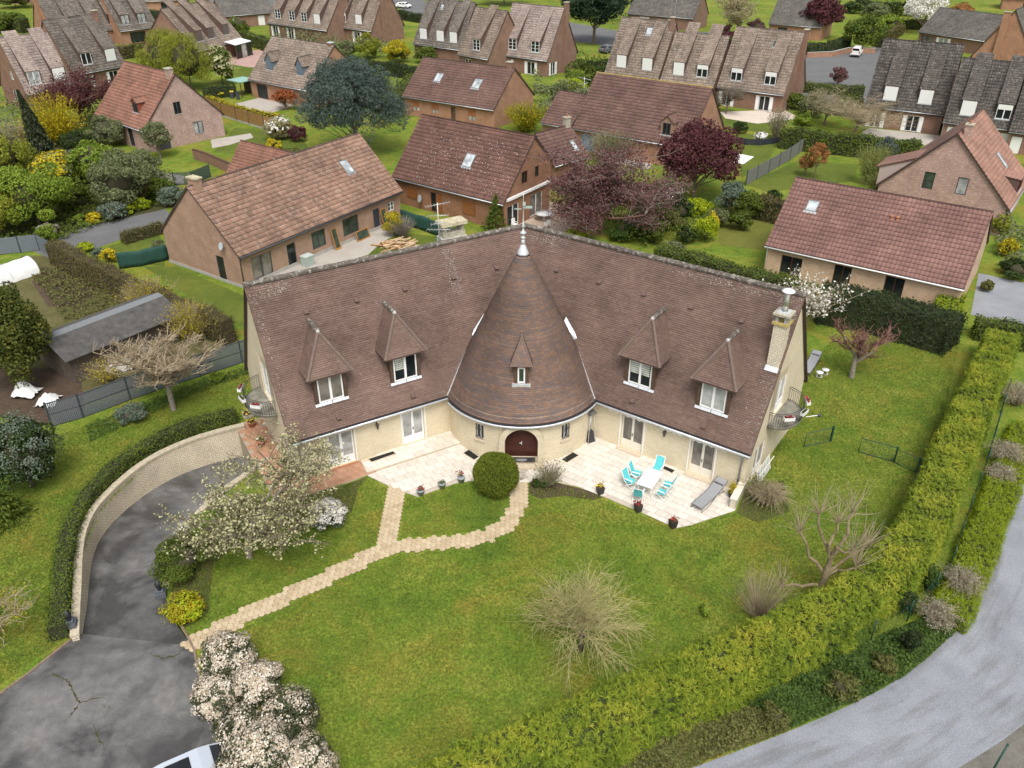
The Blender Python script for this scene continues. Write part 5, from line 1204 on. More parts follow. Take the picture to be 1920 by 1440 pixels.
nR = slabs(terr, TERR, ER, NR, .014, .66, .5, lambda c: c.x >= AX and outside_house(c))
STEP = gp((676, 866), (688, 889), (871, 831), (852, 803))
nL = slabs(terr, TERR, EL, NL, .014, .66, .5, lambda c: c.x < AX and outside_house(c) and not in_poly(c, STEP))
stp = MB(); stp.prism([(p.x, p.y) for p in STEP][::1] if True else [], .01, .12); rs_ = stp.build('raised_terrace', plain('threshold_stone', (.55, .46, .34), .8), kind='structure')
nS = slabs(rs_, STEP, EL, NL, .121, .66, .62, lambda c: True)
M_TC = attrmat('terracotta_tile', [(.34, .18, .105), (.38, .205, .125), (.42, .235, .15)], .8, .18, 2.5)
WALK = [VL(13.75, 4.45), VL(13.75, 5.95), VL(15.5, 6.1), VL(19.75, 5.9), VL(19.75, -3.2), VL(18.0, -3.2), VL(18.0, 4.45)]
wk = MB(); wk.prism([(p.x, p.y) for p in (WALK)], -2.35, .03); wkm = wk.build('terracotta_walkway', BRICK['retain'], kind='structure')
def tiles_walk():
	global M_SLAB
	s = M_SLAB; M_SLAB = M_TC; n = slabs(wkm, WALK, EL, NL, .031, .5, .5, lambda c: True, .02, 'tile'); M_SLAB = s; return n
nW = tiles_walk()
for a, b, c, d, z in (((690, 861), (737, 846), (743, 851), (697, 867), .145), ((868, 850), (879, 843), (899, 857), (889, 863), .037), ((1052, 862), (1074, 848), (1086, 854), (1063, 868), .037), ((1240, 878), (1246, 874), (1266, 882), (1260, 888), .037)):
	P = [G(*p, z) for p in (a, b, c, d)]; e = (P[1] - P[0]); f = (P[3] - P[0]); m = MB(); m.add([p + Vector((0, 0, .004)) for p in P], [(0, 1, 2, 3)]); g = m.build('light_well', plain('light_well_dark', (.006, .006, .006), .8), terr)  # flat black sheet, the shade of the pit put into its colour
	bars = MB(); n = int(e.length / .09)
	for k in range(n + 1): p = P[0] + e * k / n; bars.tube([p + Vector((0, 0, .012)), p + f * .98 + Vector((0, 0, .012))], .008, 4, sm=False)
	bars.build('grate', M_DARK, g)
	fr = MB()
	for k in range(4): fr.tube([P[k] + Vector((0, 0, .01)), P[(k + 1) % 4] + Vector((0, 0, .01))], .025, 4, sm=False)
	fr.build('kerb_frame', plain('threshold_stone', (.55, .46, .34), .8), g)
M_HEX = attrmat('hex_paver', [(.40, .31, .19), (.47, .37, .235), (.52, .42, .28)], .85, .12, 6)
PA = smooth_line(gp((976, 903), (974, 935), (962, 972), (930, 1000), (880, 1014), (800, 1020), (740, 1024), (700, 1040), (610, 1085), (500, 1136), (430, 1170), (366, 1206)), 2); PB = smooth_line(gp((744, 918), (737, 965), (727, 1022)), 2)
path = cdt_sheet('garden_path', [(p.x, p.y) for p in ([q + Vector((-.3, .25, 0)) for q in PA] + [q + Vector((.3, -.25, 0)) for q in reversed(PA)])] if False else [(G(700, 1030).x, G(700, 1030).y), (G(760, 1030).x, G(760, 1030).y), (G(740, 1015).x, G(740, 1015).y)], [], M_SOIL, .006)
def seg_d(p, L):
	b = 9
	for a, c in zip(L[:-1], L[1:]):
		d = c - a; w = p - a; t = max(0, min(1, w.dot(d) / max(d.length_squared, 1e-9))); b = min(b, (w - d * t).length)
	return b
FLAT = .30; hexm = MB(); rr_ = FLAT / math.sqrt(3) * .955; hexm.prism([(rr_ * math.cos(R(60 * k)), rr_ * math.sin(R(60 * k))) for k in range(6)], -.03, .03); hexme = hexm.mesh('paver'); hexme.materials.append(M_HEX)
cells = []; rg = random.Random(3)
cx, cy = FLAT * math.sqrt(3) / 2, FLAT
for i in range(-75, 15):
	for j in range(60, 140):
		p = Vector((i * cx, j * cy + (cy / 2 if i % 2 else 0), 0)); d = min(seg_d(p, PA), seg_d(p, PB))
		if d < .52: cells.append(p)
cells.sort(key=lambda p: p.y)
bed = MB()
for p in cells: bed.add([(p.x + .185 * math.cos(R(60 * k)), p.y + .185 * math.sin(R(60 * k)), .008) for k in range(6)], [tuple(range(6))])
bed.build('joint_sand', plain('joint_sand', (.12, .10, .055), 1, var=.3), path, (0, 0, -.006), kind='stuff')
for k, p in enumerate(cells[:300]):
	o = link('paver', hexme, M_HEX, path, (p.x, p.y, -.006 + rg.uniform(-.004, .006))); o.rotation_euler = (rg.uniform(-.015, .015), rg.uniform(-.015, .015), 0)
if len(cells) > 300:
	m = MB()
	for p in cells[300:]: m.prism([(p.x + rr_ * math.cos(R(60 * k)), p.y + rr_ * math.sin(R(60 * k))) for k in range(6)], -.03, .03 + rg.uniform(-.004, .006))
	m.build('pavers', M_HEX, path, (0, 0, -.006), kind='stuff')
def ret_wall(name, label, P, ZB, ztop, th, side, cap=.12):
	c0 = P[0]; o = empty(name, (c0.x, c0.y, 0), 0, label, 'wall')
	L = [Vector((p.x, p.y, z)) for p, z in zip(P, ZB)]; L = smooth_line(L, 2); m = MB(); u = 0; nrm = []
	for i in range(len(L)):
		d = (L[min(i + 1, len(L) - 1)] - L[max(i - 1, 0)]); d.z = 0; d.normalize(); nrm.append(Vector((-d.y, d.x, 0)) * side)
	rel = lambda p: p - Vector((c0.x, c0.y, 0))
	cp = MB(); k = 0
	for i in range(len(L) - 1):
		a, b = L[i], L[i + 1]; du = ((b - a).xy).length
		A0, B0 = rel(a), rel(b); A1, B1 = A0 + nrm[i] * th, B0 + nrm[i + 1] * th
		for (s, e) in ((A0, B0), (A1, B1)):
			q = [(s.x, s.y, a.z - .3), (e.x, e.y, b.z - .3), (e.x, e.y, ztop), (s.x, s.y, ztop)]; m.add(q, [(0, 1, 2, 3)], [[(u, a.z), (u + du, b.z), (u + du, ztop), (u, ztop)]])
		if i == len(L) - 2: m.add([(B0.x, B0.y, b.z - .3), (B1.x, B1.y, b.z - .3), (B1.x, B1.y, ztop), (B0.x, B0.y, ztop)], [(0, 1, 2, 3)], [[(0, b.z), (th, b.z), (th, ztop), (0, ztop)]])
		n = max(1, int(du / .1)); g = .1
		for t in range(n):
			s0, s1 = A0.lerp(B0, (t + g) / n), A0.lerp(B0, (t + 1 - g) / n); n0 = nrm[i].lerp(nrm[i + 1], t / n); r0, r1 = s0 + n0 * (th + .05), s1 + n0 * (th + .05); s0, s1 = s0 - n0 * .05, s1 - n0 * .05; zc = ztop + rg.uniform(-.008, .008)
			cp.hexa([(s0.x, s0.y, ztop - .01), (s1.x, s1.y, ztop - .01), (r1.x, r1.y, ztop - .01), (r0.x, r0.y, ztop - .01), (s0.x, s0.y, zc + cap), (s1.x, s1.y, zc + cap), (r1.x, r1.y, zc + cap), (r0.x, r0.y, zc + cap)])
		u += du
	m.build('wall_face', BRICK['retain'], o)
	bed = MB()
	for i in range(len(L) - 1):
		A0, B0 = rel(L[i]), rel(L[i + 1]); A1, B1 = A0 + nrm[i] * th, B0 + nrm[i + 1] * th; bed.add([(p.x, p.y, ztop + cap * .6) for p in (A0, B0, B1, A1)], [(0, 1, 2, 3)])
	bed.build('mortar_bed', M_CONC, o); cp.build('coping_bricks', plain('coping_brick', (.47, .41, .30), .9, var=.22, scale=5), o, kind='stuff')
	return o
ret_wall('retaining_wall', 'long curved cream brick retaining wall beside the driveway', WALL, WALL_Z, .25, .3, -1)
ret_wall('retaining_wall', 'short curved cream brick wall mostly hidden by the juniper on the garden side of the driveway', RGT[:7], RIGHT_Z[:7], .1, .25, 1)
def gate_pillar(px, label, z):
	p = G(*px); o = empty('gate_lantern', p, .3, label, 'lantern'); MB().box((0, 0, .12), (.5, .5, .24)).build('base', plain('blue_grey_stone', (.09, .10, .115), .6), o)
	MB().box((0, 0, .3), (.36, .36, .12)).build('plinth', MATS['blue_grey_stone'], o); m = MB(); m.lathe([(.1, .36), (.07, .42), (.13, .5), (.16, .72), (.18, .74), (.06, .86), (.02, .95)], n=8); m.build('lantern_head', M_DARK, o); o.location.z = z
gate_pillar((138, 1183), 'dark stone lantern on the near end of the long curved brick wall', .38)
gate_pillar((303, 1118), 'dark stone lantern beside the yellow shrub on the garden side of the driveway', .1)
sheet('street', [(1500, 95), (1660, 88), (1650, 150), (1625, 200), (1560, 205), (1500, 178)], M_ASPH, .012)
sheet('street', [(1040, 72), (1200, 95), (1330, 100), (1330, 60), (1180, 62), (1060, 40), (1000, 40)], M_ASPH, .011)
sheet('street', [(400, 18), (520, 34), (540, 8), (470, -12), (380, -12)], M_ASPH, .012)
sheet('street', [(700, 0), (800, 34), (830, 20), (760, -18)], M_ASPH, .012)
sheet('side_road', [(60, 470), (150, 428), (310, 392), (325, 408), (300, 424), (190, 462), (110, 492)], M_ASPH, .012)
sheet('patio', [(690, 478), (715, 455), (770, 425), (725, 395), (560, 470), (470, 530), (470, 545), (540, 520)], M_PAVE, .012)
sheet('patio', [(935, 440), (1010, 372), (1100, 395), (1075, 450), (1000, 470)], ground_mat('pink_paving', [(.3, (.36, .27, .2)), (.7, (.5, .4, .32))], .6, 3, 18, .2, .15), .012)
sheet('patio', [(420, 105), (490, 92), (530, 110), (520, 128), (465, 126), (420, 118)], ground_mat('rose_paving', [(.3, (.34, .2, .17)), (.7, (.46, .33, .29))], .8, 4, 18, .2, .2), .012)
sheet('front_yard', [(440, 195), (520, 175), (560, 195), (500, 215)], M_PAVE, .013)
sheet('patio', [(1350, 210), (1470, 205), (1500, 222), (1420, 232), (1360, 222)], ground_mat('pale_paving', [(.3, (.5, .42, .35)), (.7, (.62, .54, .46))], .8, 4, 18, .2, .15), .012)
sheet('patio', [(1630, 240), (1800, 258), (1790, 280), (1700, 268), (1610, 252)], M_PAVE, .013)
sheet('patio', [(1140, 285), (1230, 300), (1215, 318), (1130, 300)], M_PAVE, .013)
sheet('patio_strip', [(395, 262), (470, 250), (475, 258), (430, 272), (398, 278)], M_PAVE, .013)
sheet('vegetable_bed', [(80, 500), (150, 512), (190, 545), (150, 575), (90, 575), (60, 530)], M_SOIL, .012)
sheet('yard_soil', [(-20, 690), (150, 690), (160, 780), (60, 800), (-40, 770)], M_SOIL, .012)
sheet('driveway_lane', [(275, 318), (345, 330), (345, 345), (290, 345)], M_PAVE, .012)
sheet('white_slab', [(1384, 288), (1414, 294), (1394, 308), (1374, 305)], plain('white_slab', (.7, .69, .66), .7), .02)
for k, pp in enumerate(([(200, 462), (300, 440), (310, 500), (220, 490)], [(440, 240), (560, 250), (580, 280), (470, 290), (400, 285)], [(1395, 345), (1500, 300), (1610, 310), (1600, 340), (1440, 360)], [(1380, 250), (1470, 255), (1440, 300), (1390, 335)], [(1330, 215), (1480, 226), (1450, 250), (1350, 240)], [(480, 115), (560, 130), (470, 150), (430, 138)], [(690, 430), (830, 445), (800, 480), (640, 500)], [(1340, 410), (1450, 400), (1440, 470), (1350, 460)], [(270, 500), (330, 500), (470, 560), (470, 620), (360, 560)])):
	sheet('lawn', pp, M_LAWN if k != 7 else ground_mat('tired_lawn', [(.3, (.10, .115, .02)), (.7, (.17, .17, .04))], .3, 1.5, 12, .5, .3), .008)
sheet('garden_bed', [(-80, 300), (60, 262), (170, 255), (260, 300), (335, 335), (330, 385), (200, 425), (110, 462), (-80, 490)], ground_mat('leaf_litter', [(.3, (.035, .04, .012)), (.7, (.09, .085, .035))], .5, 3, 14, .8), .009)
sheet('rough_plot', [(40, 480), (110, 480), (260, 530), (360, 580), (440, 640), (380, 690), (150, 760), (-40, 760), (-60, 600)], ground_mat('rough_plot', [(.3, (.06, .065, .02)), (.5, (.11, .10, .04)), (.7, (.15, .13, .06))], .5, 2.5, 12, .8), .009)
sheet('flower_bed', [(993, 903), (1008, 898), (1045, 906), (1100, 919), (1130, 933), (1112, 938), (1060, 930), (1010, 935), (992, 925)], M_SOIL, .009)
sheet('flower_bed', [(690, 894), (640, 912), (560, 925), (500, 940), (430, 985), (370, 1000), (330, 1060), (318, 1130), (345, 1180), (390, 1150), (400, 1060), (480, 985), (600, 985), (660, 960), (672, 915)], ground_mat('leafy_soil', [(.35, (.05, .075, .012)), (.5, (.085, .085, .03)), (.65, (.11, .10, .04))], .9, 3, 14, .8), .009)
sheet('flower_bed', [(1380, 962), (1400, 915), (1470, 900), (1480, 960), (1420, 980)], ground_mat('leafy_soil', [(.3, (.1, .1, .1))]), .009)
DW = dict(frame=M_ANTH, pane=G_DARK); WW = dict(frame=M_WHITE, pane=G_DARK); BW = dict(frame=plain('brown_frame', (.06, .02, .015), .5), pane=G_DARK)
def P_(**k): d = dict(k); return d
wsh = P_(frame=M_WHITE, shutter=1.0); hsh = P_(frame=M_WHITE, shutter=.35)
def sh_dorm(us, w=1.35, z0=4.1, z1=5.35, kinds=None, kd=.72):
	return [('shed', u, w, z0, z1, dict(kd=kd, win=(kinds[i] if kinds else wsh))) for i, u in enumerate(us)]
def rowhouse(name, q, label, roof, us, kinds, wins, brick='dull', skys=(), chim=(), seed=1, z=(3.75, 5.55), w=1.85):
	return house(name, q, label, roof, brick, wins=wins, skys=skys, dormers=sh_dorm(us, w, z[0], z[1], kinds), chim=chim, seed=seed, group='steep-roofed row houses', tile=(.33, .43))
def ext_orange(o, FD, g):
	F = FD['L']  # satellite dish, plinth
	m = MB(); m.lathe([(0, -.09), (.2, -.06), (.34, .02)], n=14); d = m.build('satellite_dish', plain('dish_grey', (.4, .45, .47), .5), o); p = F.p(8.5, 3.6, .35); d.location = p; d.rotation_euler = (R(70), 0, R(-100))
	a = MB(); a.tube([F.p(8.5, 3.45, 0), F.p(8.5, 3.45, .3)], .03, 6); a.build('dish_arm', M_ZINC, o)
	pl = MB(); fbox(pl, F, -.02, 10, 0, .28, .0, .04); fbox(pl, FD['F'], 0, 20.4, 0, .3, 0, .04); pl.build('plinth', M_CONC, o)
house('bungalow', [-22.77, 64.33, .97, 20.7, 5.34, 5.34, 2.96, 2.96, 7.97], 'long brick bungalow with mottled orange tiles and salvaged frames leaning on its wall', 'orange', 'orange',
	  wins=[('F', 1.2, 3.4, .15, 2.3, P_(frame=M_ANTH, pane=G_DIM)), ('F', 5.2, 6.2, .15, 2.2, P_(frame=M_ANTH, pane=G_DARK, leaves=1)), ('F', 8.2, 9.9, .7, 2.35, P_(frame=M_ANTH, pane=G_GREEN)), ('F', 12.2, 14.3, .7, 2.4, P_(frame=M_ANTH, pane=G_GREEN)), ('F', 16.4, 17.3, .05, 2.15, P_(frame=plain('blue_door', (.03, .045, .09), .5), pane=M_ANTH, leaves=1)), ('F', 18.6, 19.5, 1.3, 2.2, P_(frame=M_WHITE, pane=G_GREEN, bars=1)),
			('L', 7.0, 8.0, .1, 2.35, P_(frame=M_ANTH, pane=G_DARK, leaves=1))],
	  skys=[(16.4, 3.6, 1.0, 1.5)], chim=[(.9, 5.34, 6.9, 8.5, .6, 1.1, BRICK['orange'], plain('lichen_cap', (.45, .4, .27), .9), 0)], gut=M_ANTH, extra=ext_orange, tile=(.33, .43), seed=3)
def roof_pipe(o, x, y, z, r=.12, h=.5, mat=None, nm='roof_pipe'):
	m = MB(); m.lathe([(r * 1.6, -.2), (r, -.05), (r, h), (r * 1.3, h + .03), (r * 1.3, h + .08), (0, h + .14)], (x, y, z), 10); m.build(nm, mat or M_DARK, o)
def ext_lichen(o, FD, g):
	F = FD['R']
	m = MB(); fbox(m, F, .3, 7.8, 2.95, 3.2, .0, .2); m.build('awning_cassette', M_WHITE, o)
	for u in (2.0, 10.3):
		pass
	for u, z in ((2.2, .1), (5.2, .1)): pass
	sh = plain('orange_shutter', (.23, .085, .025), .65, var=.2)
	for u0, u1, z0, z1 in ((1.7, 3.1, .95, 2.1), (9.3, 10.9, .75, 2.15)):
		for k in range(2):
			m = MB(); a = u0 + k * (u1 - u0) / 2; b = a + (u1 - u0) / 2 - .02; fbox(m, FD['F'], a, b, z0, z1, .01, .05); fbox(m, FD['F'], a + .05, b - .05, z0 + .15, z0 + .25, .05, .07); fbox(m, FD['F'], a + .05, b - .05, z1 - .25, z1 - .15, .05, .07); m.build('shutter', sh, o)
	m = MB(); fbox(m, FD['F'], 5.75, 6.55, .1, 2.15, .01, .05); fbox(m, FD['F'], 5.8, 6.5, .4, .5, .05, .07); fbox(m, FD['F'], 5.8, 6.5, 1.6, 1.7, .05, .07); m.build('open_door_leaf', sh, o)
	c = FD['F'].p(3.9, 1.35, .5); m = MB(); m.lathe([(0, -.12), (.28, -.08), (.42, .04)], n=14); d = m.build('satellite_dish', plain('dish_grey', (.4, .45, .47), .5), o); d.location = c; d.rotation_euler = (R(75), 0, R(-25))
lich = house('house', [-12.79, 86.41, -.63, 14.81, 5.3, 3.24, 2.85, 5.17, 8.31], 'rust brick house with lichen-spotted brown roof, orange shutters and a white awning box', 'lichen', 'rust',
	  wins=[('F', 1.7, 3.1, .95, 2.1, BW), ('F', 5.0, 6.55, .1, 2.15, BW), ('F', 9.3, 10.9, .75, 2.15, BW), ('R', .5, 2.4, .1, 2.35, P_(frame=M_OFFW, pane=G_DARK, back=.1)), ('R', 4.4, 6.6, .1, 2.4, P_(frame=M_OFFW, pane=G_DIM)), ('R', 2.9, 3.9, 4.0, 5.2, BW), ('R', 5.2, 5.9, 4.1, 5.2, P_(frame=BW['frame'], pane=G_DARK, leaves=1))],
	  skys=[(8.6, 2.9, 1.15, 1.5)], extra=ext_lichen, tile=(.33, .43), seed=4)
def lichen_spots():
	rg = np.random.default_rng(8); kf = (8.31 - 2.85) / 5.3; up = np.array([0, 1, kf]) / math.hypot(1, kf); n = np.array([0, -kf, 1]) / math.hypot(1, kf); N = 420
	u = 2.2 + 12 * rg.random(N); d = .3 + 6.2 * rg.random(N); C = np.array([0, -.03, 2.87]) + u[:, None] * np.array([1, 0, 0]) + d[:, None] * up + .075 * n
	V, F, r = leaf_quads(C, rg, .036, .8, np.tile(n, (N, 1)), .97); o = link('lichen_spots', np_mesh('lichen', V, F, r), plain('lichen', (.62, .57, .5), .9), lich, kind='stuff')
lichen_spots()
house('annexe', [4.66, 90.65, .75, 5.7, 3.12, 3.12, 2.7, 2.7, 5.69], 'brown tiled annexe with stone chimney and one skylight behind the rust brick house', 'brown', 'rust', skys=[(4.4, 1.2, .7, 1.2)], chim=[(5.1, 3.1, 5.0, 6.6, .7, .55, M_STONE, None, 1)], seed=5, tile=(.33, .43))
house('bungalow', [22.02, 67.61, -.6, 15.91, 5.85, 5.85, 2.69, 2.69, 7.2], 'buff brick bungalow with pinkish red tiled roof and dark casement windows beside the yew hedge', 'pinkred', 'buff',
	  wins=[('F', 1.4, 3.2, .3, 2.1, BW), ('F', 5.9, 7.3, .2, 2.3, BW), ('F', 10.0, 11.5, .2, 2.3, BW)], skys=[(2.4, 4.2, .95, 1.1)], gut=M_OFFW, tile=(.33, .43), seed=6,
	  extra=lambda o, FD, g: [roof_pipe(o, 8.9 + k * .45, 3.9, 5.85, .11, .12, M_TERRA, 'vent_pipe') for k in (0, 1)])
def ext_right(o, FD, g):
	T = Tiles(9)    # lean-to dormer on the far (left) slope with its own low roof
	m = MB(); x0, x1 = 1.0, 5.2; D = g['D']; za, zb = 6.2, 4.4; ya, yb = 8.8, D + .6
	m.add([(x0, ya, za), (x1, ya, za), (x1, yb, zb), (x0, yb, zb), (x0, ya, za - .12), (x1, ya, za - .12), (x1, yb, zb - .12), (x0, yb, zb - .12)], [(0, 1, 2, 3), (7, 6, 5, 4), (0, 3, 7, 4), (3, 2, 6, 7), (1, 5, 6, 2)])
	d = m.build('dormer', TILE['salmon'], o); w = MB(); w.hexa([(x0 + .1, 9.2, 2.6), (x1 - .1, 9.2, 2.6), (x1 - .1, D + .2, 2.6), (x0 + .1, D + .2, 2.6), (x0 + .1, 9.2, 5.9), (x1 - .1, 9.2, 5.9), (x1 - .1, D + .2, 4.4), (x0 + .1, D + .2, 4.4)]); w.build('cheek', BRICK['mottled'], d)
	T.poly((x0, yb, zb + .01), (1, 0, 0), Vector((0, ya - yb, za - zb)), [(0, 0), (x1 - x0, 0), (x1 - x0, math.hypot(ya - yb, za - zb)), (0, math.hypot(ya - yb, za - zb))], .34, .4, .03, .02, 4); T.build('dormer_tiles', TILE['salmon'], d)
house('house', [47.78, 76.4, .94, 12.24, 6.27, 6.27, 2.7, 2.7, 9.03], 'mottled brick house with a wide gable, salmon tiled roof and one chimney', 'salmon', 'mottled',
	  wins=[('L', 4.0, 5.0, 3.3, 5.0, P_(frame=M_DARK, pane=G_GREEN, leaves=1, bars=1)), ('L', 7.1, 8.1, 3.3, 5.0, P_(frame=M_DARK, pane=G_CURT, leaves=1))], skys=[(7.2, 3.0, .9, 1.7)], chim=[(1.4, 5.6, 7.6, 9.7, .8, .6, BRICK['mottled'], None, 1)],
	  dormers=[('shed', 6.2, 2.4, 3.0, 4.2, dict(kd=.1, win=BW))], tile=(.33, .43), extra=ext_right, seed=7, verge=.2)
house('house', [7.74, 106.96, -.61, 15.9, 5.53, 5.53, 2.7, 2.7, 8.64], 'brick house with long dark brown roof, yellow-mossed ridge and one gabled dormer', 'brown', 'terra',
	  wins=[('F', 6.2, 7.4, .1, 2.2, DW), ('R', 3.6, 4.4, 2.9, 4.6, DW), ('R', 5.8, 6.6, 2.9, 4.8, DW), ('F', 1.0, 3.0, .1, 2.2, P_(frame=plain('blue_garage', (.16, .22, .3), .6), shutter=1.0))],
	  dormers=[('gable', 12.6, 1.6, 3.6, 5.0, dict(front=BRICK['terra'], k=.9, win=DW, m=.3))], seed=8, tile=(.33, .43), ridge=plain('mossy_ridge', (.3, .22, .08), .95, var=.4, scale=3))
house('house_wing', [-.6 + 4.3, 109.7, -.61, 4.6, 4.4, 4.4, 2.7, 2.7, 6.0], 'lower tiled wing with aerial mast, left end of the dark brown roofed house', 'brown', 'terra', wins=[('F', 1.0, 3.4, .1, 2.1, P_(frame=plain('blue_garage', (.16, .22, .3), .6), shutter=1.0))], seed=9, tile=(.33, .43), cat='house wing',
	  extra=lambda o, FD, g: MB().tube([(3.9, 4.2, 5.5), (3.9, 4.2, 8.2)], .03, 5).tube([(2.9, 4.2, 8.1), (4.9, 4.2, 7.9)], .02, 4).tube([(3.3, 4.2, 7.3), (4.5, 4.2, 7.5)], .02, 4).build('aerial', M_LEAD, o))
orsh = P_(frame=plain('orange_roller', (.3, .11, .045), .6), shutter=.55, pane=G_CURT, back=.08)
house('house', [-16.11, 125.15, -.56, 16.05, 5.54, 5.54, 2.71, 2.71, 7.26], 'terracotta brick house with plain brown roof, two skylights and orange roller blinds', 'brown', 'terra',
	  wins=[('F', 1.6, 2.8, .8, 2.25, orsh), ('F', 5.0, 6.2, .8, 2.25, orsh), ('F', 8.4, 9.2, .05, 2.2, P_(frame=M_WOODB, pane=M_WOODB, leaves=1)), ('F', 11.4, 12.7, .6, 2.25, orsh), ('R', 3.2, 4.6, .6, 2.3, P_(frame=orsh['frame'], shutter=1.0))], skys=[(4.6, 3.2, 1.2, 1.5), (11.4, 3.0, 1.3, 1.6)],
	  chim=[(15.2, 5.54, 6.6, 8.0, .8, .6, None, None, 0)], seed=10, tile=(.33, .43))
house('house', [-56.14, 113.69, -.72, 13.06, 5.77, 5.77, 2.81, 2.81, 8.81], 'mottled red brick house with orange-red roof, big side gable and a small hipped dormer', 'red', 'mottled',
	  wins=[('F', 1.2, 1.9, 1.2, 2.3, DW), ('F', 4.0, 5.1, .1, 2.3, DW), ('F', 8.0, 9.2, .1, 2.4, DW), ('R', 4.4, 5.4, 4.0, 5.5, P_(frame=M_ANTH, pane=G_DARK, sill=M_CONC)), ('R', 6.6, 8.0, 1.1, 2.6, P_(frame=M_ANTH, pane=G_CURT, sill=M_CONC)), ('R', 1.0, 3.0, .0, 1.0, P_(frame=M_ANTH, pane=M_ANTH))],
	  dormers=[('gable', 9.4, 1.3, 4.3, 5.5, dict(k=.7, win=DW, front=plain('rust_cladding', (.24, .06, .035), .7)))], chim=[(12.2, 5.4, 7.8, 9.4, .9, .7, BRICK['mottled'], M_STONE, 0)], seed=11, tile=(.33, .43))
blu = plain('slate_blue', (.13, .165, .2), .6)
house('house', [-41.85, 136.93, -.63, 14.18, 5.96, 5.96, 2.7, 2.7, 8.34], 'brick house with grey-brown roof and two pointed dormers clad in slate blue', 'tan', 'terra',
	  wins=[('F', 1.4, 3.9, .05, 2.2, P_(frame=M_DARK, pane=M_DARK, leaves=1, bars=3)), ('F', 9.0, 10.5, .8, 2.2, WW)],
	  dormers=[('gable', 3.6, 1.5, 4.3, 5.6, dict(front=blu, k=1.5, win=P_(frame=blu, shutter=.9))), ('gable', 10.6, 1.5, 4.3, 5.6, dict(front=blu, k=1.5, win=P_(frame=blu, shutter=.9)))], chim=[(13.4, 5.96, 7.4, 8.6, .7, .7, None, M_LEAD, 0)], seed=12, tile=(.33, .43))
bro = P_(frame=plain('brown_shutter', (.12, .1, .085), .7), shutter=1.0)
def ext_ver(o, FD, g):
	F = FD['F']; m = MB(); m.hexa([F.p(8.5, 2.55, 2.6), F.p(13.6, 2.55, 2.6), F.p(13.6, 3.0, .1), F.p(8.5, 3.0, .1), F.p(8.5, 2.63, 2.6), F.p(13.6, 2.63, 2.6), F.p(13.6, 3.08, .1), F.p(8.5, 3.08, .1)]); v = m.build('veranda', plain('veranda_sheet', (.68, .69, .68), .5), o)
	for u in (8.6, 10.3, 12.0, 13.5): m = MB(); fbox(m, F, u - .06, u + .06, 0, 2.56, 2.4, 2.52); m.build('post', M_WOODB, v)
	for k in range(3): m = MB(); fbox(m, F, 8.75 + k * 1.7, 10.15 + k * 1.7, .1, 2.4, 2.44, 2.47); m.build('glass_screen', G_CURT if k == 1 else G_DARK, v)
house('row_house', [-58.05, 161.48, 1.22, 14.32, 6.2, 6.2, 2.7, 2.7, 9.57], 'steep brown roofed house with three brown shuttered dormers and a white veranda', 'tan', 'dull', wins=[('F', 1, 3, .1, 2.2, WW)], dormers=sh_dorm([3.0, 6.4, 11.0], 1.8, 4.0, 5.8, [bro] * 3), extra=ext_ver, seed=13, tile=(.33, .43))
lw = [('F', 1.2, 2.8, .05, 2.15, P_(frame=M_WHITE, pane=G_DARK, side=M_WHITE)), ('F', 6.2, 7.8, .05, 2.15, P_(frame=M_WHITE, pane=G_DARK, side=M_WHITE))]
cr = P_(frame=M_WHITE, pane=G_DARK, bars=2)
rowhouse('row_house', [-53.9, 196.75, -.63, 18.87, 5.48, 5.48, 2.71, 2.71, 9.77], 'grey-brown row house with four small white dormers, left of the steep brick gable end', 'tan', [3.0, 7.6, 11.4, 15.4], [cr, cr, cr, wsh], lw, seed=14)
rowhouse('row_house', [-38.75, 191.73, -.62, 11.69, 5.16, 5.16, 2.69, 2.69, 10.88], 'row house with tall brick side gable and chimney strip near the top left street', 'tan', [3.0, 7.6], [hsh, wsh], lw, seed=15, chim=[(11.7, 3.6, 0, 10.2, .5, .9, None, None, 0)])
rowhouse('row_house', [-19.05, 169.85, -.63, 11.65, 5.02, 5.02, 2.7, 2.7, 10.22], 'dark grey tiled row house with three closed white dormers and three skylights', 'greybrown', [2.2, 6.4, 9.6], [wsh, wsh, wsh], [('F', 3.2, 4.2, .6, 2.1, WW)], skys=[(4.2, 7.2, .7, .9), (6.6, 7.2, .7, .9), (10.2, 5.2, .7, 1.0)], seed=16)
rowhouse('row_house', [-9.87, 158.86, -.74, 7.69, 5.15, 5.15, 2.7, 2.7, 10.04], 'narrow middle row house with one open white dormer beside the dark grey roof', 'tan', [4.2], [cr], [('F', 1.5, 3, .1, 2.1, WW)], seed=17)
ex_sh = lambda u: P_(frame=M_WHITE, pane=G_DARK, side=M_WHITE)
rowhouse('row_house', [-2.79, 158.59, -.62, 10.99, 5.13, 5.13, 2.73, 2.73, 10.73], 'pale rose tiled end house with two dormers, white shutters and tall gable chimney', 'rose', [3.1, 8.0], [cr, cr], [('F', 1.4, 2.9, .5, 2.1, ex_sh(0)), ('F', 6.4, 8.0, .05, 2.15, ex_sh(0)), ('R', 1.0, 2.4, .1, 2.15, ex_sh(0))], seed=18, chim=[(11.1, 5.6, 0, 11.5, .55, 1.0, None, None, 0)])
rowhouse('row_house', [15.19, 142.34, -.59, 9.63, 5.03, 5.03, 2.69, 2.69, 10.52], 'tan tiled row house with two closed white dormers and one bright skylight', 'tan', [2.6, 7.2], [wsh, wsh], lw, skys=[(5.6, 6.8, 1.0, 1.2)], seed=19, chim=[(9.2, 4.4, 8.8, 11.2, .6, .6, None, None, 0)])
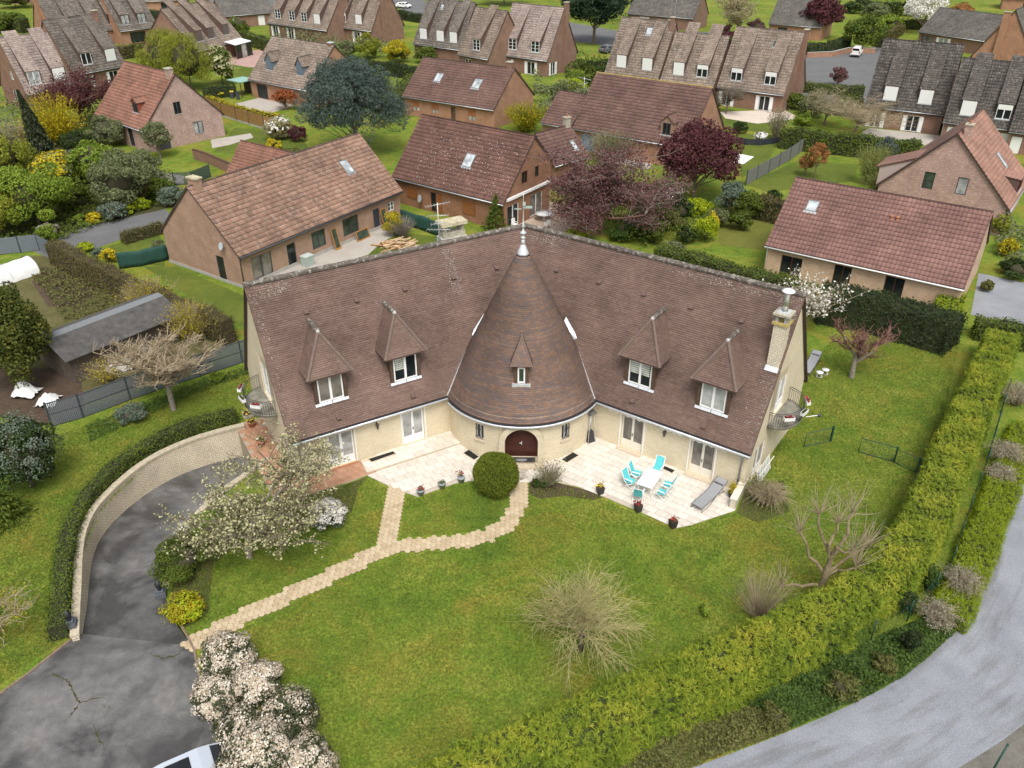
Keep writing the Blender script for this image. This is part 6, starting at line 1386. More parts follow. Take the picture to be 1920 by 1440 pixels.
rowhouse('row_house', [23.27, 135.75, -.53, 8.71, 5.18, 5.18, 2.7, 2.7, 9.25], 'middle row house with lower ridge, one closed and one open white dormer', 'tan', [2.6, 6.4], [wsh, hsh], lw, seed=20)
rowhouse('row_house', [31.3, 131.47, -.58, 10.39, 5.43, 5.43, 2.67, 2.67, 10.61], 'tan tiled end house with two open dormers, one skylight and a gable chimney', 'tan', [2.6, 7.8], [hsh, hsh], [('F', .8, 2.2, .05, 2.15, ex_sh(0)), ('F', 6.6, 8.2, .05, 2.15, ex_sh(0))], skys=[(6.8, 7.0, .9, 1.0, G_GREEN)], seed=21, chim=[(10.5, 6.0, 0, 10.9, .55, .9, None, None, 0)])
rowhouse('row_house', [49.25, 118.72, -.52, 10.2, 5.06, 5.06, 2.76, 2.76, 10.87], 'dark slate-brown row house with two large closed dormers and shuttered garden doors', 'dark', [2.9, 7.4], [wsh, wsh], [('F', .9, 2.3, .05, 2.1, ex_sh(0)), ('F', 5.6, 7.2, .05, 2.15, ex_sh(0))], seed=22, w=1.85, z=(3.8, 5.6))
rowhouse('row_house', [56.45, 110.32, -.54, 8.84, 5.11, 5.11, 2.69, 2.69, 9.86], 'dark tiled row house at the right edge with one closed and one open dormer', 'dark', [2.5, 6.6], [wsh, hsh], [('F', .6, 2.2, .05, 2.1, P_(frame=M_WHITE, shutter=1.0)), ('F', 6.2, 8.0, .05, 2.1, P_(frame=M_WHITE, shutter=.9))], seed=23, w=1.85, z=(3.7, 5.5))
rowhouse('row_house', [62.6, 105.4, -.54, 9, 5.11, 5.11, 2.69, 2.69, 9.86], 'last dark tiled row house, cut by the right edge, with white door', 'dark', [3, 7], [wsh, wsh], [('F', .4, 1.6, .05, 2.1, wsh)], seed=24)
house('house', [89.44, 149.46, .87, 8.53, 5.13, 5.13, 2.68, 2.68, 10.79], 'tall brown brick gable with a broad chimney strip at the top right', 'grey', 'terra', chim=[(-.1, 6.2, 2, 10.4, .5, 1.1, BRICK['terra'], None, 0)], seed=25)
house('house', [84.45, 184.76, -.98, 14.33, 5.69, 5.69, 2.69, 2.69, 6.88], 'low house with wide mossy grey roof near the white blossom tree', 'grey', 'dull', wins=[('F', 4.6, 6.6, .1, 2.1, P_(frame=M_WHITE, pane=G_CURT, side=M_WHITE)), ('F', .6, 3.2, .1, 2.1, P_(frame=M_DARK, pane=G_DIM))], seed=26)
house('house', [56.28, 195.89, -.55, 11.5, 5.1, 5.1, 2.69, 2.69, 7.53], 'grey tiled house half hidden behind the far purple maple', 'grey', 'terra', wins=[('F', 2, 4, .1, 2.1, DW)], seed=27)
house('house', [27.12, 211.41, -.54, 16.46, 4.94, 4.94, 2.69, 2.69, 7.7], 'grey roofed house with white door behind the pine tree at the top', 'grey', 'dull', wins=[('F', 3, 5.4, .3, 2.2, wsh), ('F', 10, 11.2, .05, 2.2, P_(frame=M_WHITE, pane=M_WHITE, leaves=1))], seed=28)
rowhouse('row_house', [-81.59, 184.94, .83, 8.4, 5.96, 5.96, 2.69, 2.69, 10.11], 'grey tiled end house at top left with two dark framed dormers', 'greybrown', [2.0, 5.6], [P_(frame=M_DARK, pane=G_CURT)] * 2, [('F', 2.0, 5.4, .1, 2.2, P_(frame=M_DARK, pane=G_DARK))], brick='terra', seed=29)
rowhouse('row_house', [-92.0, 178.63, .82, 14.2, 5.62, 5.62, 2.69, 2.69, 10.38], 'grey tiled row house at top left with brick gable and chimney strip', 'greybrown', [4.2, 8.6, 12.4], [P_(frame=M_DARK, pane=G_DARK)] * 3, [('F', 6, 8, .1, 2.2, DW)], brick='terra', seed=30, chim=[(-.1, 5.6, 0, 11, .5, 1.0, BRICK['terra'], None, 0)])
rowhouse('row_house', [-71.62, 126.34, .85, 7.12, 4.94, 4.94, 2.69, 2.69, 9.98], 'rose-grey tiled house at the left edge with two large white dormers', 'rose', [1.9, 5.6], [P_(frame=M_WHITE, pane=G_CURT), wsh], [('F', 4.6, 6.4, .1, 2.2, WW), ('L', 4.0, 5.8, 1.0, 2.6, P_(frame=M_WHITE, pane=G_DARK, back=.1)), ('L', 5.0, 6.0, 4.2, 5.4, WW)], seed=31, w=1.9)
rowhouse('row_house', [-70.97, 140.36, .99, 9.67, 5.09, 5.09, 2.69, 2.69, 10.45], 'grey-brown row house at upper left behind the plum tree with lichened ridge', 'greybrown', [3.2, 7.6], [P_(frame=M_WHITE, pane=G_DARK), wsh], lw, seed=32, w=1.9, chim=[(8.9, 4.4, 9, 11, .8, .6, None, plain('lichen_cap', (.45, .4, .27), .9), 0)])
house('house', [-66.58, 206.63, .57, 12.4, 5.18, 5.18, 2.71, 2.71, 5.6], 'low grey roofed house with white doors far behind the veranda', 'grey', 'dull', wins=[('F', 2, 3.6, .1, 2.2, wsh), ('F', 8, 9.6, .1, 2.2, wsh)], seed=33)
house('house', [-100, 232, .3, 16, 5, 5, 2.7, 2.7, 8], 'brick house cut by the top edge at the far left', 'tan', 'terra', wins=[('F', 9, 10.4, .2, 2.2, DW), ('F', 4, 5.4, .2, 2.2, wsh)], seed=34)
house('house', [2, 262, -.3, 22, 5, 5, 2.7, 2.7, 7.2], 'dark roofed house at the top edge above the pale rose roof', 'dark', 'dull', wins=[('F', 9, 10.4, .2, 2.2, WW)], seed=35)
house('house', [108, 262, -.35, 11, 5, 5, 5.2, 5.2, 8.5], 'two-tone brick house with blue-grey base at the top right edge', 'red', 'dull', wins=[('F', 4, 6, 2.2, 4.0, WW), ('F', 7.6, 9, .1, 2.3, wsh)], seed=36)
house('house', [130, 240, -.45, 12, 4.6, 4.6, 2.8, 2.8, 6.6], 'low brick house with bright orange roof in the top right corner', 'salmon', 'terra', wins=[('F', 5, 6.4, .4, 2.0, DW)], seed=37)
house('house', [-140, 250, .1, 14, 5, 5, 2.7, 2.7, 8], 'far brick house beyond the top left hedges', 'tan', 'dull', seed=38)
p = G(430, 325)
M_TURQ = plain('turquoise_fabric', (.10, .50, .52), .8, var=.06); M_FAB = plain('grey_mesh_fabric', (.27, .275, .285), .85, var=.08); M_TUBE = plain('grey_tube', (.12, .12, .13), .4, .3)
def ang(a, b): d = b - a; return math.atan2(d.y, d.x)
def make_chair():
	o = empty('patio_chair', (0, 0, 0))
	b = MB(); b.hexa([(-.24, .2, .44), (.24, .2, .44), (.24, .23, .41), (-.24, .23, .41), (-.23, .44, 1.08), (.23, .44, 1.08), (.23, .465, 1.06), (-.23, .465, 1.06)]); b.build('backrest', M_TURQ, o)
	s = MB(); s.box((0, -.02, .43), (.48, .46, .035)); s.build('seat', M_TURQ, o)
	for x in (-.27, .27):
		m = MB(); m.tube([(x, .48, 1.1), (x, .2, .42), (x, -.3, .0)], .017, 6); m.build('frame', M_WHITE, o)
		m = MB(); m.tube([(x, -.24, .44), (x, .42, .0)], .017, 6); m.build('leg', M_WHITE, o)
		m = MB(); m.box((x, -.02, .64), (.06, .5, .03)); m.build('armrest', M_WHITE, o)
		m = MB(); m.tube([(x, -.22, .44), (x, -.22, .63)], .014, 6); m.build('arm_post', M_WHITE, o)
	m = MB(); m.tube([(-.27, .48, 1.1), (.27, .48, 1.1)], .017, 6); m.build('top_bar', M_WHITE, o)
	return o
zt = .04
tc = [G(1190, 908, .75), G(1215, 873, .75), G(1247, 884, .75), G(1222, 922, .75)]
tC = sum(tc, Vector()) / 4; ta = ang((tc[0] + tc[3]) / 2, (tc[1] + tc[2]) / 2)
tb = empty('patio_table', (tC.x, tC.y, zt), ta, 'white rectangular garden table among the turquoise chairs', 'table')
tl, tw = 1.75, .95
MB().box((0, 0, .72), (tl, tw, .035)).build('table_top', M_WHITE, tb)
for x in (-1, 1):
	for y in (-1, 1): m = MB(); m.tube([(x * (tl / 2 - .2), y * (tw / 2 - .12), .7), (x * (tl / 2 - .08), y * (tw / 2 - .05), 0)], .022, 6); m.build('leg', M_WHITE, tb)
ch0 = make_chair(); first = True; ax = Vector((math.cos(ta), math.sin(ta), 0)); ay = Vector((-ax.y, ax.x, 0))
for lx, ly, rz, lb in ((.42, .95, 0.1, 'turquoise folding chair on the left long side of the white table, nearer the house'), (-.42, 1.0, -.15, 'turquoise folding chair on the left long side of the white table, farther from the house'), (1.35, .05, -math.pi / 2, 'turquoise folding chair at the house end of the white table'),
					   (-1.3, .15, math.pi / 2 + .2, 'turquoise folding chair at the lawn end of the white table, back to the lawn'), (.35, -1.0, math.pi + .1, 'turquoise folding chair on the right long side of the white table, nearer the sun lounger'), (-.5, -.98, math.pi - .1, 'turquoise folding chair on the right long side of the white table, near the lawn corner')):
	c = ch0 if first else copy_tree(ch0); first = False; p = tC + ax * lx + ay * ly; c.location = (p.x, p.y, zt); c.rotation_euler = (0, 0, ta + rz); tag(c, lb, 'chair', 'turquoise chairs round the white table')
def lounger(px0, px1, label, z, head=.55):
	a, b = G(*px0), G(*px1); L = (b - a).length; o = empty('sun_lounger', (a.x, a.y, z), ang(a, b), label, 'sun lounger', 'grey mesh sun loungers')
	w = .32; prof = [(0, .32), (.35, .3), (.9, .27), (1.3, .33), (1.62, .5), (1.9, .66)]; k = L / 1.9
	m = MB(); vs = [(x * k, s * w, z_) for x, z_ in prof for s in (-1, 1)]; m.add(vs, [(2 * i, 2 * i + 2, 2 * i + 3, 2 * i + 1) for i in range(5)], sm=True); m.add([(x, y, z_ - .02) for x, y, z_ in vs], [(2 * i + 1, 2 * i + 3, 2 * i + 2, 2 * i) for i in range(5)], sm=True); m.build('mesh_bed', M_FAB, o)
	for s in (-1, 1):
		m = MB(); m.tube([(x * k, s * (w + .015), z_) for x, z_ in prof], .018, 6); m.build('side_tube', M_TUBE, o)
		m = MB(); m.tube([(.1, s * w, .31), (0, s * (w + .03), 0), (.9, s * (w + .03), .02), (1.2 * k, s * w, .32)], .016, 6); m.build('leg_tube', M_TUBE, o)
	m = MB(); m.tube([(.0, -w, .32), (.0, w, .32)], .018, 6); m.build('foot_bar', M_TUBE, o)
	m = MB(); m.tube([(1.2 * k, -w, .32), (1.75 * k, -w - .03, .02), (1.75 * k, w + .03, .02), (1.2 * k, w, .32)], .016, 6); m.build('rear_stand', M_TUBE, o)
	m = MB(); p0, p1 = Vector((1.62 * k, 0, .53)), Vector((1.86 * k, 0, .67)); m.tube([p0 + Vector((0, -w * .8, 0)), p0 + Vector((0, w * .8, 0))], .045, 8); m.build('head_cushion', plain('charcoal_fabric', (.09, .09, .1), .9), o)
lounger((1305, 958), (1352, 915), 'grey sun lounger on the terrace beside the low end wall', .04)
lounger((1508, 705), (1530, 672), 'grey sun lounger on the lawn behind the right gable', .0)
def pot(px, label, r0, r1, h, mat, plantm, n, z=.04, sq=False, fl=None, ph=.25, cat='flower pot', name='flower_pot', group=None):
	p = G(*px, z); o = empty(name, p, .4, label, cat, group); m = MB()
	if sq: m.box((0, 0, h / 2), (2 * r0, 2 * r0, h), 0, r1 / r0)
	else: m.lathe([(r0, 0), (r1, h), (r1 * 1.06, h), (r1 * 1.06, h - .05), (r1 * .92, h - .04), (.0, h - .05)], n=14)
	m.build('pot', mat, o)
	if sq: MB().box((0, 0, h + .003), (1.8 * r1, 1.8 * r1, .006)).build('soil', M_SOIL, o)
	rng = np.random.default_rng(int(px[0])); P = rng.normal(0, 1, (n, 3)) * np.array([r1 * .45, r1 * .45, ph * .35]) + np.array([0, 0, h + ph * .4]); P[:, 2] = np.maximum(P[:, 2], h)
	V, F, q = leaf_quads(P, rng, .05, .6, np.array([[0, 0, 1.]]), .4); link('plant', np_mesh('plant', V, F, q), plantm, o)
	if fl is not None:
		P = rng.normal(0, 1, (14, 3)) * np.array([r1 * .5, r1 * .5, .03]) + np.array([0, 0, h + ph * .6]); V, F, q = leaf_quads(P, rng, .06, .9, np.array([[0, 0, 1.]]), .7); link('flowers', np_mesh('flowers', V, F, q), fl, o)
M_PGREY = plain('grey_glaze', (.34, .37, .39), .5); M_PBLK = plain('black_planter', (.03, .03, .033), .5); F_RED = plain('red_petals', (.3, .03, .03), .8); F_YEL = plain('yellow_petals', (.6, .42, .05), .8)
gq = 'grey pots along the left terrace edge'
pot((789, 927), 'round grey pot with red flowers nearest the paved path', .17, .22, .34, M_PGREY, LF['privet'], 60, fl=F_RED, group=gq); pot((829, 914), 'round grey pot with a low green cushion plant, middle of three', .17, .22, .34, M_PGREY, LF['olive'], 90, ph=.16, group=gq); pot((865, 903), 'round grey pot with one tall shoot nearest the round clipped bush', .17, .22, .34, M_PGREY, LF['privet'], 50, ph=.4, fl=F_RED, group=gq)
gq = 'square black planters along the right terrace edge'
pot((1125, 925), 'square black planter with yellow flowers nearest the tower', .15, .2, .46, M_PBLK, LF['privet'], 40, sq=True, fl=F_YEL, group=gq); pot((1196, 958), 'square black planter with dark red flowers below the white table', .15, .2, .46, M_PBLK, LF['plum'], 60, sq=True, fl=F_RED, group=gq); pot((1261, 988), 'square black planter at the pointed corner of the terrace', .15, .2, .46, M_PBLK, LF['privet'], 40, sq=True, fl=F_RED, group=gq)
pot((1371, 932), 'black pot with yellowish shrub in the terrace corner by the downpipe', .16, .22, .36, M_PBLK, LF['gold'], 300, ph=.75)
pot((856, 808), 'empty black pot in the corner where the left wing meets the tower', .16, .2, .42, M_PBLK, LF['dark'], 4, z=.15, ph=.05)
pot((473, 799), 'terracotta pot with yellow flowers on the tiled walkway, below the left balcony', .18, .26, .36, M_TERRA, LF['privet'], 70, z=.05, fl=F_YEL); pot((490, 835), 'terracotta pot with sprawling white flowers farther down the tiled walkway', .18, .26, .36, M_TERRA, LF['privet'], 90, z=.05, fl=LF['white'], ph=.4)
pot((466, 781), 'stone trough with yellow flowers under the left balcony', .3, .34, .3, M_STONE, LF['privet'], 60, z=.05, sq=True, fl=F_YEL, name='planter_trough')
for P, E, N, L, lab in ((VR, ER, NR, LR, 'right'), (VL, EL, NL, LL, 'left')):
	for a, nm in ((.75, 'nearest the front'), (1.45, 'in the middle'), (2.15, 'nearest the back')):
		u, t = L - .12 + 1.56 * math.sin(a), .35 + 1.9 * math.cos(a); p = P(u, t, 3.92); dr = E * math.sin(a) + N * math.cos(a)
		o = empty('flower_box', p, math.atan2(dr.y, dr.x) + math.pi / 2, 'white flower box hung on the %s balcony rail, %s' % (lab, nm), 'flower box'); MB().box((0, 0, .1), (.62, .22, .2)).build('box', M_OFFW, o); MB().box((0, 0, .203), (.56, .16, .01)).build('soil', M_SOIL, o)
		rng = np.random.default_rng(int(a * 100)); Q = rng.normal(0, 1, (26, 3)) * np.array([.17, .05, .03]) + np.array([0, 0, .26]); V, F, q = leaf_quads(Q, rng, .06, .8); link('flowers', np_mesh('f', V, F, q), F_RED if a != 1.45 else LF['privet'], o, kind='stuff')
hp = G(1105, 826, .04); h = empty('patio_heater', hp, .5, 'pyramid patio heater with black base in the corner right of the tower', 'patio heater')
MB().box((0, 0, .38), (.52, .52, .76), 0, .62).build('base', M_PBLK, h)
for x in (-1, 1):
	for y in (-1, 1): m = MB(); m.tube([(x * .29, y * .29, .0), (x * .13, y * .13, 2.05)], .018, 5); m.build('post', M_LEAD, h)
m = MB(); m.lathe([(.06, .76), (.06, 1.95)], n=12); m.build('glass_tube', glass('heater_glass', (.5, .52, .52)), h)
MB().box((0, 0, 2.16), (.62, .62, .1), 0, .3).build('hood', plain('heater_hood', (.16, .16, .15), .5, .5), h)
pp = G(1098, 818, .04); o = empty('folded_parasol', pp, 0, 'folded turquoise parasol leaning behind the patio heater', 'parasol'); m = MB(); m.lathe([(.03, .0), (.03, .7), (.12, .75), (.14, 1.2), (.09, 2.0), (.02, 2.3)], n=8); m.build('canopy', plain('teal_fabric', (.03, .26, .28), .8), o); m = MB(); m.tube([(0, 0, 0), (0, 0, .75)], .02, 6); m.build('pole', M_WHITE, o)
dn = Vector((math.cos(R(-91)), math.sin(R(-91)), 0)); mp_ = CC + dn * (TR - .02); o = empty('doormat', (mp_.x, mp_.y, .29), R(-1), 'dark doormat with a pale oval on the tower doorstep', 'doormat'); MB().box((0, -.0, .012), (1.7, .46, .02)).build('mat', plain('mat_black', (.025, .025, .027), .95), o); m = MB(); m.lathe([(.0, 0), (.36, 0), (.36, .004), (0, .004)], (0, 0, .0235), 20); e = m.build('oval', plain('mat_grey', (.2, .2, .2), .95), o); e.scale = (1, .52, 1)
for px, lb in (((1535, 708), 'small white garden stool nearer the house'), ((1546, 703), 'small white garden stool nearer the bare tree')):
	o = empty('garden_stool', G(*px), 0, lb, 'stool', 'white stools on the back lawn'); m = MB(); m.lathe([(0, .42), (.24, .42), (.25, .46), (.0, .47)], n=14); m.build('seat', M_OFFW, o)
	for k in range(4): a = k * math.pi / 2 + .4; m = MB(); m.tube([(.17 * math.cos(a), .17 * math.sin(a), .42), (.23 * math.cos(a), .23 * math.sin(a), 0)], .018, 5); m.build('leg', M_OFFW, o)
	m = MB(); m.tube([(.22 * math.cos(t), .22 * math.sin(t), .14) for t in np.linspace(0, 6.283, 13)], .013, 5); m.build('ring', M_OFFW, o)
a, b = G(1372, 955), G(1398, 905); d = (b - a); o = empty('terrace_end_wall', a, ang(a, b), 'low cream wall closing the right end of the terrace', 'wall'); L = d.length
MB().box((L / 2, 0, .33), (L, .3, .66)).build('wall', plain('cream_render', (.62, .55, .44), .9, var=.08), o); MB().box((L / 2, 0, .7), (L + .06, .4, .07)).build('cap', plain('cap_stone', (.66, .6, .5), .85), o)
a = VR(LR + .25, 3.4, 0); o = empty('slatted_bench_frame', a, math.atan2(-NR.y, -NR.x), 'white slatted frame leaning against the right gable under the balcony', 'slatted frame')
for k in range(9): m = MB(); m.box((.1 + k * .24, -.12 - .0, .5), (.12, .03, 1.0)); sl_ = m.build('slat', M_OFFW, o); sl_.rotation_euler = (R(-12), 0, 0)
for z in (.15, .85): m = MB(); m.box((1.05, -.08 - (z - .5) * .2, z), (2.3, .04, .06)); m.build('rail', M_OFFW, o)
o = empty('lamp_arm', VR(LR + 1.45, .1, 3.45), 0, 'white outdoor lamp arm sticking out below the right balcony', 'lamp'); MB().tube([(0, 0, 0), (.75, .1, .05)], .025, 6).build('arm', M_WHITE, o); m = MB(); m.lathe([(.0, -.1), (.1, -.08), (.1, .06), (0, .08)], (.8, .1, .05), 8); m.build('lamp_head', M_ANTH, o)
def wire_gate(pxa, pxb, label, h=1.05, name='wire_gate', mesh=.16, posts=True):
	a, b = G(*pxa), G(*pxb); L = (b - a).length; o = empty(name, a, ang(a, b), label, 'gate' if 'gate' in name else 'fence')
	m = MB(); m.tube([(0, 0, .05), (L, 0, .05), (L, 0, h), (0, 0, h), (0, 0, .05)], .028, 6); m.build('frame', M_GREENM, o)
	w = MB(); n = int(L / mesh); k = int(h / mesh)
	for i in range(1, n): w.tube([(L * i / n, 0, .06), (L * i / n, 0, h)], .004, 3, False, False)
	for i in range(1, k): w.tube([(0, 0, h * i / k), (L, 0, h * i / k)], .004, 3, False, False)
	w.build('mesh', M_GREENM, o)
	if posts: m = MB(); m.box((L + .08, 0, h / 2 + .05), (.1, .1, h + .1)); m.build('post', M_GREENM, o)
wire_gate((1507, 839), (1555, 828), 'green wire garden gate standing ajar beside the right balcony'); wire_gate((1609, 848), (1673, 866), 'green wire garden gate standing open farther out on the lawn')
wire_gate((1676, 868), (1716, 886), 'short run of green wire fence between the outer gate and the conifer hedge', 1.0, 'wire_fence', .2)
wire_gate((1718, 892), (1672, 1020), 'leaning green wire panel on the lawn side of the conifer hedge', .9, 'wire_fence', .25, False)
def chain_fence(pts, label, h=1.5, sp=2.5):
	P = [G(*p) for p in pts]; c0 = P[0]; o = empty('chain_link_fence', c0, 0, label, 'fence'); Q = resample(P, .4); w = MB(); rel = [p - Vector((c0.x, c0.y, 0)) for p in Q]
	for z in np.arange(.05, h, .16): w.tube([p + Vector((0, 0, z)) for p in rel], .006, 3, False, False)
	for p in rel[::1]: w.tube([p + Vector((0, 0, .03)), p + Vector((0, 0, h))], .006, 3, False, False)
	w.build('mesh', M_GREENM, o, kind='stuff')
	for p in rel[::max(1, int(sp / .4))]: m = MB(); m.tube([p, p + Vector((0, 0, h + .08))], .03, 6); m.build('post', M_GREENM, o)
chain_fence([(1885, 742), (1845, 880), (1800, 1005), (1772, 1090), (1700, 1165), (1560, 1240), (1400, 1310), (1200, 1395), (1080, 1450)], 'dark green chain link fence along the road side of the conifer hedge', 1.3)
o = empty('fence_post', G(1855, 1455), 0, 'slanting dark green post at the bottom right corner of the road', 'post'); m = MB(); m.tube([(0, 0, 0), (.35, .25, 1.6)], .04, 6); m.build('pole', M_GREENM, o); m = MB(); m.lathe([(0, 0), (.05, 0), (.05, .05), (0, .06)], (.35, .25, 1.58), 8); m.build('cap', M_GREENM, o)
def panel_fence(pts, label, h, mat, name='panel_fence', post=None, slat=None, gap=.0, base=None, horizontal=True, th=.03, rail=False, topcol=None, z=0.0):
	"fence of posts and panels; every panel's boards are pieces of their own"
	P = [G(*p, z) for p in pts]; c0 = P[0]; o = empty(name, c0, 0, label, 'fence'); rel = [p - c0 for p in P]
	for p in rel: m = MB(); m.box((p.x, p.y, h / 2 + .04), (.1, .1, h + .08)); m.build('post', post or M_ANTH, o)
	z0 = .05
	for a, b in zip(rel[:-1], rel[1:]):
		L = (b - a).length; an = ang(a, b); mid = (a + b) / 2
		if base: m = MB(); m.box((mid.x, mid.y, .12), (L - .1, .06, .24), an); m.build('base_board', base, o)
		zb = .26 if base else z0
		if slat:
			if horizontal:
				n = max(1, int((h - zb) / slat)); s = (h - zb) / n
				for k in range(n): m = MB(); m.box((mid.x, mid.y, zb + s * (k + .5)), (L - .1, th, s - gap), an); m.build('board', mat, o)
			else:
				n = max(1, int(L / slat)); s = L / n; me = None
				for k in range(n):
					c = a.lerp(b, (k + .5) / n)
					if me is None: m = MB(); m.box((0, 0, (h + zb) / 2), (s - gap, th, h - zb), an); me = m.mesh('slat')
					link('slat', me, mat, o, (c.x, c.y, 0))
		else: m = MB(); m.box((mid.x, mid.y, (h + zb) / 2), (L - .1, th, h - zb), an); m.build('panel', mat, o)
		if rail:
			for zz in (z0, h * .52, h - .03): m = MB(); m.box((mid.x, mid.y, zz), (L - .1, .06, .05), an); m.build('rail', M_ANTH, o)
	return o
M_GP = plain('grey_slat', (.125, .14, .165), .6, var=.12); M_WOODF = plain('stained_boards', (.27, .15, .05), .75, var=.2, scale=3)
FB = [(98, 800), (157, 783), (245, 750), (312, 726), (376, 706), (455, 680), (478, 673)]
panel_fence(FB[:4], 'grey slatted panel fence left of the bare tree, in front of the shed', 1.75, M_GP, slat=.1, gap=.025, horizontal=False, rail=True); panel_fence(FB[3:], 'grey slatted panel fence between the bare tree and the villa corner', 1.75, M_GP, slat=.1, gap=.025, horizontal=False, rail=True)
panel_fence([(388, 207), (417, 218), (444, 227), (468, 234), (496, 243), (530, 250), (556, 262)], 'brown board fence with dark posts between the red brick house and the dormer house', 1.9, M_WOODF, slat=.3, gap=.02, base=M_CONC)
panel_fence([(1398, 348), (1418, 337), (1440, 325), (1460, 313), (1480, 301), (1496, 290), (1508, 280)], 'grey concrete panel fence with green posts beside the photinia lawn', 1.7, plain('grey_panel', (.15, .15, .135), .9), slat=.4, gap=.02, post=M_GREENM)
panel_fence([(1462, 268), (1485, 272), (1508, 278)], 'dark blue-black board screen at the end of the concrete panel fence', 1.7, plain('blue_black', (.02, .025, .035), .7), slat=.2, gap=.02, horizontal=False)
panel_fence([(1378, 268), (1400, 272), (1425, 273), (1462, 268)], 'low black edging fence behind the white slab garden', .8, plain('blue_black', (.02, .025, .035), .7), slat=.25, gap=.02)
gr = panel_fence([(328, 348), (362, 346), (395, 332)], 'dark blue metal gate with vertical bars below the topiary tree', 1.5, plain('blue_gate', (.03, .05, .075), .5), name='metal_gate', slat=.12, gap=.05, horizontal=False); gr['category'] = 'gate'
panel_fence([(-5, 478), (40, 474), (75, 470), (98, 482)], 'grey blue board fence with a black post behind the white tunnel', 1.6, plain('blue_grey_board', (.13, .15, .17), .7), slat=.2, gap=.015)
def net_fence(pts, label, h, z=0.0):
	P = [G(*p) for p in pts]; c0 = P[0]; o = empty('windbreak_net', c0, 0, label, 'fence'); rel = [p - c0 for p in resample(P, .5)]; m = MB(); rg = random.Random(4)
	n = len(rel); lv = 5; vs = []
	for p in rel:
		for k in range(lv): vs.append((p.x + rg.uniform(-.04, .04), p.y + rg.uniform(-.04, .04), .05 + (h * (1 + .03 * math.sin(p.x * 3))) * k / (lv - 1)))
	m.add(vs, [(i * lv + k, (i + 1) * lv + k, (i + 1) * lv + k + 1, i * lv + k + 1) for i in range(n - 1) for k in range(lv - 1)], sm=True); b = m.build('net', plain('green_net', (.014, .06, .045), .8, var=.2, scale=2), o)
	sm_ = b.modifiers.new('t', 'SOLIDIFY'); sm_.thickness = .012
	for p in rel[::5]: q = MB(); q.tube([(p.x, p.y, 0), (p.x, p.y, h + .1)], .025, 5); q.build('post', M_GREENM, o)
net_fence([(752, 420), (790, 432), (845, 452)], 'dark green windbreak net between the orange bungalow and the rust brick house', 1.5); net_fence([(225, 505), (265, 500), (318, 488)], 'dark green windbreak net at the corner of the orange bungalow', 1.5)
wall_ = MB();
def brick_wall(pts, label, h, mat='dull', th=.25, z=0.0):
	P = [G(*p, z) for p in pts]; c0 = P[0]; o = empty('brick_wall', c0, 0, label, 'wall'); m = MB(); cp = MB(); u = 0
	for a, b in zip(P[:-1], P[1:]):
		A, B = a - c0, b - c0; d = (B - A).normalized(); n = Vector((d.y, -d.x, 0)); L = (B - A).length
		for sg in (0, 1):
			s = n * th * (sg - .5) * -2 * .5; m.add([A + s, B + s, B + s + Vector((0, 0, h)), A + s + Vector((0, 0, h))], [(0, 1, 2, 3)], [[(u, 0), (u + L, 0), (u + L, h), (u, h)]])
		for q in (A, B): m.add([q + n * th / 2, q - n * th / 2, q - n * th / 2 + Vector((0, 0, h)), q + n * th / 2 + Vector((0, 0, h))], [(0, 1, 2, 3)], [[(0, 0), (th, 0), (th, h), (0, h)]])
		s = n * (th / 2 + .04); Z = Vector((0, 0, h)); Z2 = Vector((0, 0, h + .07)); cp.hexa([A - s + Z, B - s + Z, B + s + Z, A + s + Z, A - s + Z2, B - s + Z2, B + s + Z2, A + s + Z2]); u += L
	m.build('wall', BRICK[mat], o); cp.build('coping', TILE['red'] if mat == 'dull' else M_CONC, o); return o
brick_wall([(1512, 108), (1560, 106), (1592, 98), (1640, 100)], 'low red brick wall curving behind the white van', .9, 'terra'); brick_wall([(365, 298), (388, 305), (433, 325)], 'low brick wall beside the basement ramp of the red brick house', 1.2, 'dull')
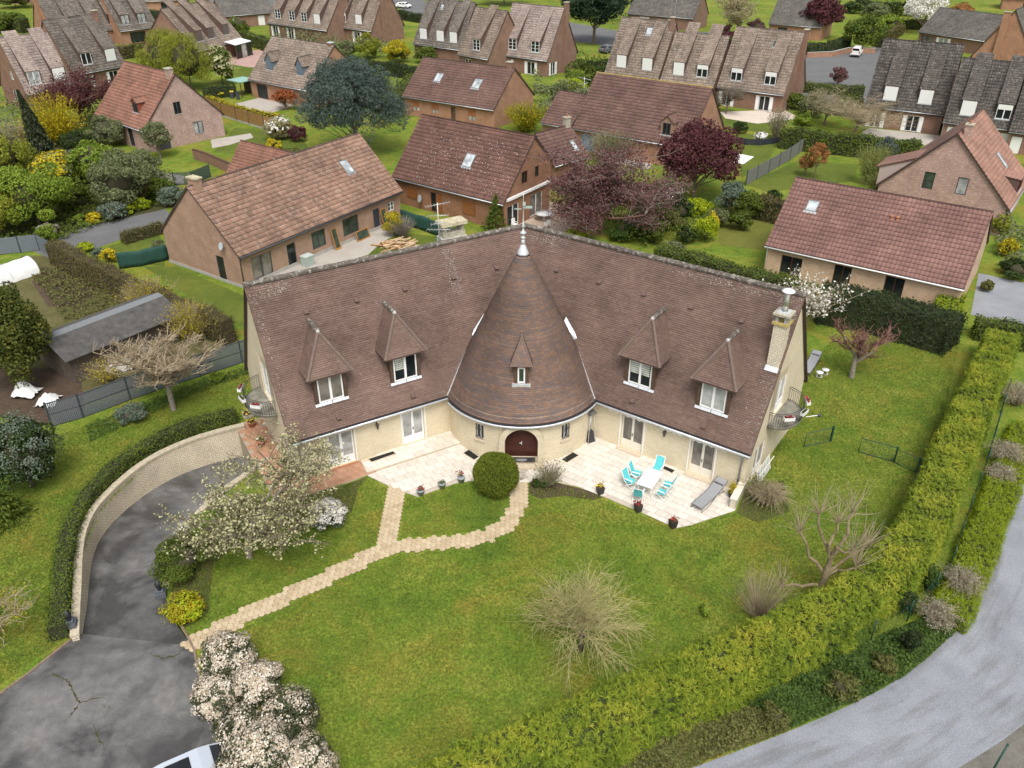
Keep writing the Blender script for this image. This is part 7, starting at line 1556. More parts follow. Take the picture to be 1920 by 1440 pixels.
def car(px0, px1, label, mat, length=4.1, van=False, name='parked_car', cat='car'):
	"px0 rear, px1 front on the ground; > body, window, wheel (> rim), headlight, tail_light"
	a, b = G(*px0), G(*px1); o = empty(name, (a + (b - a) * .5), ang(a, b), label, cat, 'parked vehicles'); L = length / 2; w = .86
	if van: prof = [(-L, .35), (-L, 1.15), (-L + .08, 1.75), (-L + .3, 1.86), (.55, 1.85), (.95, 1.7), (1.35, 1.15), (L - .15, .95), (L, .7), (L, .35)]
	else: prof = [(-L, .4), (-L, .85), (-L + .25, 1.02), (-L + .7, 1.36), (-L + 1.2, 1.47), (.35, 1.46), (.75, 1.32), (1.3, .98), (L - .25, .82), (L, .62), (L, .35)]
	m = MB(); n = len(prof); rows = [(-w, .0), (-w * .98, .5), (-w * .62, 1.0), (w * .62, 1.0), (w * .98, .5), (w, .0)]
	belt = .95
	def yy(z, s): return s * (w if z < belt else w * (1 - .22 * (z - belt) / .55))
	vs = [(x, yy(z, -1), z) for x, z in prof] + [(x, yy(z, 1), z) for x, z in prof]
	m.add(vs, [(k, k + 1, n + k + 1, n + k) for k in range(n - 1)], sm=False);
	for s, off in ((-1, 0), (1, n)):
		lowp = [(x, yy(min(z, belt), s), min(z, belt)) for x, z in prof]; m.add(lowp + [(-L, s * w, .35), (L, s * w, .35)], [tuple(range(n))])
		up = [(x, yy(z, s), z) for x, z in prof if z >= belt - .001];
		if len(up) > 2: m.add([(up[0][0], yy(belt, s), belt)] + up + [(up[-1][0], yy(belt, s), belt)], [tuple(range(len(up) + 2))])
	m.add([(-L, -w, .35), (L, -w, .35), (L, w, .35), (-L, w, .35)], [(0, 1, 2, 3)])
	body = m.build('body', mat, o); bv = body.modifiers.new('b', 'BEVEL'); bv.width = .05; bv.segments = 2
	gm = glass('car_glass', (.012, .014, .016), .04)
	def screen(i, j, inset=.1):
		p, q = prof[i], prof[j]; nx, nz = -(q[1] - p[1]), (q[0] - p[0]); l = math.hypot(nx, nz); nx, nz = nx / l * .012, nz / l * .012; g = MB(); P1 = lambda t, s: (p[0] + (q[0] - p[0]) * t + nx, yy(p[1] + (q[1] - p[1]) * t, s) * .9, p[1] + (q[1] - p[1]) * t + nz)
		g.add([P1(inset, -1), P1(inset, 1), P1(1 - inset, 1), P1(1 - inset, -1)], [(0, 1, 2, 3)]); g.build('window', gm, o)
	if van: screen(5, 6, .08); screen(1, 2, .15)
	else: screen(6, 7, .06); screen(2, 3, .08)
	for s in (-1, 1):
		ws = [(.1, 1.2)] if van else [(-.95, -.05), (.02, .85)]
		for x0, x1 in ws:
			g = MB(); z0, z1 = (1.15, 1.6) if van else (1.0, 1.33); e = .012 * s; t = .15 if x1 > .5 else 0
			g.add([(x0, yy(z0, s) + e, z0), (x1 + t, yy(z0, s) + e, z0), (x1 - .15, yy(z1, s) + e, z1), (x0 + .05, yy(z1, s) + e, z1)], [(0, 1, 2, 3)]); g.build('window', gm, o)
		for x in (-L + .78, L - .8):
			wh = MB(); wh.tube([(x, s * (w - .16), .31), (x, s * (w + .02), .31)], .31, 16); t = wh.build('wheel', plain('tyre', (.02, .02, .02), .9), o); r = MB(); r.tube([(x, s * (w + .021), .31), (x, s * (w + .03), .31)], .19, 12); r.build('rim', plain('alloy', (.4, .41, .42), .35, .7), t)
		h = MB(); h.box((L - .12, s * .62, .7), (.24, .34, .14)); h.build('headlight', plain('headlight', (.7, .72, .74), .15), o); h = MB(); h.box((-L + .02, s * .7, .9 if not van else 1.0), (.08, .2, .28)); h.build('tail_light', plain('tail_light', (.3, .015, .012), .3), o)
	bp = MB(); bp.box((L - .02, 0, .42), (.12, 1.6, .2)); bp.box((-L + .02, 0, .42), (.12, 1.6, .2)); bp.build('bumper', plain('bumper_black', (.03, .03, .032), .6), o)
	if not van:
		rf = MB(); rf.box((-.45, 0, 1.475), (.9, .9, .012)); rf.build('sunroof', gm, o)
	return o
M_SILV = plain('silver_blue_paint', (.55, .60, .66), .25, .3, var=.02); M_CARW = plain('white_car_paint', (.75, .75, .74), .25, var=.02); M_CARB = plain('black_car_paint', (.015, .016, .018), .2); M_CARG = plain('grey_car_paint', (.16, .18, .2), .25, .4)
ca, cb = G(290, 1440, 1.45), G(372, 1404, 1.45); cdir = (cb - ca).normalized(); csd = Vector((-cdir.y, cdir.x, 0)); cc0 = cb - cdir * .4 - csd * .62
def pxl(p): return proj((p.x, p.y, 0))
car(pxl(cc0 - cdir * 2), pxl(cc0 + cdir * 2), 'pale silver car parked on the drive, cut by the bottom edge', M_SILV, 4.2)
car((1598, 112), (1612, 98), 'white panel van parked in the cul-de-sac at the top right', M_CARW, 4.1, True, 'parked_van', 'van')
car((474, 12), (502, 8), 'black car parked in the street at the top left', M_CARB); car((742, 14), (772, 16), 'white car parked behind hedges at the top, left of centre', M_CARW); car((1128, 101), (1152, 96), 'grey car half hidden behind the tan row house near the pine', M_CARG)
def shed():
	a, b = G(143, 722), G(300, 655); yaw = ang(a, b); L = 8.4; D = 4.6; o = empty('garden_shed', a, yaw, 'dark timber garden shed with moss-flecked felt roof behind the grey fence', 'shed'); he, hr = 2.1, 2.95
	m = MB();
	mw = plain('shed_boards', (.10, .078, .06), .9, var=.3, scale=3)
	for k in range(28): q = MB(); q.box((.15 + (L - .3) * (k + .5) / 28, .12, he / 2), ((L - .3) / 28 - .015, .03, he)); q.build('board', mw, o)
	for k in range(14): q = MB(); y = .12 + (D - .24) * (k + .5) / 14; hh = he + (hr - he) * (1 - abs(y - D / 2) / (D / 2)) - .05; q.box((.13, y, hh / 2), (.03, (D - .24) / 14 - .015, hh)); q.build('board', mw, o)
	m.box((L / 2, D / 2, he / 2 - .05), (L - .4, D - .4, he - .1)); m.build('inner_wall', plain('shed_inner', (.03, .025, .02), 1), o)
	for s, nm, mt in ((0, 'roof', plain('felt_flecked', (.075, .07, .065), .9, var=.35, scale=2)), (1, 'roof', plain('felt_grey', (.17, .18, .185), .8, var=.15))):
		r = MB(); y0, y1, z0, z1 = (-.35, D / 2 - .35, he - .05, hr - .02) if s == 0 else (D / 2 - .35, D / 2 + .4, hr - .02, hr + .03)
		r.hexa([(-.35, y0, z0), (L + .3, y0, z0), (L + .3, y1, z1), (-.35, y1, z1), (-.35, y0, z0 + .06), (L + .3, y0, z0 + .06), (L + .3, y1, z1 + .06), (-.35, y1, z1 + .06)]); r.build(nm, mt, o)
	r = MB(); r.hexa([(-.35, D / 2 + .4, hr + .03), (L + .3, D / 2 + .4, hr + .03), (L + .3, D + .35, he), (-.35, D + .35, he), (-.35, D / 2 + .4, hr + .09), (L + .3, D / 2 + .4, hr + .09), (L + .3, D + .35, he + .06), (-.35, D + .35, he + .06)]); r.build('roof', plain('felt_flecked', (.075, .07, .065), .9), o)
	rng = np.random.default_rng(2); N = 420; u = rng.random(N) ** .8 * L; v = rng.random(N); C = np.stack([u, -.3 + v * (D / 2), he + .03 + v * (hr - he)], 1); V, F, q = leaf_quads(C, rng, .05, .5, np.array([[0, -.3, 1.]]), .95); link('fallen_petals', np_mesh('p', V, F, q), plain('petal_litter', (.45, .42, .33), .9), o, kind='stuff')
	d = MB(); d.box((.1, D * .5, .95), (.04, .95, 1.9)); d.build('door', mw, o)
shed()
a, b = G(-40, 540), G(62, 506); o = empty('fleece_tunnel', a, ang(a, b), 'white fleece garden tunnel at the left edge beside the vegetable bed', 'garden tunnel'); L = (b - a).length; m = MB(); n = 12; rg = random.Random(2); vs = []
for i in range(9):
	for k in range(n + 1): t = math.pi * k / n; r = 1.35 * (1 + rg.uniform(-.05, .05)); vs.append((L * i / 8, r * math.cos(t), max(.01, 1.25 * math.sin(t) * (1 + rg.uniform(-.06, .06)))))
m.add(vs, [(i * (n + 1) + k, (i + 1) * (n + 1) + k, (i + 1) * (n + 1) + k + 1, i * (n + 1) + k + 1) for i in range(8) for k in range(n)], sm=True); m.add([vs[8 * (n + 1) + k] for k in range(n + 1)], [tuple(range(n + 1))]); m.build('cover', plain('fleece', (.66, .66, .64), .9, var=.08, scale=2), o)
for i in (0, 4, 8): m = MB(); m.tube([(L * i / 8, 1.38 * math.cos(math.pi * k / 10), max(0, 1.3 * math.sin(math.pi * k / 10))) for k in range(11)], .02, 5); m.build('hoop', M_ZINC, o)
def cloth(px, w, h, label, mat, seed, cat='cloth', name='fleece_sheet'):
	rg = np.random.default_rng(seed); p = G(*px); o = empty(name, p, rg.random() * 6, label, cat); n = 9; xs = np.linspace(-.5, .5, n); X, Y = np.meshgrid(xs, xs); Z = h * np.exp(-6 * (X ** 2 + Y ** 2)) + .08 * rg.normal(size=X.shape) + .12; jit = rg.normal(0, .05, X.shape); V = np.stack([X * w + jit, Y * w * .8 + jit.T, np.maximum(Z, .03)], 2).reshape(-1, 3); F = [[i * n + j, i * n + j + 1, (i + 1) * n + j + 1, (i + 1) * n + j] for i in range(n - 1) for j in range(n - 1)]
	link('sheet', np_mesh('c', V, F, smooth=True), mat, o)
fl_ = plain('fleece', (.66, .66, .64), .9)
cloth((50, 742), 1.6, 1.1, 'crumpled white fleece draped over plants nearest the big evergreen shrub', fl_, 1); cloth((92, 756), 1.5, .6, 'crumpled white fleece lying just behind the fence end', fl_, 2); cloth((225, 690), 2.0, .5, 'white sheet lying beside the shed wall behind the bare tree', fl_, 3); cloth((270, 665), 1.6, .5, 'bluish plastic sheet heaped behind the bare tree', plain('blue_plastic', (.3, .38, .48), .5), 4)
o = empty('wood_pile', G(745, 462), 0, 'heap of split timber offcuts on the grass behind the villa ridge', 'wood pile'); rg = random.Random(6); wm = attrmat('split_wood', [(.42, .25, .12), (.55, .38, .22), (.62, .48, .32)], .8, .15)
for k in range(46):
	L = rg.uniform(.8, 2.0); m = MB(); m.box((0, 0, 0), (L, rg.uniform(.08, .16), rg.uniform(.04, .1))); q = m.build('plank', wm, o); r = rg.random() ** .6 * 1.6; t = rg.random() * 6.28; q.location = (r * math.cos(t) * 1.2, r * math.sin(t) * .8, .08 + max(0, (.75 - r * .42)) * rg.random()); q.rotation_euler = (rg.uniform(-.3, .3), rg.uniform(-.25, .25), rg.uniform(-.5, 1.2))
OB = Vector((-22.77, 64.33, 0)); oe = Vector((math.cos(.97), math.sin(.97), 0)); on_ = Vector((oe.y, -oe.x, 0))
def leaning(u, w, h, label, n=1, out=.55, lying=False):
	p = OB + oe * u + on_ * (.0 - .3 + out); o = empty('salvaged_window_frame', p, .97, label, 'window frame')
	for k in range(n):
		f = MB(); t = .1; y0 = -.06 * k
		def B(x0, x1, z0, z1, yy=.05): f.box(((x0 + x1) / 2, y0 - ((z0 + z1) / 2) * .0, (z0 + z1) / 2), (x1 - x0, yy, z1 - z0))
		B(0, t, 0, h); B(w - t, w, 0, h); B(t, w - t, 0, t * 2.2 if not lying else t); B(t, w - t, h - t, h); q = f.build('frame', M_OAK, o); q.rotation_euler = (R(-13 - 4 * k), 0, 0)
		g = MB(); g.box((w / 2, y0, h / 2 + .05), (w - 2 * t, .012, h - 3 * t)); g = g.build('pane', G_GREEN, o); g.rotation_euler = (R(-13 - 4 * k), 0, 0)
leaning(10.6, .75, 2.1, 'tall oak glazed frame leaning between the two dark windows of the orange bungalow'); leaning(13.4, 1.7, 1.0, 'pair of low oak window frames leaning beside the blue door', 2, .7, True); leaning(17.4, .8, 2.0, 'pair of tall oak door frames leaning to the right of the blue door', 2)
o = empty('storage_bin', OB + oe * 6.7 + on_ * .6, .97, 'pale green plastic storage box beside the terrace of the orange bungalow', 'storage box'); m = MB(); m.box((0, 0, .45), (.9, .7, .9), 0, 1.06); m.build('body', plain('pale_green_plastic', (.36, .42, .39), .6), o); m = MB(); m.box((0, 0, .95), (1.02, .8, .1)); m.build('lid', plain('pale_green_lid', (.45, .5, .47), .6), o)
o = empty('garden_table', G(1020, 412), -.6, 'white oval garden table on the patio of the rust brick house', 'table'); m = MB(); m.lathe([(0, .7), (.95, .7), (1.0, .74), (0, .75)], n=20); m.build('table_top', M_OFFW, o); m = MB(); m.lathe([(.3, 0), (.08, .1), (.08, .7)], n=10); m.build('pedestal', M_OFFW, o)
def wchair(px, rz, lb):
	o = empty('garden_chair', G(*px), rz, lb, 'chair', 'white plastic chairs on the rear patio'); MB().box((0, 0, .42), (.5, .5, .05)).build('seat', M_OFFW, o); MB().box((0, .24, .7), (.5, .05, .55)).build('backrest', M_OFFW, o)
	for x in (-.22, .22):
		MB().box((x, 0, .62), (.05, .48, .04)).build('armrest', M_OFFW, o)
		for y in (-.22, .22): MB().tube([(x, y, .42), (x * 1.15, y * 1.15, 0)], .022, 5).build('leg', M_OFFW, o)
wchair((998, 402), 1.2, 'white plastic chair on the far left side of the oval table'); wchair((1012, 396), .3, 'white plastic chair at the far side of the oval table'); wchair((965, 428), .8, 'white plastic chair left of the tower spike'); wchair((1026, 428), -2.6, 'white plastic chair at the near side of the oval table')
for px, ty, lb in (((1262, 62), -10, 'grey street lamp behind the tan row house near the pine'), ((1484, 66), 20, 'grey street lamp beside the far purple maple')):
	h = htop(px[0], px[1], ty); o = empty('street_lamp', G(*px), 0, lb, 'street lamp', 'street lamps'); m = MB(); m.tube([(0, 0, 0), (0, 0, h * .8), (.4, 0, h * .96), (1.3, 0, h)], [.09, .06, .05, .04], 7); m.build('pole', M_ZINC, o); MB().box((1.5, 0, h - .02), (.6, .22, .12)).build('lamp_head', M_LEAD, o)
for px, lb, mt, lid in (((436, 184), 'dark wheelie bin with a yellow lid beside the dormer house carport', M_ANTH, plain('yellow_lid', (.55, .42, .03), .5)), ((447, 186), 'dark wheelie bin without coloured lid beside the dormer house carport', M_ANTH, M_DARK)):
	o = empty('wheelie_bin', G(*px), .3, lb, 'bin'); MB().box((0, 0, .5), (.5, .6, 1.0), 0, 1.15).build('body', mt, o); MB().box((0, 0, 1.04), (.62, .74, .09)).build('lid', lid, o); MB().tube([(-.3, -.3, .1), (.3, -.3, .1)], .1, 8).build('wheels', M_DARK, o)
o = empty('carport', G(432, 178), -.63, 'small carport with pale green roof beside the dormer house', 'carport'); MB().box((1.5, 1.5, 2.3), (3.4, 3.2, .1)).build('roof', plain('green_sheet', (.25, .42, .36), .5), o)
for x in (0, 3): MB().box((x, 0, 1.12), (.12, .12, 2.25)).build('post', M_WOODB, o)
MB().box((1.5, 3.0, 1.1), (3.2, .1, 2.2)).build('back_wall', M_WOODB, o)
house('garage', [-31.28, 89.16, -.61, 9.09, 2.65, 2.65, 2.39, 2.39, 5.37], 'low garage with reddish brown roof behind the ridge of the orange bungalow', 'red', 'dull', cat='garage', seed=41)
hedge('clipped_hedge', 'low clipped hedge following the top of the curved driveway wall', [G(x, y, .85) for x, y in ((440, 768), (380, 783), (315, 805), (255, 838), (200, 882), (155, 930), (128, 985), (117, 1040), (112, 1095), (107, 1150), (104, 1175))], .95, .95, LF['box'], 101, 230, .05)
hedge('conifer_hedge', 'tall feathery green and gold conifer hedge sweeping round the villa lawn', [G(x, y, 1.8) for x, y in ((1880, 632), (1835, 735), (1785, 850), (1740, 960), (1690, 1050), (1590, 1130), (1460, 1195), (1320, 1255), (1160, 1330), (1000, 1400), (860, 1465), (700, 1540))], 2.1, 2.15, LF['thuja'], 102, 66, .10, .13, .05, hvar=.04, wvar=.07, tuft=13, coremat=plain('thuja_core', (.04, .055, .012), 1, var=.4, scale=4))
hedge('low_conifer_hedge', 'low bright green juniper strip between the chain link fence and the road', [G(x, y, .45) for x, y in ((1925, 800), (1885, 900), (1850, 985), (1815, 1080), (1775, 1160))], 1.7, .55, LF['juniper'], 103, 95, .07, .16, .04, hvar=.08, tuft=9, coremat=plain('thuja_core', (.04, .055, .012), 1))
hedge('yew_hedge', 'massive dark rounded yew hedge behind the right lawn', [G(x, y, 2.2) for x, y in ((1545, 545), (1640, 562), (1730, 585), (1795, 606))], 3.2, 2.5, LF['yew'], 104, 130, .09, .5, .1, taper=.75, hvar=.03)
hedge('clipped_hedge', 'long green hedge between the villa ridge and the tired lawn', [G(x, y, 1.9) for x, y in ((1236, 462), (1330, 488), (1420, 512), (1530, 540))], 1.7, 2.0, LF['privet'], 105, 100, .09)
hedge('clipped_hedge', 'yellow-green clipped hedge block at the corner of the pink roofed bungalow', [G(x, y, 1.6) for x, y in ((1785, 548), (1775, 585))], 2.0, 1.7, LF['juniper'], 106, 150, .09)
hedge('clipped_hedge', 'green hedge closing the head of the conifer hedge beside the gravel yard', [G(x, y, 1.5) for x, y in ((1835, 598), (1880, 605), (1930, 618), (1980, 632))], 1.6, 1.6, LF['privet'], 107, 110, .09)
hedge('clipped_hedge', 'long brownish clipped hedge running from the vegetable plot to the villa corner', [G(x, y, 2.0) for x, y in ((95, 452), (180, 495), (270, 535), (350, 570), (425, 600))], 1.3, 2.1, LF['brownhedge'], 108, 120, .07, coremat=plain('dry_core', (.06, .045, .025), 1))
hedge('clipped_hedge', 'small dark clipped hedge beside the side road', [G(x, y, 1.0) for x, y in ((228, 438), (300, 418))], 1.1, 1.1, LF['brownhedge'], 109, 110, .07)
hedge('clipped_hedge', 'long thick hedge behind the photinia lawn, under the dark row houses', [G(x, y, 2.2) for x, y in ((1468, 244), (1560, 254), (1640, 262), (1725, 272))], 1.8, 2.5, LF['privet'], 110, 45, .13)
hedge('clipped_hedge', 'brownish hedge block between the round bushes and the pink roof', [G(x, y, 2.0) for x, y in ((1424, 372), (1476, 384))], 1.8, 2.2, LF['brownhedge'], 111, 60, .12)
hedge('clipped_hedge', 'dark rounded hedge above the brick wall behind the white van', [G(x, y, 1.8) for x, y in ((1512, 85), (1560, 82), (1590, 70))], 1.8, 2.0, LF['dark'], 112, 30, .16)
hedge('clipped_hedge', 'dark hedge at the top right, left block of two beside the grass path', [G(x, y, 1.8) for x, y in ((1606, 6), (1650, 10))], 1.6, 2.6, LF['dark'], 113, 25, .18)
hedge('clipped_hedge', 'dark hedge at the top right, right block of two beside the grass path', [G(x, y, 1.8) for x, y in ((1660, 10), (1692, 14))], 1.6, 2.6, LF['dark'], 114, 25, .18)
hedge('clipped_hedge', 'green hedge below the white blossom tree at the top right', [G(x, y, 1.6) for x, y in ((1695, 40), (1745, 42))], 1.5, 2.0, LF['privet'], 115, 25, .16)
hedge('clipped_hedge', 'brown topped hedge running up from the dark row houses', [G(x, y, 1.8) for x, y in ((1652, 72), (1690, 48))], 1.6, 2.2, LF['brownhedge'], 116, 25, .16)
hedge('clipped_hedge', 'straight dark hedge left of the two-skylight house', [G(x, y, 1.9) for x, y in ((656, 113), (720, 118), (782, 128))], 1.6, 2.1, LF['dark'], 117, 35, .14)
hedge('clipped_hedge', 'olive hedge running down beside the two-skylight house', [G(x, y, 1.9) for x, y in ((776, 142), (748, 168), (735, 190))], 2.0, 2.2, LF['privet'], 118, 35, .14)
hedge('clipped_hedge', 'hedge behind the veranda house', [G(x, y, 1.8) for x, y in ((452, 62), (505, 78))], 2.2, 2.2, LF['privet'], 119, 25, .16)
hedge('clipped_hedge', 'dark green hedge below the cream flowering shrub', [G(x, y, 1.6) for x, y in ((380, 165), (440, 160))], 1.6, 1.6, LF['dark'], 120, 35, .13)
hedge('clipped_hedge', 'low yellow-green hedge along the brown board fence', [G(x, y, .9) for x, y in ((388, 178), (450, 200), (525, 214))], .9, .8, LF['gold'], 121, 60, .11)
hedge('clipped_hedge', 'tall hedge block at the far top left', [G(x, y, 2.4) for x, y in ((-20, 34), (45, 40))], 2.4, 3.0, LF['privet'], 122, 22, .18)
hedge('clipped_hedge', 'trimmed hedge between the top left houses and the willow', [G(x, y, 1.8) for x, y in ((225, 92), (275, 85))], 1.8, 2.3, LF['brownhedge'], 123, 28, .16)
hedge('clipped_hedge', 'dark hedge behind the rose roofed house by the lawn verge', [G(x, y, 1.4) for x, y in ((1075, 112), (1130, 120))], 1.4, 1.5, LF['dark'], 124, 30, .15)
hedge('clipped_hedge', 'hedge at the very top beside the white car', [G(x, y, 1.5) for x, y in ((745, 22), (790, 30))], 2.0, 1.8, LF['dark'], 125, 20, .18)
hedge('clipped_hedge', 'hedge at the top left behind the dark framed dormers', [G(x, y, 1.6) for x, y in ((275, 22), (305, 26))], 2.0, 2.0, LF['dark'], 126, 20, .18)
hedge('clipped_hedge', 'low hedge by the end of the tan row houses', [G(x, y, 1.2) for x, y in ((1510, 158), (1560, 162), (1620, 165))], 1.8, 1.4, LF['privet'], 127, 30, .14)
def C_(px, py, zc): p = G(px, py, zc); return (p.x, p.y, 0)
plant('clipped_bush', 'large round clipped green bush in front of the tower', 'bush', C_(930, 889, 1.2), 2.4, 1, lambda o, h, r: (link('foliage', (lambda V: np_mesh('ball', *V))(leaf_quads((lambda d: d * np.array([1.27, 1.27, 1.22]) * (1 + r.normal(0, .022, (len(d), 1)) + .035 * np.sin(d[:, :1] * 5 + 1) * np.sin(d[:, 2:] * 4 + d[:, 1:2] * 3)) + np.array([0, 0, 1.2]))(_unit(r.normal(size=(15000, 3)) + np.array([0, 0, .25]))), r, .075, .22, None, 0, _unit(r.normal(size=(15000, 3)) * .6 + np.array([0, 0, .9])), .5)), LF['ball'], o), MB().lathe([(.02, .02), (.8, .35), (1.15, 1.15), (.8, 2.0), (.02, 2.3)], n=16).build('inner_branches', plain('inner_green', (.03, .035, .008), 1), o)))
plant('shrub', 'small half-bare shrub beside the path in front of the tower door', 'shrub', (1030, 910), 1.7, 2, b_strands, w=1.9, n=150, mat=M_TWIG, leafmat=LF['olive'], ln=900, lsz=.05, lspread=.09)
plant('shrub', 'low green shrub at the foot of the half-bare shrub by the path', 'shrub', (1012, 912), .7, 3, b_shrub, w=1.0, mat=LF['ivy'], n=700, leaf=.05, clumps=14)
plant('blossom_tree', 'spreading fruit tree with pale blossom beside the driveway', 'tree', (468, 1046), 6.2, 4, b_bare, w=8.2, lean=(2.0, .2), spread=1.35, r0=.17, trunk=.34, kids=(9, 6, 5, 4), up=.16, bark=M_BARKG, twig=M_BARK, flowers=LF['buds'], fn=8000, fsz=.06, leaves=LF['olive'], ln=4500, lsz=.05, lspread=.12, lens=(.95, .66, .6, .6))
plant('spirea', 'dense rounded shrub covered in white flowers beside the terracotta walkway', 'shrub', (618, 985), 1.5, 5, b_shrub, w=2.4, mat=LF['bluegreen'], n=1800, leaf=.06, flowers=LF['white'], fn=3200, fl=.05, clumps=34, cr=.3)
plant('garden_shrub', 'low leafy shrub under the blossom tree beside the short wall', 'shrub', (400, 1000), 1.2, 9, b_shrub, w=3.0, mat=LF['spring'], n=2500, leaf=.07, clumps=30)
plant('spirea', 'small white flowering spray under the blossom tree at the driveway edge', 'shrub', (355, 1005), .8, 6, b_shrub, w=1.5, mat=LF['bluegreen'], n=700, leaf=.05, flowers=LF['white'], fn=500, fl=.05, clumps=16)
plant('juniper_bush', 'spreading green juniper bush on the driveway edge', 'shrub', (348, 1072), 1.7, 7, b_shrub, w=3.6, d=4.4, mat=LF['privet'], n=8000, leaf=.07, clumps=40, cr=.3, aspect=.35)
plant('golden_shrub', 'bright yellow-green shrub at the bend of the driveway', 'shrub', (348, 1158), 1.25, 8, b_shrub, w=2.3, mat=LF['gold'], n=3000, leaf=.06, clumps=30, cr=.3, flowers=LF['lime'], fn=700, fl=.05)
for i, (px, w, h, lb) in enumerate((((437, 1262), 2.5, 2.2, 'pink-white flowering viburnum at the top of the row beside the forecourt'), ((492, 1308), 2.1, 1.9, 'pink-white flowering viburnum bulging onto the lawn side, second in the row'), ((412, 1335), 2.0, 1.9, 'pink-white flowering viburnum at the forecourt edge, second in the row'), ((545, 1368), 2.5, 1.9, 'brownish flowering viburnum on the lawn side, third in the row'), ((498, 1440), 2.7, 2.3, 'large white flowering viburnum near the parked silver car'), ((580, 1462), 2.3, 2.0, 'white flowering viburnum at the bottom edge on the lawn side'), ((450, 1490), 2.4, 1.8, 'white flowering viburnum cut by the bottom edge behind the car'), ((458, 1388), 2.2, 1.5, 'low dull viburnum filling the gap in the middle of the row'))):
	plant('viburnum', lb, 'shrub', px, h, 20 + i, b_shrub, w=w * 1.22, mat=LF['viburnum'], n=6500, leaf=.06, flowers=LF['pinkwhite'], fn=5600 if i not in (3, 7) else 2200, fl=.045, clumps=60, cr=.24, group='flowering viburnums beside the forecourt', flow_up=.6)
def twiggy(o, h, rng):
	segs = []; tips = []; zc = 2.9
	for i in range(34):
		a = i * 2.4 + rng.normal(0, .2); el = rng.uniform(-.1, 1.35); d = np.array([math.cos(a) * math.cos(el), math.sin(a) * math.cos(el), math.sin(el)]); p = np.array([0, 0, rng.uniform(1.1, 1.7)]); L = 2.55 * (.75 + .3 * rng.random()); r = .035; q = p
		for s in range(6):
			d = _unit((d + rng.normal(0, .13, 3) + np.array([0, 0, .05 if s < 2 else -.10]))[None])[0]; e = q + d * L / 6; segs.append((q, e, r, r * .8)); r *= .8; q = e
			for _ in range(7 if s else 2):
				v = _unit((d + rng.normal(0, .55, 3) + np.array([0, 0, -.1]))[None])[0]; t = e; rr = .011; l = rng.uniform(.25, .5)
				for k in range(3):
					v = _unit((v + rng.normal(0, .22, 3) + np.array([0, 0, -.09]))[None])[0]; f = t + v * l; tips.append((t, f, rr, rr * .75)); rr *= .75; t = f
	V, F, r = tubes_np(segs, 4); link('branches', np_mesh('branches', V, F, r), M_TWIG, o); V, F, r = tubes_np(tips, 3); link('twigs', np_mesh('twigs', V, F, r), plain('green_twig', (.40, .36, .15), .9, var=.25), o, kind='stuff')
	k = rng.integers(0, len(tips), 5000); P = np.array([t[1] for t in tips])[k] + rng.normal(0, .05, (5000, 3)); V, F, r = leaf_quads(P, rng, .028, .6); link('buds', np_mesh('buds', V, F, r), LF['twigleaf'], o, kind='stuff')
	MB().tube([(0, 0, -.05), (.05, .03, .7), (0, 0, 1.6)], [.14, .11, .09], 8).build('trunk', M_BARK, o)
plant('twiggy_tree', 'leafless dome of pale arching twigs in the middle of the lawn', 'tree', C_(1092, 1150, 2.4), 5.2, 30, twiggy)
def pollard(o, h, rng):
	segs = []; shoots = []
	segs.append((np.array([0, 0, -.1]), np.array([.05, .05, 1.0]), .2, .17)); segs.append((np.array([.05, .05, 1.0]), np.array([.15, .2, 1.9]), .17, .12))
	arms = [(-1.6, .1, .55, .6), (-1.1, .8, 2.4, 1.0), (.2, .5, 3.0, 1.7), (.9, .9, 3.1, 1.7), (1.5, .3, 2.2, 1.2), (.5, -.6, 2.6, 1.5), (-.4, 1.0, 3.0, 1.8), (1.0, -.3, 1.7, 1.0)]
	for x, y, z, zs in arms:
		a = np.array([.08, .1, zs]); e = np.array([x, y, z]); mid = (a + e) / 2 + np.array([0, 0, -.12 if z < 2.6 else .05]); m2 = mid + rng.normal(0, .12, 3); m1 = a * .5 + m2 * .5 + rng.normal(0, .07, 3); m3 = m2 * .5 + e * .5 + rng.normal(0, .08, 3); segs += [(a, m1, .10, .085), (m1, m2, .085, .075), (m2, m3, .075, .06), (m3, e, .06, .05)]; segs.append((e - np.array([0, 0, .07]), e + np.array([0, 0, .07]), .085, .07))
		for _ in range(30):
			d = rng.normal(size=3) * np.array([.5, .5, .35]) + np.array([x * .25, y * .2, .75]); d /= np.linalg.norm(d); L = rng.uniform(.5, 1.5); m = e + d * L * .5; shoots += [(e, m, .014, .011), (m, m + (d + rng.normal(0, .18, 3)) * L * .5, .011, .005)]
	K = np.array([1.15, 1.15, 1.5]); V, F, r = tubes_np([(a * K, b * K, c, d) for a, b, c, d in segs], 8); link('trunk', np_mesh('trunk', V, F, r, smooth=True), M_BARKY, o); V, F, r = tubes_np([(a * K, b * K, c, d) for a, b, c, d in shoots], 3); link('shoots', np_mesh('shoots', V, F, r), M_TWIG, o, kind='stuff')
plant('pollard_tree', 'pollarded tree with lichen-yellow trunk and bare shoots by the conifer hedge', 'tree', (1534, 1126), 6.4, 31, pollard)
plant('bare_shrub', 'brown leafless bush beside the conifer hedge, left of the pollarded tree', 'shrub', (1420, 1160), 2.8, 32, b_strands, w=2.8, n=200, mat=M_TWIG, r=.012, wild=.3)
plant('shrub', 'small bright green sapling on the lawn left of the brown bush', 'shrub', (1318, 1150), .55, 33, b_shrub, w=.9, mat=LF['spring'], n=300, leaf=.06, clumps=10, core=False)
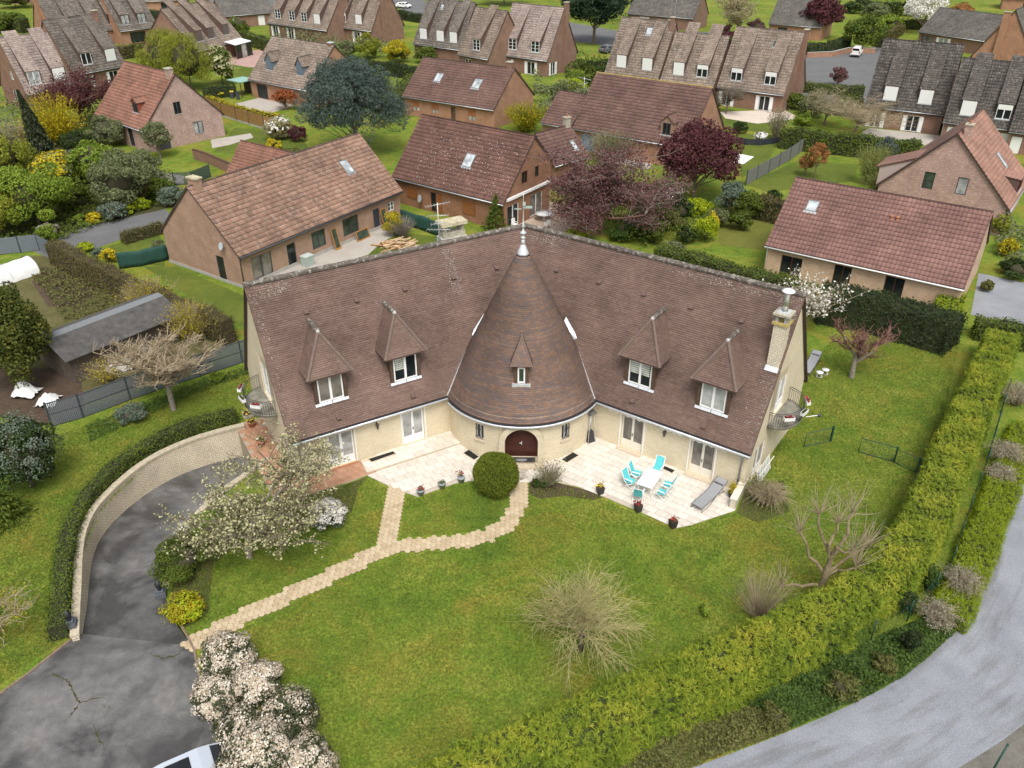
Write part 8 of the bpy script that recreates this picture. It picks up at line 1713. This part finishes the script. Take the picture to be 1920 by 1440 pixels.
plant('fruit_tree', 'gnarled bare tree with reddish shoots on the lawn behind the villa', 'tree', (1596, 708), 4.6, 34, b_bare, w=3.9, spread=1.0, r0=.2, trunk=.26, kids=(7, 6, 6, 5), up=.3, bark=M_BARKG, twig=M_TWIGR, lens=(.9, .62, .6, .6))
plant('magnolia', 'shrub with scattered white flowers behind the right gable corner', 'shrub', (1505, 622), 5.4, 35, b_bare, w=6.0, spread=1.2, r0=.1, trunk=.16, kids=(9, 6, 5, 4), up=.32, bark=M_BARKG, twig=M_TWIG, flowers=LF['white'], fn=1500, fsz=.085, lens=(1.3, .7, .6, .6), lspread=.08)
plant('bare_tree', 'gnarled bare tree with a pale trunk in front of the grey fence', 'tree', (326, 768), 6.4, 36, b_bare, w=6.0, spread=1.15, r0=.2, trunk=.36, kids=(12, 7, 7, 7), up=.3, bark=M_BARKG, twig=M_TWIG, lens=(.8, .62, .6, .6), leaves=LF['twigleaf'], ln=1500, lsz=.03)
plant('shrub', 'grey-green shrub at the foot of the grey fence', 'shrub', (250, 790), 1.3, 37, b_shrub, w=2.2, mat=LF['bluegreen'], n=1600, leaf=.06, clumps=24, coremat=M_BARK)
plant('shrub', 'small weedy shrub by the fence near the villa corner', 'shrub', (408, 712), .6, 38, b_shrub, w=1.4, mat=LF['spring'], n=500, leaf=.06, clumps=12, core=False)
plant('viburnum', 'very large rounded evergreen with tiny pale flowers at the left edge', 'shrub', (62, 912), 5.0, 39, b_shrub, w=5.2, mat=LF['dark'], n=9000, leaf=.08, flowers=LF['bluegreen'], fn=3000, fl=.05, clumps=60, cr=.25)
plant('evergreen_shrub', 'huge dark olive evergreen bush at the left edge above the fleece', 'shrub', (45, 722), 8.4, 40, b_shrub, w=7.0, mat=LF['laurel'], n=12000, leaf=.11, clumps=70, cr=.24)
plant('conifer', 'small green conifer at the left edge below the flowering evergreen', 'tree', (10, 975), 2.3, 41, b_cone, w=2.8, mat=LF['privet'], n=3200, leaf=.12, droop=.2)
plant('bare_sapling', 'sparse yellowish sapling branches at the left edge of the lawn', 'tree', (0, 1185), 3.6, 42, b_bare, spread=1.3, r0=.07, trunk=.2, kids=(8, 5, 5, 4), up=.15, bark=M_BARKG, twig=M_TWIG, leaves=LF['gold'], ln=800, lsz=.045, lens=(1.3, .7, .6, .5))
plant('forsythia', 'fading yellow forsythia bush left of the brownish hedge', 'shrub', (285, 590), 3.2, 43, b_strands, w=4.4, n=420, mat=M_TWIG, leafmat=LF['gold'], ln=3800, lsz=.06, lspread=.12, wild=.3)
plant('forsythia', 'fading yellow forsythia bush between the shed and the brownish hedge', 'shrub', (358, 640), 3.4, 44, b_strands, w=3.8, n=420, mat=M_TWIG, leafmat=LF['gold'], ln=4200, lsz=.06, lspread=.12, wild=.3)
plant('forsythia', 'low yellow shoots beside the shed wall', 'shrub', (205, 715), 1.8, 45, b_strands, w=3.0, n=160, mat=M_TWIG, leafmat=LF['gold'], ln=1000, lsz=.06, lspread=.1, wild=.3)
plant('dry_bush', 'dry straw-coloured bush against the right gable', 'shrub', (1436, 945), 1.3, 46, b_strands, w=2.4, n=420, mat=M_TWIG, wild=.3, droop=.4, leafmat=LF['twigleaf'], ln=1000, lsz=.04)
plant('climber', 'leafy bramble climbing the right gable wall by the terrace end', 'shrub', (1412, 930), 1.6, 47, b_strands, w=.9, n=70, mat=M_TWIG, leafmat=LF['privet'], ln=350, lsz=.05, lspread=.1, wild=.25)
for i, (px, w, h, lb, m) in enumerate((((1905, 760), 2.6, 1.3, 'greyish bush at the right edge above the juniper strip', 'greybush'), ((1880, 870), 1.9, 1.2, 'pale grey lavender-like bush at the right edge', 'greybush'), ((1872, 905), 1.4, .9, 'second pale grey bush lower on the right edge', 'greybush'), ((1795, 1110), 1.7, 1.1, 'silver-grey dry bush beside the road bend', 'greybush'), ((1752, 1172), 1.5, 1.0, 'second silver-grey bush below the road bend', 'greybush'), ((1700, 1222), 1.1, 1.5, 'small dark columnar conifer by the chain link fence', 'yew'), ((1655, 1258), 1.5, .9, 'reddish tinged shrub beside the small columnar conifer', 'ivybrown'), ((1575, 1300), 1.9, 1.0, 'reddish tinged shrub in the ivy bank', 'ivybrown'), ((1450, 1355), 1.8, .8, 'low reddish shrub nearer the bottom of the ivy bank', 'ivybrown'), ((1735, 1105), 1.3, 1.6, 'ivy mound growing through the chain link fence', 'ivy'), ((1690, 1150), 1.5, 1.5, 'darker ivy mound beneath the conifer hedge corner', 'dark'))):
	if m == 'greybush': plant('verge_shrub', lb, 'shrub', px, h * 1.2, 50 + i, b_strands, w=w * 1.2, n=200, mat=M_TWIG, leafmat=LF['greybush'], ln=1600, lsz=.05, lasp=.35, lspread=.07, wild=.2, droop=.3)
	else: plant('verge_shrub', lb, 'shrub', px, h, 50 + i, b_shrub, w=w, mat=LF[m], n=1800, leaf=.055, clumps=26, cr=.3, aspect=.3 if m == 'greybush' else .6, coremat=M_BARKG if m == 'greybush' else None)
ground_cover('ivy_bank', 'ivy covered bank between the conifer hedge and the gravel road', gp((1770, 1150), (1790, 1188), (1700, 1268), (1600, 1320), (1480, 1370), (1380, 1310), (1540, 1245), (1680, 1180)), LF['ivy'], 61, 17000, .06, .28)
ground_cover('weed_bank', 'weedy bank of brown and green plants at the bottom of the road verge', gp((1480, 1370), (1320, 1432), (1200, 1475), (1000, 1545), (1000, 1490), (1180, 1410), (1380, 1315)), LF['ivybrown'], 62, 11000, .06, .25)
ground_cover('juniper_verge', 'bright mossy grass strip along the right road edge', gp((1935, 790), (1918, 880), (1886, 985), (1842, 1100), (1790, 1190), (1772, 1150), (1810, 1060), (1850, 960), (1890, 850)), LF['juniper'], 63, 12000, .07, .12)
LAWNP = [((690, 900), (740, 920), (784, 936), (850, 912), (893, 905), (1083, 917), (1267, 995), (1380, 962), (1420, 940), (1500, 700), (1560, 640), (1800, 640), (1770, 780), (1700, 960), (1650, 1060), (1450, 1165), (1150, 1300), (850, 1440), (700, 1500), (630, 1440), (560, 1330), (470, 1230), (370, 1215), (330, 1150), (320, 1060), (420, 950)), ((450, 790), (300, 850), (190, 960), (150, 1060), (130, 1190), (-20, 1300), (-60, 1000), (100, 820), (330, 740), (470, 690))]
for k, (pp, n) in enumerate(zip(LAWNP, (130000, 40000))):
	ground_cover('lawn_grass', ('short lawn grass round the villa', 'mossy lawn grass left of the curved wall')[k], gp(*pp), LF['grassy'], 70 + k, n, .06, .05, 'grass', .25, avoid=[(PA[::2], .6), (PB[::2], .6)] if k == 0 else None)
plant('cedar', 'large blue-green cedar left of the two-skylight house', 'tree', (668, 292), 13.2, 80, b_tree, conic=.42, w=15.5, mat=LF['cedar'], n=42000, leaf=.2, trunk_h=.06, clumps=150, cr=.17, aspect=.22, longdn=.0, fill=.3)
plant('willow', 'yellow-green shrubby willow, left of the pair by the red brick house', 'tree', (312, 158), 9.4, 81, b_shrub, w=10.5, mat=LF['willow'], n=12000, leaf=.2, aspect=.16, clumps=60, cr=.26, longup=.75, group='pair of willows')
plant('willow', 'yellow-green shrubby willow, right of the pair by the red brick house', 'tree', (360, 170), 9.8, 82, b_shrub, w=11.5, mat=LF['willow'], n=12000, leaf=.2, aspect=.16, clumps=60, cr=.26, longup=.75, group='pair of willows')
plant('photinia', 'cream and green flowering shrub right of the willows', 'shrub', (418, 158), 6.4, 83, b_shrub, w=6.2, mat=LF['privet'], n=4200, leaf=.16, flowers=LF['buds'], fn=1500, fl=.16, clumps=44, cr=.27)
plant('plum_tree', 'dark purple plum tree in front of the left edge houses', 'tree', (158, 236), 9.2, 84, b_bare, w=10.4, spread=1.0, r0=.2, trunk=.22, kids=(8, 6, 6, 5), up=.35, bark=M_BARK, twig=M_TWIGR, leaves=LF['plum'], ln=15000, lsz=.12, lspread=.35, lens=(.95, .66, .6, .6))
plant('plum_tree', 'deep purple plum tree beside the white slab garden', 'tree', (1300, 372), 8.8, 85, b_tree, w=11.4, mat=LF['plum'], n=22000, leaf=.12, trunk_h=.15, clumps=70, cr=.26, fill=.4)
plant('plum_tree', 'paler twiggy purple plum tree over the patio of the rust brick house', 'tree', (1128, 440), 8.6, 86, b_bare, w=11.5, spread=1.25, r0=.2, trunk=.2, kids=(9, 6, 6, 5), up=.25, bark=M_TWIGR, twig=M_BARKG, leaves=LF['plumpale'], ln=34000, lsz=.10, lspread=.4, lens=(1.15, .68, .6, .6))
plant('maple', 'small round red-orange maple in front of the dormer house', 'tree', (537, 206), 3.2, 87, b_tree, w=4.6, mat=LF['redmaple'], n=3200, leaf=.13, trunk_h=.25, clumps=30, low=-.1)
plant('topiary_tree', 'grey-green ball topiary on a short trunk by the red brick house', 'tree', (302, 296), 4.8, 88, b_tree, w=4.4, mat=LF['olive'], n=5200, leaf=.1, trunk_h=.25, clumps=50, cr=.22, fill=.1)
plant('weeping_conifer', 'narrow dark weeping conifer at the left edge', 'tree', (88, 308), 8.7, 89, b_cone, w=3.6, mat=LF['fir'], n=9000, leaf=.2, layers=22, droop=1.2, lean=(-.9, 0), power=.9)
plant('forsythia', 'tall golden forsythia between the conifer and the plum tree', 'shrub', (112, 272), 7.0, 90, b_strands, w=6.8, n=420, mat=LF['gold'], r=.03, leafmat=LF['yellow'], ln=3600, lsz=.12, lspread=.14, base=.5, wild=.4, lo=.45, lasp=.5)
plant('forsythia', 'golden brown bush left of the weeping conifer', 'shrub', (48, 286), 4.4, 91, b_strands, w=5.0, n=260, mat=M_TWIG, r=.025, leafmat=LF['gold'], ln=1800, lsz=.1, lspread=.14, base=.5, wild=.4, lo=.45)
plant('bare_shrub', 'grey leafless bush at the left edge below the white window', 'shrub', (18, 292), 5.0, 92, b_bare, spread=1.2, r0=.1, trunk=.15, kids=(9, 6, 6, 5), up=.3, bark=M_BARKG, twig=M_BARKG, lens=(1.2, .7, .6, .6))
plant('bare_tree', 'brown leafless tree in front of the upper left row house', 'tree', (205, 150), 8.0, 93, b_bare, spread=.7, r0=.14, trunk=.2, kids=(8, 6, 6, 6), up=.6, bark=M_BARK, twig=M_BARK, lens=(1.0, .7, .6, .6))
for i, (px, w, h, lb, m, n, fl) in enumerate((
	((238, 390), 8.6, 6.2, 'large grey-green rounded bush above the side road', 'olive', 7000, None), ((185, 345), 7.0, 5.6, 'mid-green bush behind the grey-green one', 'spring', 4200, None), ((150, 330), 5, 3.2, 'dark green bush below the weeping conifer', 'bluegreen', 3000, None),
	((75, 425), 10.5, 6.6, 'large bright spring-green bush at the left', 'spring', 8500, None), ((115, 350), 6.5, 4.2, 'bush covered in pale yellow blossom at the left', 'olive', 2500, LF['yellow']), ((18, 345), 8, 6.0, 'olive green bush at the left edge above the spring-green bush', 'willow', 4200, None), ((5, 440), 7.5, 5.2, 'yellowish green bush at the left edge', 'willow', 4000, None),
	((215, 412), 3.5, 2.0, 'small dark bush at the bend of the side road', 'bluegreen', 1600, None), ((265, 375), 4.5, 2.6, 'brownish low bush beside the blue gate', 'brownhedge', 2200, None), ((305, 372), 4.2, 2.4, 'dark green bush under the blue gate', 'privet', 2200, None))):
	plant('garden_shrub', lb, 'shrub', px, h, 200 + i, b_shrub, w=w, mat=LF[m], n=n, leaf=.12, clumps=44, cr=.27, flowers=fl, fn=1500, fl=.14)
for i, (px, w, h, lb, m) in enumerate((((205, 405), 2.2, 1.3, 'yellow flowering clump by the side road, larger one', 'gold'), ((178, 418), 2.0, 1.1, 'yellow flowering clump by the side road, left one', 'yellow'), ((240, 402), 2.2, 1.2, 'lime green clump by the side road', 'lime'), ((268, 392), 2.2, 1.3, 'lime yellow clump by the side road near the blue gate', 'lime'), ((150, 420), 2.0, 1.0, 'low green clump by the side road', 'spring'), ((95, 445), 2.6, 1.6, 'pale flecked shrub at the end of the brownish hedge', 'greybush'), ((208, 492), 1.9, 1.4, 'golden yellow shrub beside the brownish hedge', 'yellow'), ((158, 470), 2.4, .7, 'lime green low cushion beside the brownish hedge', 'lime'), ((185, 482), 1.6, .8, 'grey-green tuft between the lime cushion and the golden shrub', 'bluegreen'), ((298, 468), 1.5, 1.0, 'small olive bush at the corner of the orange bungalow', 'olive'), ((95, 455), 2.2, 2.2, 'ivy clad post at the head of the brownish hedge', 'spring'))):
	plant('border_plant', lb, 'shrub', px, h, 220 + i, b_shrub, w=w, mat=LF[m], n=900, leaf=.09, clumps=20, cr=.32)
plant('garden_shrub', 'yellow and grey shrub beside the leaning oak frames', 'shrub', (740, 442), 2.6, 231, b_shrub, w=2.8, mat=LF['gold'], n=2000, leaf=.08, clumps=24)
plant('bare_shrub', 'grey leafless dome next to the yellow shrub by the oak frames', 'shrub', (756, 446), 2.3, 232, b_strands, w=2.6, n=360, mat=M_BARKG, r=.014, wild=.2)
plant('conifer', 'small dark green spruce between the villa chimney and the rust brick house', 'tree', (930, 432), 3.6, 233, b_cone, w=2.8, mat=LF['privet'], n=2600, leaf=.13, droop=.3)
plant('garden_shrub', 'olive yellow bush beside the two-skylight house', 'shrub', (985, 248), 4.2, 234, b_strands, w=5.6, n=500, mat=LF['willow'], r=.02, leafmat=LF['gold'], ln=3000, lsz=.1, lspread=.15, base=.4, wild=.3)
plant('garden_shrub', 'feathery green shrub beside the brown roofed house door', 'shrub', (1145, 300), 3.8, 235, b_strands, w=6.0, n=500, mat=M_TWIG, r=.02, leafmat=LF['olive'], ln=4200, lsz=.09, lspread=.2, base=.4, wild=.3)
for i, (px, w, h, lb, m) in enumerate((((1302, 402), 4.0, 1.8, 'lime green cushion shrub in the bank right of the pale plum', 'lime'), ((1322, 450), 3.0, 2.6, 'bright yellow-green upright shrub beside the tired lawn', 'lime'), ((1332, 440), 1.6, 2.4, 'golden yellow shrub tucked behind the bright yellow-green one', 'yellow'), ((1405, 408), 4.0, 3.2, 'round dark green bush at the edge of the tired lawn', 'privet'), ((1370, 400), 4.4, 3.4, 'grey-green bush under the deep purple plum', 'bluegreen'), ((1345, 425), 2.8, 2.0, 'olive bush between the lime shrub and the round bush', 'olive'), ((1285, 455), 2.6, 1.8, 'dark bush above the long green hedge', 'dark'), ((1250, 430), 4.5, 2.2, 'brownish heathery shrub beside the pale plum', 'ivybrown'), ((1200, 440), 4.0, 1.8, 'grey-green shrub behind the villa ridge', 'bluegreen'), ((1170, 450), 3.6, 1.6, 'dark ivy shrub behind the villa ridge apex', 'ivy'), ((1225, 455), 3.4, 2.4, 'mid-green shrub behind the villa ridge on the right', 'privet'), ((1085, 448), 3.2, 1.3, 'yellow-green shrub at the foot of the pale plum', 'lime'), ((1260, 480), 3.0, 1.5, 'olive shrub at the left end of the long green hedge', 'olive'))):
	plant('garden_shrub', lb, 'shrub', px, h, 240 + i, b_shrub, w=w, mat=LF[m], n=1800, leaf=.09, clumps=30, cr=.3)
plant('magnolia', 'white flowering magnolia between the two purple plum trees', 'tree', (1255, 385), 2.8, 260, b_bare, spread=1.0, r0=.06, trunk=.2, kids=(7, 5, 5, 4), up=.4, bark=M_BARKG, twig=M_BARKG, flowers=LF['white'], fn=420, fsz=.11, lens=(1.0, .7, .6, .6))
plant('photinia', 'small round orange photinia standard, left of the pair on the lawn', 'tree', (1508, 330), 2.9, 261, b_tree, w=2.4, mat=LF['photinia'], n=2000, leaf=.09, trunk_h=.3, r0=.06, clumps=30, cr=.24, fill=.1, group='photinia standards'); plant('photinia', 'larger round orange photinia standard, right of the pair on the lawn', 'tree', (1526, 336), 4.4, 262, b_tree, w=3.3, mat=LF['photinia'], n=2800, leaf=.09, trunk_h=.45, r0=.06, clumps=34, cr=.24, fill=.1, group='photinia standards')
plant('bamboo', 'feathery bamboo clump beside the salmon roofed house', 'shrub', (1630, 346), 5.0, 263, b_strands, w=3.6, n=280, mat=LF['bamboo'], r=.02, leafmat=LF['bamboo'], ln=4200, lsz=.1, lasp=.25, ldir=.4, lspread=.2, base=.5, wild=.2); plant('bamboo', 'lower bamboo clump just above the pink roof ridge', 'shrub', (1650, 368), 2.6, 264, b_strands, w=3.6, n=220, mat=LF['bamboo'], r=.02, leafmat=LF['bamboo'], ln=2600, lsz=.1, lasp=.25, ldir=.4, lspread=.2, base=.5, wild=.2)
plant('evergreen_shrub', 'dark blue-green bush behind the bamboo', 'shrub', (1655, 310), 3.6, 265, b_shrub, w=3.2, mat=LF['cedar'], n=1500, leaf=.12)
plant('bare_tree', 'spreading bare olive-brown tree left of the dark row houses', 'tree', (1600, 250), 5.6, 266, b_bare, spread=1.5, r0=.16, trunk=.2, kids=(9, 6, 6, 6), up=.15, bark=M_BARK, twig=M_TWIG, leaves=LF['twigleaf'], ln=3000, lsz=.06, lens=(1.5, .7, .62, .6), lspread=.2); plant('bare_tree', 'grey-green bare tree above the hedge near the tan row houses', 'tree', (1545, 235), 5.4, 267, b_bare, spread=1.4, r0=.14, trunk=.18, kids=(9, 6, 6, 6), up=.2, bark=M_BARK, twig=M_TWIG, leaves=LF['olive'], ln=3600, lsz=.07, lens=(1.4, .7, .62, .6), lspread=.25)
plant('bare_tree', 'bare fruit tree in front of the tan end house doors', 'tree', (1360, 213), 4.8, 268, b_bare, spread=1.2, r0=.14, trunk=.25, kids=(8, 6, 6, 5), up=.25, bark=M_BARK, twig=M_BARK, lens=(1.0, .68, .6, .6))
plant('columnar_shrub', 'olive columnar shrub on the lawn of the tan end house', 'shrub', (1455, 262), 4.6, 269, b_strands, w=2.8, n=260, mat=M_TWIG, leafmat=LF['olive'], ln=1400, lsz=.09, lspread=.15, base=.3)
for i, (px, w, h, lb, m, fl) in enumerate((((1385, 250), 2.8, 1.7, 'round dark green bush on the lawn of the tan end house', 'dark', None), ((1425, 268), 2.0, 1.5, 'small white flowering shrub on the lawn of the tan end house', 'olive', LF['white']), ((1505, 235), 3.6, 1.8, 'lime bush at the left end of the thick hedge', 'spring', None), ((1570, 160), 4.0, 3.0, 'pinkish bare bush beside the cul-de-sac', 'plumpale', None), ((1075, 178), 5.5, 2.6, 'yellow-green ivy mound right of the two-skylight house', 'lime', None), ((1110, 165), 4.0, 2.6, 'round green bush near the pale rose end house', 'privet', None), ((1105, 145), 3.4, 2.0, 'smaller green bush near the pale rose end house', 'privet', None), ((1050, 195), 3.6, 3.4, 'olive tangled bush behind the two-skylight house gable', 'olive', None), ((690, 110), 6.0, 5.0, 'tall clipped yellow-green shrub left of the dark grey row house', 'willow', None), ((745, 118), 6.5, 4.4, 'golden feathery shrub left of the dark grey row house', 'gold', None), ((655, 110), 4.0, 3.8, 'olive shrub at the foot of the tall brick gable', 'olive', None), ((855, 100), 6.0, 4.5, 'brown drooping leafless bush in front of the dark grey row house', 'ivybrown', None), ((910, 118), 4.6, 3.0, 'small brown bush in front of the narrow row house', 'ivybrown', None), ((450, 70), 6.0, 4.6, 'tall mixed green shrub behind the veranda', 'privet', None), ((430, 48), 5.0, 5.0, 'yellow-green young tree in front of the low far house', 'willow', None), ((1355, 78), 7.5, 3.6, 'dark purple shrub behind the tan row houses', 'plum', None), ((1415, 70), 6, 4, 'reddish brown shrub behind the tan end house', 'plumpale', None), ((560, 265), 3.0, 2.2, 'dark red shrub beside the blue-green cedar', 'plum', None), ((515, 280), 2.6, 1.4, 'yellow flowering shrub on the lawn behind the garage', 'yellow', None), ((525, 262), 4.6, 3.2, 'thin shrub with white buds at the end of the board fence', 'twigleaf', LF['white']), ((415, 182), 2.0, 1.2, 'yellow shrub beside the wheelie bins', 'yellow', None), ((540, 300), 5.0, 1.4, 'low reddish heather bed behind the orange bungalow ridge', 'ivybrown', None), ((480, 215), 1.8, .8, 'round golden cushion on the dormer house lawn', 'gold', None), ((1885, 480), 2.2, 1.9, 'golden rounded bush at the right edge beside the pink roofed bungalow', 'gold', None), ((1868, 440), 2.6, 2.6, 'olive green bush right of the pink roof', 'willow', None), ((1848, 545), 1.4, 1.0, 'small flowering bush beside the gravel yard', 'ivybrown', None), ((1905, 520), 4.0, 1.6, 'dark green shrubs at the right edge above the gravel yard', 'dark', None))):
	plant('garden_shrub', lb, 'shrub', px, h, 280 + i, b_shrub, w=w, mat=LF[m], n=1500, leaf=.13 if px[1] < 200 else .1, clumps=26, cr=.3, flowers=fl, fn=300, fl=.14)
plant('pine', 'broad dark pine tree at the top centre right', 'tree', (1113, 82), 13.0, 320, b_tree, w=17.0, mat=LF['pine'], n=9000, leaf=.42, trunk_h=.32, r0=.35, clumps=60, cr=.24, aspect=.35, fill=.3); plant('pine', 'dark tree at the top edge between the row houses', 'tree', (945, 10), 10, 321, b_tree, w=18, mat=LF['pine'], n=4500, leaf=.5, trunk_h=.3, clumps=40, cr=.26)
plant('purple_maple', 'rounded purple maple in front of the far grey roofed house', 'tree', (1538, 72), 9.0, 322, b_tree, w=11.5, mat=LF['plum'], n=6000, leaf=.24, trunk_h=.25, clumps=44, cr=.26)
plant('bare_tree', 'large yellowish bare tree at the top behind the tan row', 'tree', (1382, 76), 11.5, 323, b_bare, spread=1.2, r0=.3, trunk=.22, kids=(9, 6, 6, 6), up=.4, bark=M_BARK, twig=M_TWIG, leaves=LF['twigleaf'], ln=6000, lsz=.14, lens=(1.0, .7, .62, .6), lspread=.5)
plant('cherry_tree', 'white blossoming cherry tree at the top right', 'tree', (1728, 62), 9.0, 324, b_tree, w=13.0, mat=LF['white'], n=5200, leaf=.2, trunk_h=.2, clumps=60, cr=.2, bark=M_BARK); plant('evergreen_shrub', 'tall green conifer bush behind the white van', 'tree', (1615, 94), 7.0, 325, b_shrub, w=9.5, mat=LF['privet'], n=3800, leaf=.22, clumps=40)
for i, (px, w, h, lb, m) in enumerate((((1640, 40), 8, 4.5, 'grey-green bush left of the brown topped hedge', 'olive'), ((1668, 60), 7, 4, 'spring green bushes behind the brown topped hedge', 'spring'), ((1700, 30), 6, 4, 'green bush under the white cherry', 'privet'), ((1800, 30), 8, 3, 'orange-green bush before the orange roofed house', 'photinia'), ((20, 60), 10, 4.5, 'green rounded hedge shrub at the far top left', 'privet'), ((30, 15), 12, 5, 'purple-brown leafless bush in the top left corner', 'ivybrown'), ((1600, 25), 7, 3, 'dark green bush beside the far purple maple', 'dark'), ((1190, 100), 5, 1.8, 'low leafless spreading bush near the grey car', 'twigleaf'), ((640, 40), 8, 4, 'green bush behind the row house gable at the top', 'dark'))):
	plant('garden_shrub', lb, 'shrub', px, h, 340 + i, b_shrub, w=w, mat=LF[m], n=1500, leaf=.22, clumps=26, cr=.3)
ground_cover('undergrowth', 'tangled undergrowth between the left garden bushes', gp((-60, 300), (60, 285), (200, 290), (330, 330), (330, 375), (200, 420), (110, 455), (-60, 480)), LF['privet'], 90, 16000, .13, .5)
ground_cover('weeds', 'weeds and dry stems round the vegetable bed', gp((60, 520), (120, 495), (250, 530), (330, 575), (400, 640), (300, 640), (180, 600), (120, 600)), LF['ivybrown'], 91, 9000, .08, .35)
ground_cover('weeds', 'low weeds along the foot of the villa garden fence', gp((160, 800), (250, 765), (380, 715), (470, 685), (475, 700), (380, 735), (260, 790), (170, 830)), LF['ivy'], 92, 3000, .06, .25)
for i, (px, w, h, lb, m) in enumerate((((600, 130), 5, 2.5, 'dark bush between the dormer house and the tall brick gable', 'dark'), ((575, 118), 6, 3.4, 'olive bush behind the dormer house ridge', 'olive'), ((800, 118), 6, 3, 'green bush left of the dark grey row house door', 'privet'), ((960, 152), 4, 1.8, 'low shrub before the pale rose house shutters', 'privet'), ((1130, 138), 5, 2.6, 'dark rounded bush left of the tan row houses', 'dark'), ((1330, 205), 4, 2, 'brownish bush behind the dark brown ridge', 'ivybrown'), ((1490, 205), 4.4, 2.6, 'green bush at the corner of the tan end house', 'privet'), ((1520, 218), 5.4, 3.4, 'tangled olive bush left of the spreading bare tree', 'olive'), ((1590, 215), 6, 3.2, 'mid-green bush under the spreading bare tree', 'privet'), ((1640, 222), 4, 2, 'olive bush before the dark row house shutters', 'olive'), ((345, 62), 6, 4, 'green bush between the top left houses', 'privet'), ((150, 95), 6, 4, 'brownish bush behind the upper left row house', 'ivybrown'), ((545, 50), 5, 3, 'low bush before the small white dormers', 'ivybrown'), ((590, 72), 6, 3.4, 'brown tangled bush behind the dormer house', 'ivybrown'), ((235, 250), 5, 3.6, 'reddish brown bush before the red brick house front', 'plumpale'), ((205, 275), 6, 4.2, 'olive bush beside the tall golden forsythia', 'olive'), ((150, 285), 5, 3, 'dark bush at the foot of the plum tree', 'dark'), ((270, 345), 6, 4, 'soft green bush beside the topiary tree', 'olive'), ((40, 400), 6, 4.4, 'light olive bush at the left edge beside the spring-green bush', 'willow'), ((140, 392), 5, 3.4, 'green bush right of the spring-green bush', 'privet'), ((325, 385), 4, 2.2, 'grey bush where the side road meets the orange bungalow', 'bluegreen'), ((1270, 420), 4.6, 3.0, 'dark green bush between the magnolia and the lime cushion', 'dark'), ((1385, 430), 3.2, 2.2, 'small bush at the left corner of the tired lawn', 'privet'), ((1215, 400), 5, 2.6, 'olive bush at the edge of the rear patio', 'olive'), ((1440, 395), 3, 2.4, 'dark bush against the brownish hedge block', 'dark'))):
	plant('garden_shrub', lb, 'shrub', px, h, 400 + i, b_shrub, w=w, mat=LF[m], n=1500, leaf=.17 if px[1] < 240 else .11, clumps=34, cr=.28)
for k, (pp, hh, mt, n, lb) in enumerate((([(590, 130), (690, 142), (760, 190), (740, 235), (690, 200), (600, 180)], 3.2, 'privet', 5200, 'mixed shrubs filling the garden between the cedar and the two-skylight house'), ([(1000, 160), (1110, 185), (1120, 205), (1050, 240), (1010, 230), (1000, 190)], 2.8, 'olive', 4200, 'mixed shrubs filling the garden behind the two-skylight gable'), ([(1060, 112), (1140, 128), (1120, 178), (1060, 172)], 2.6, 'privet', 3200, 'mixed shrubs between the pale rose house and the tan row'), ([(500, 56), (640, 84), (760, 100), (770, 118), (640, 104), (520, 76)], 2.6, 'olive', 5200, 'garden planting along the foot of the far row houses'), ([(170, 170), (290, 190), (230, 270), (150, 280), (60, 300), (-40, 300), (-40, 200), (60, 200)], 3.0, 'olive', 8000, 'tangled planting in front of the left edge houses'), ([(560, 12), (760, 30), (760, 44), (560, 30)], 3, 'dark', 3000, 'far planting at the top behind the row houses'), ([(1060, 20), (1180, 40), (1180, 56), (1040, 36)], 3, 'dark', 2600, 'far planting at the top behind the pine'), ([(1580, 5), (1780, 14), (1780, 60), (1640, 60), (1600, 30)], 3, 'privet', 5000, 'far garden planting at the top right'), ([(1130, 410), (1240, 395), (1340, 405), (1330, 460), (1240, 470), (1140, 455)], 1.6, 'privet', 5200, 'low mixed planting on the bank behind the villa ridge'), ([(1865, 410), (1935, 430), (1935, 520), (1870, 500)], 1.6, 'olive', 2600, 'mixed border at the right edge beside the pink roofed bungalow'))):
	ground_cover('garden_planting', lb, gp(*pp), LF[mt], 600 + k, n, .2 if pp[0][1] < 200 else .12, hh, 'planting', .6, bushy=.8 if pp[0][1] < 200 else 1.3)
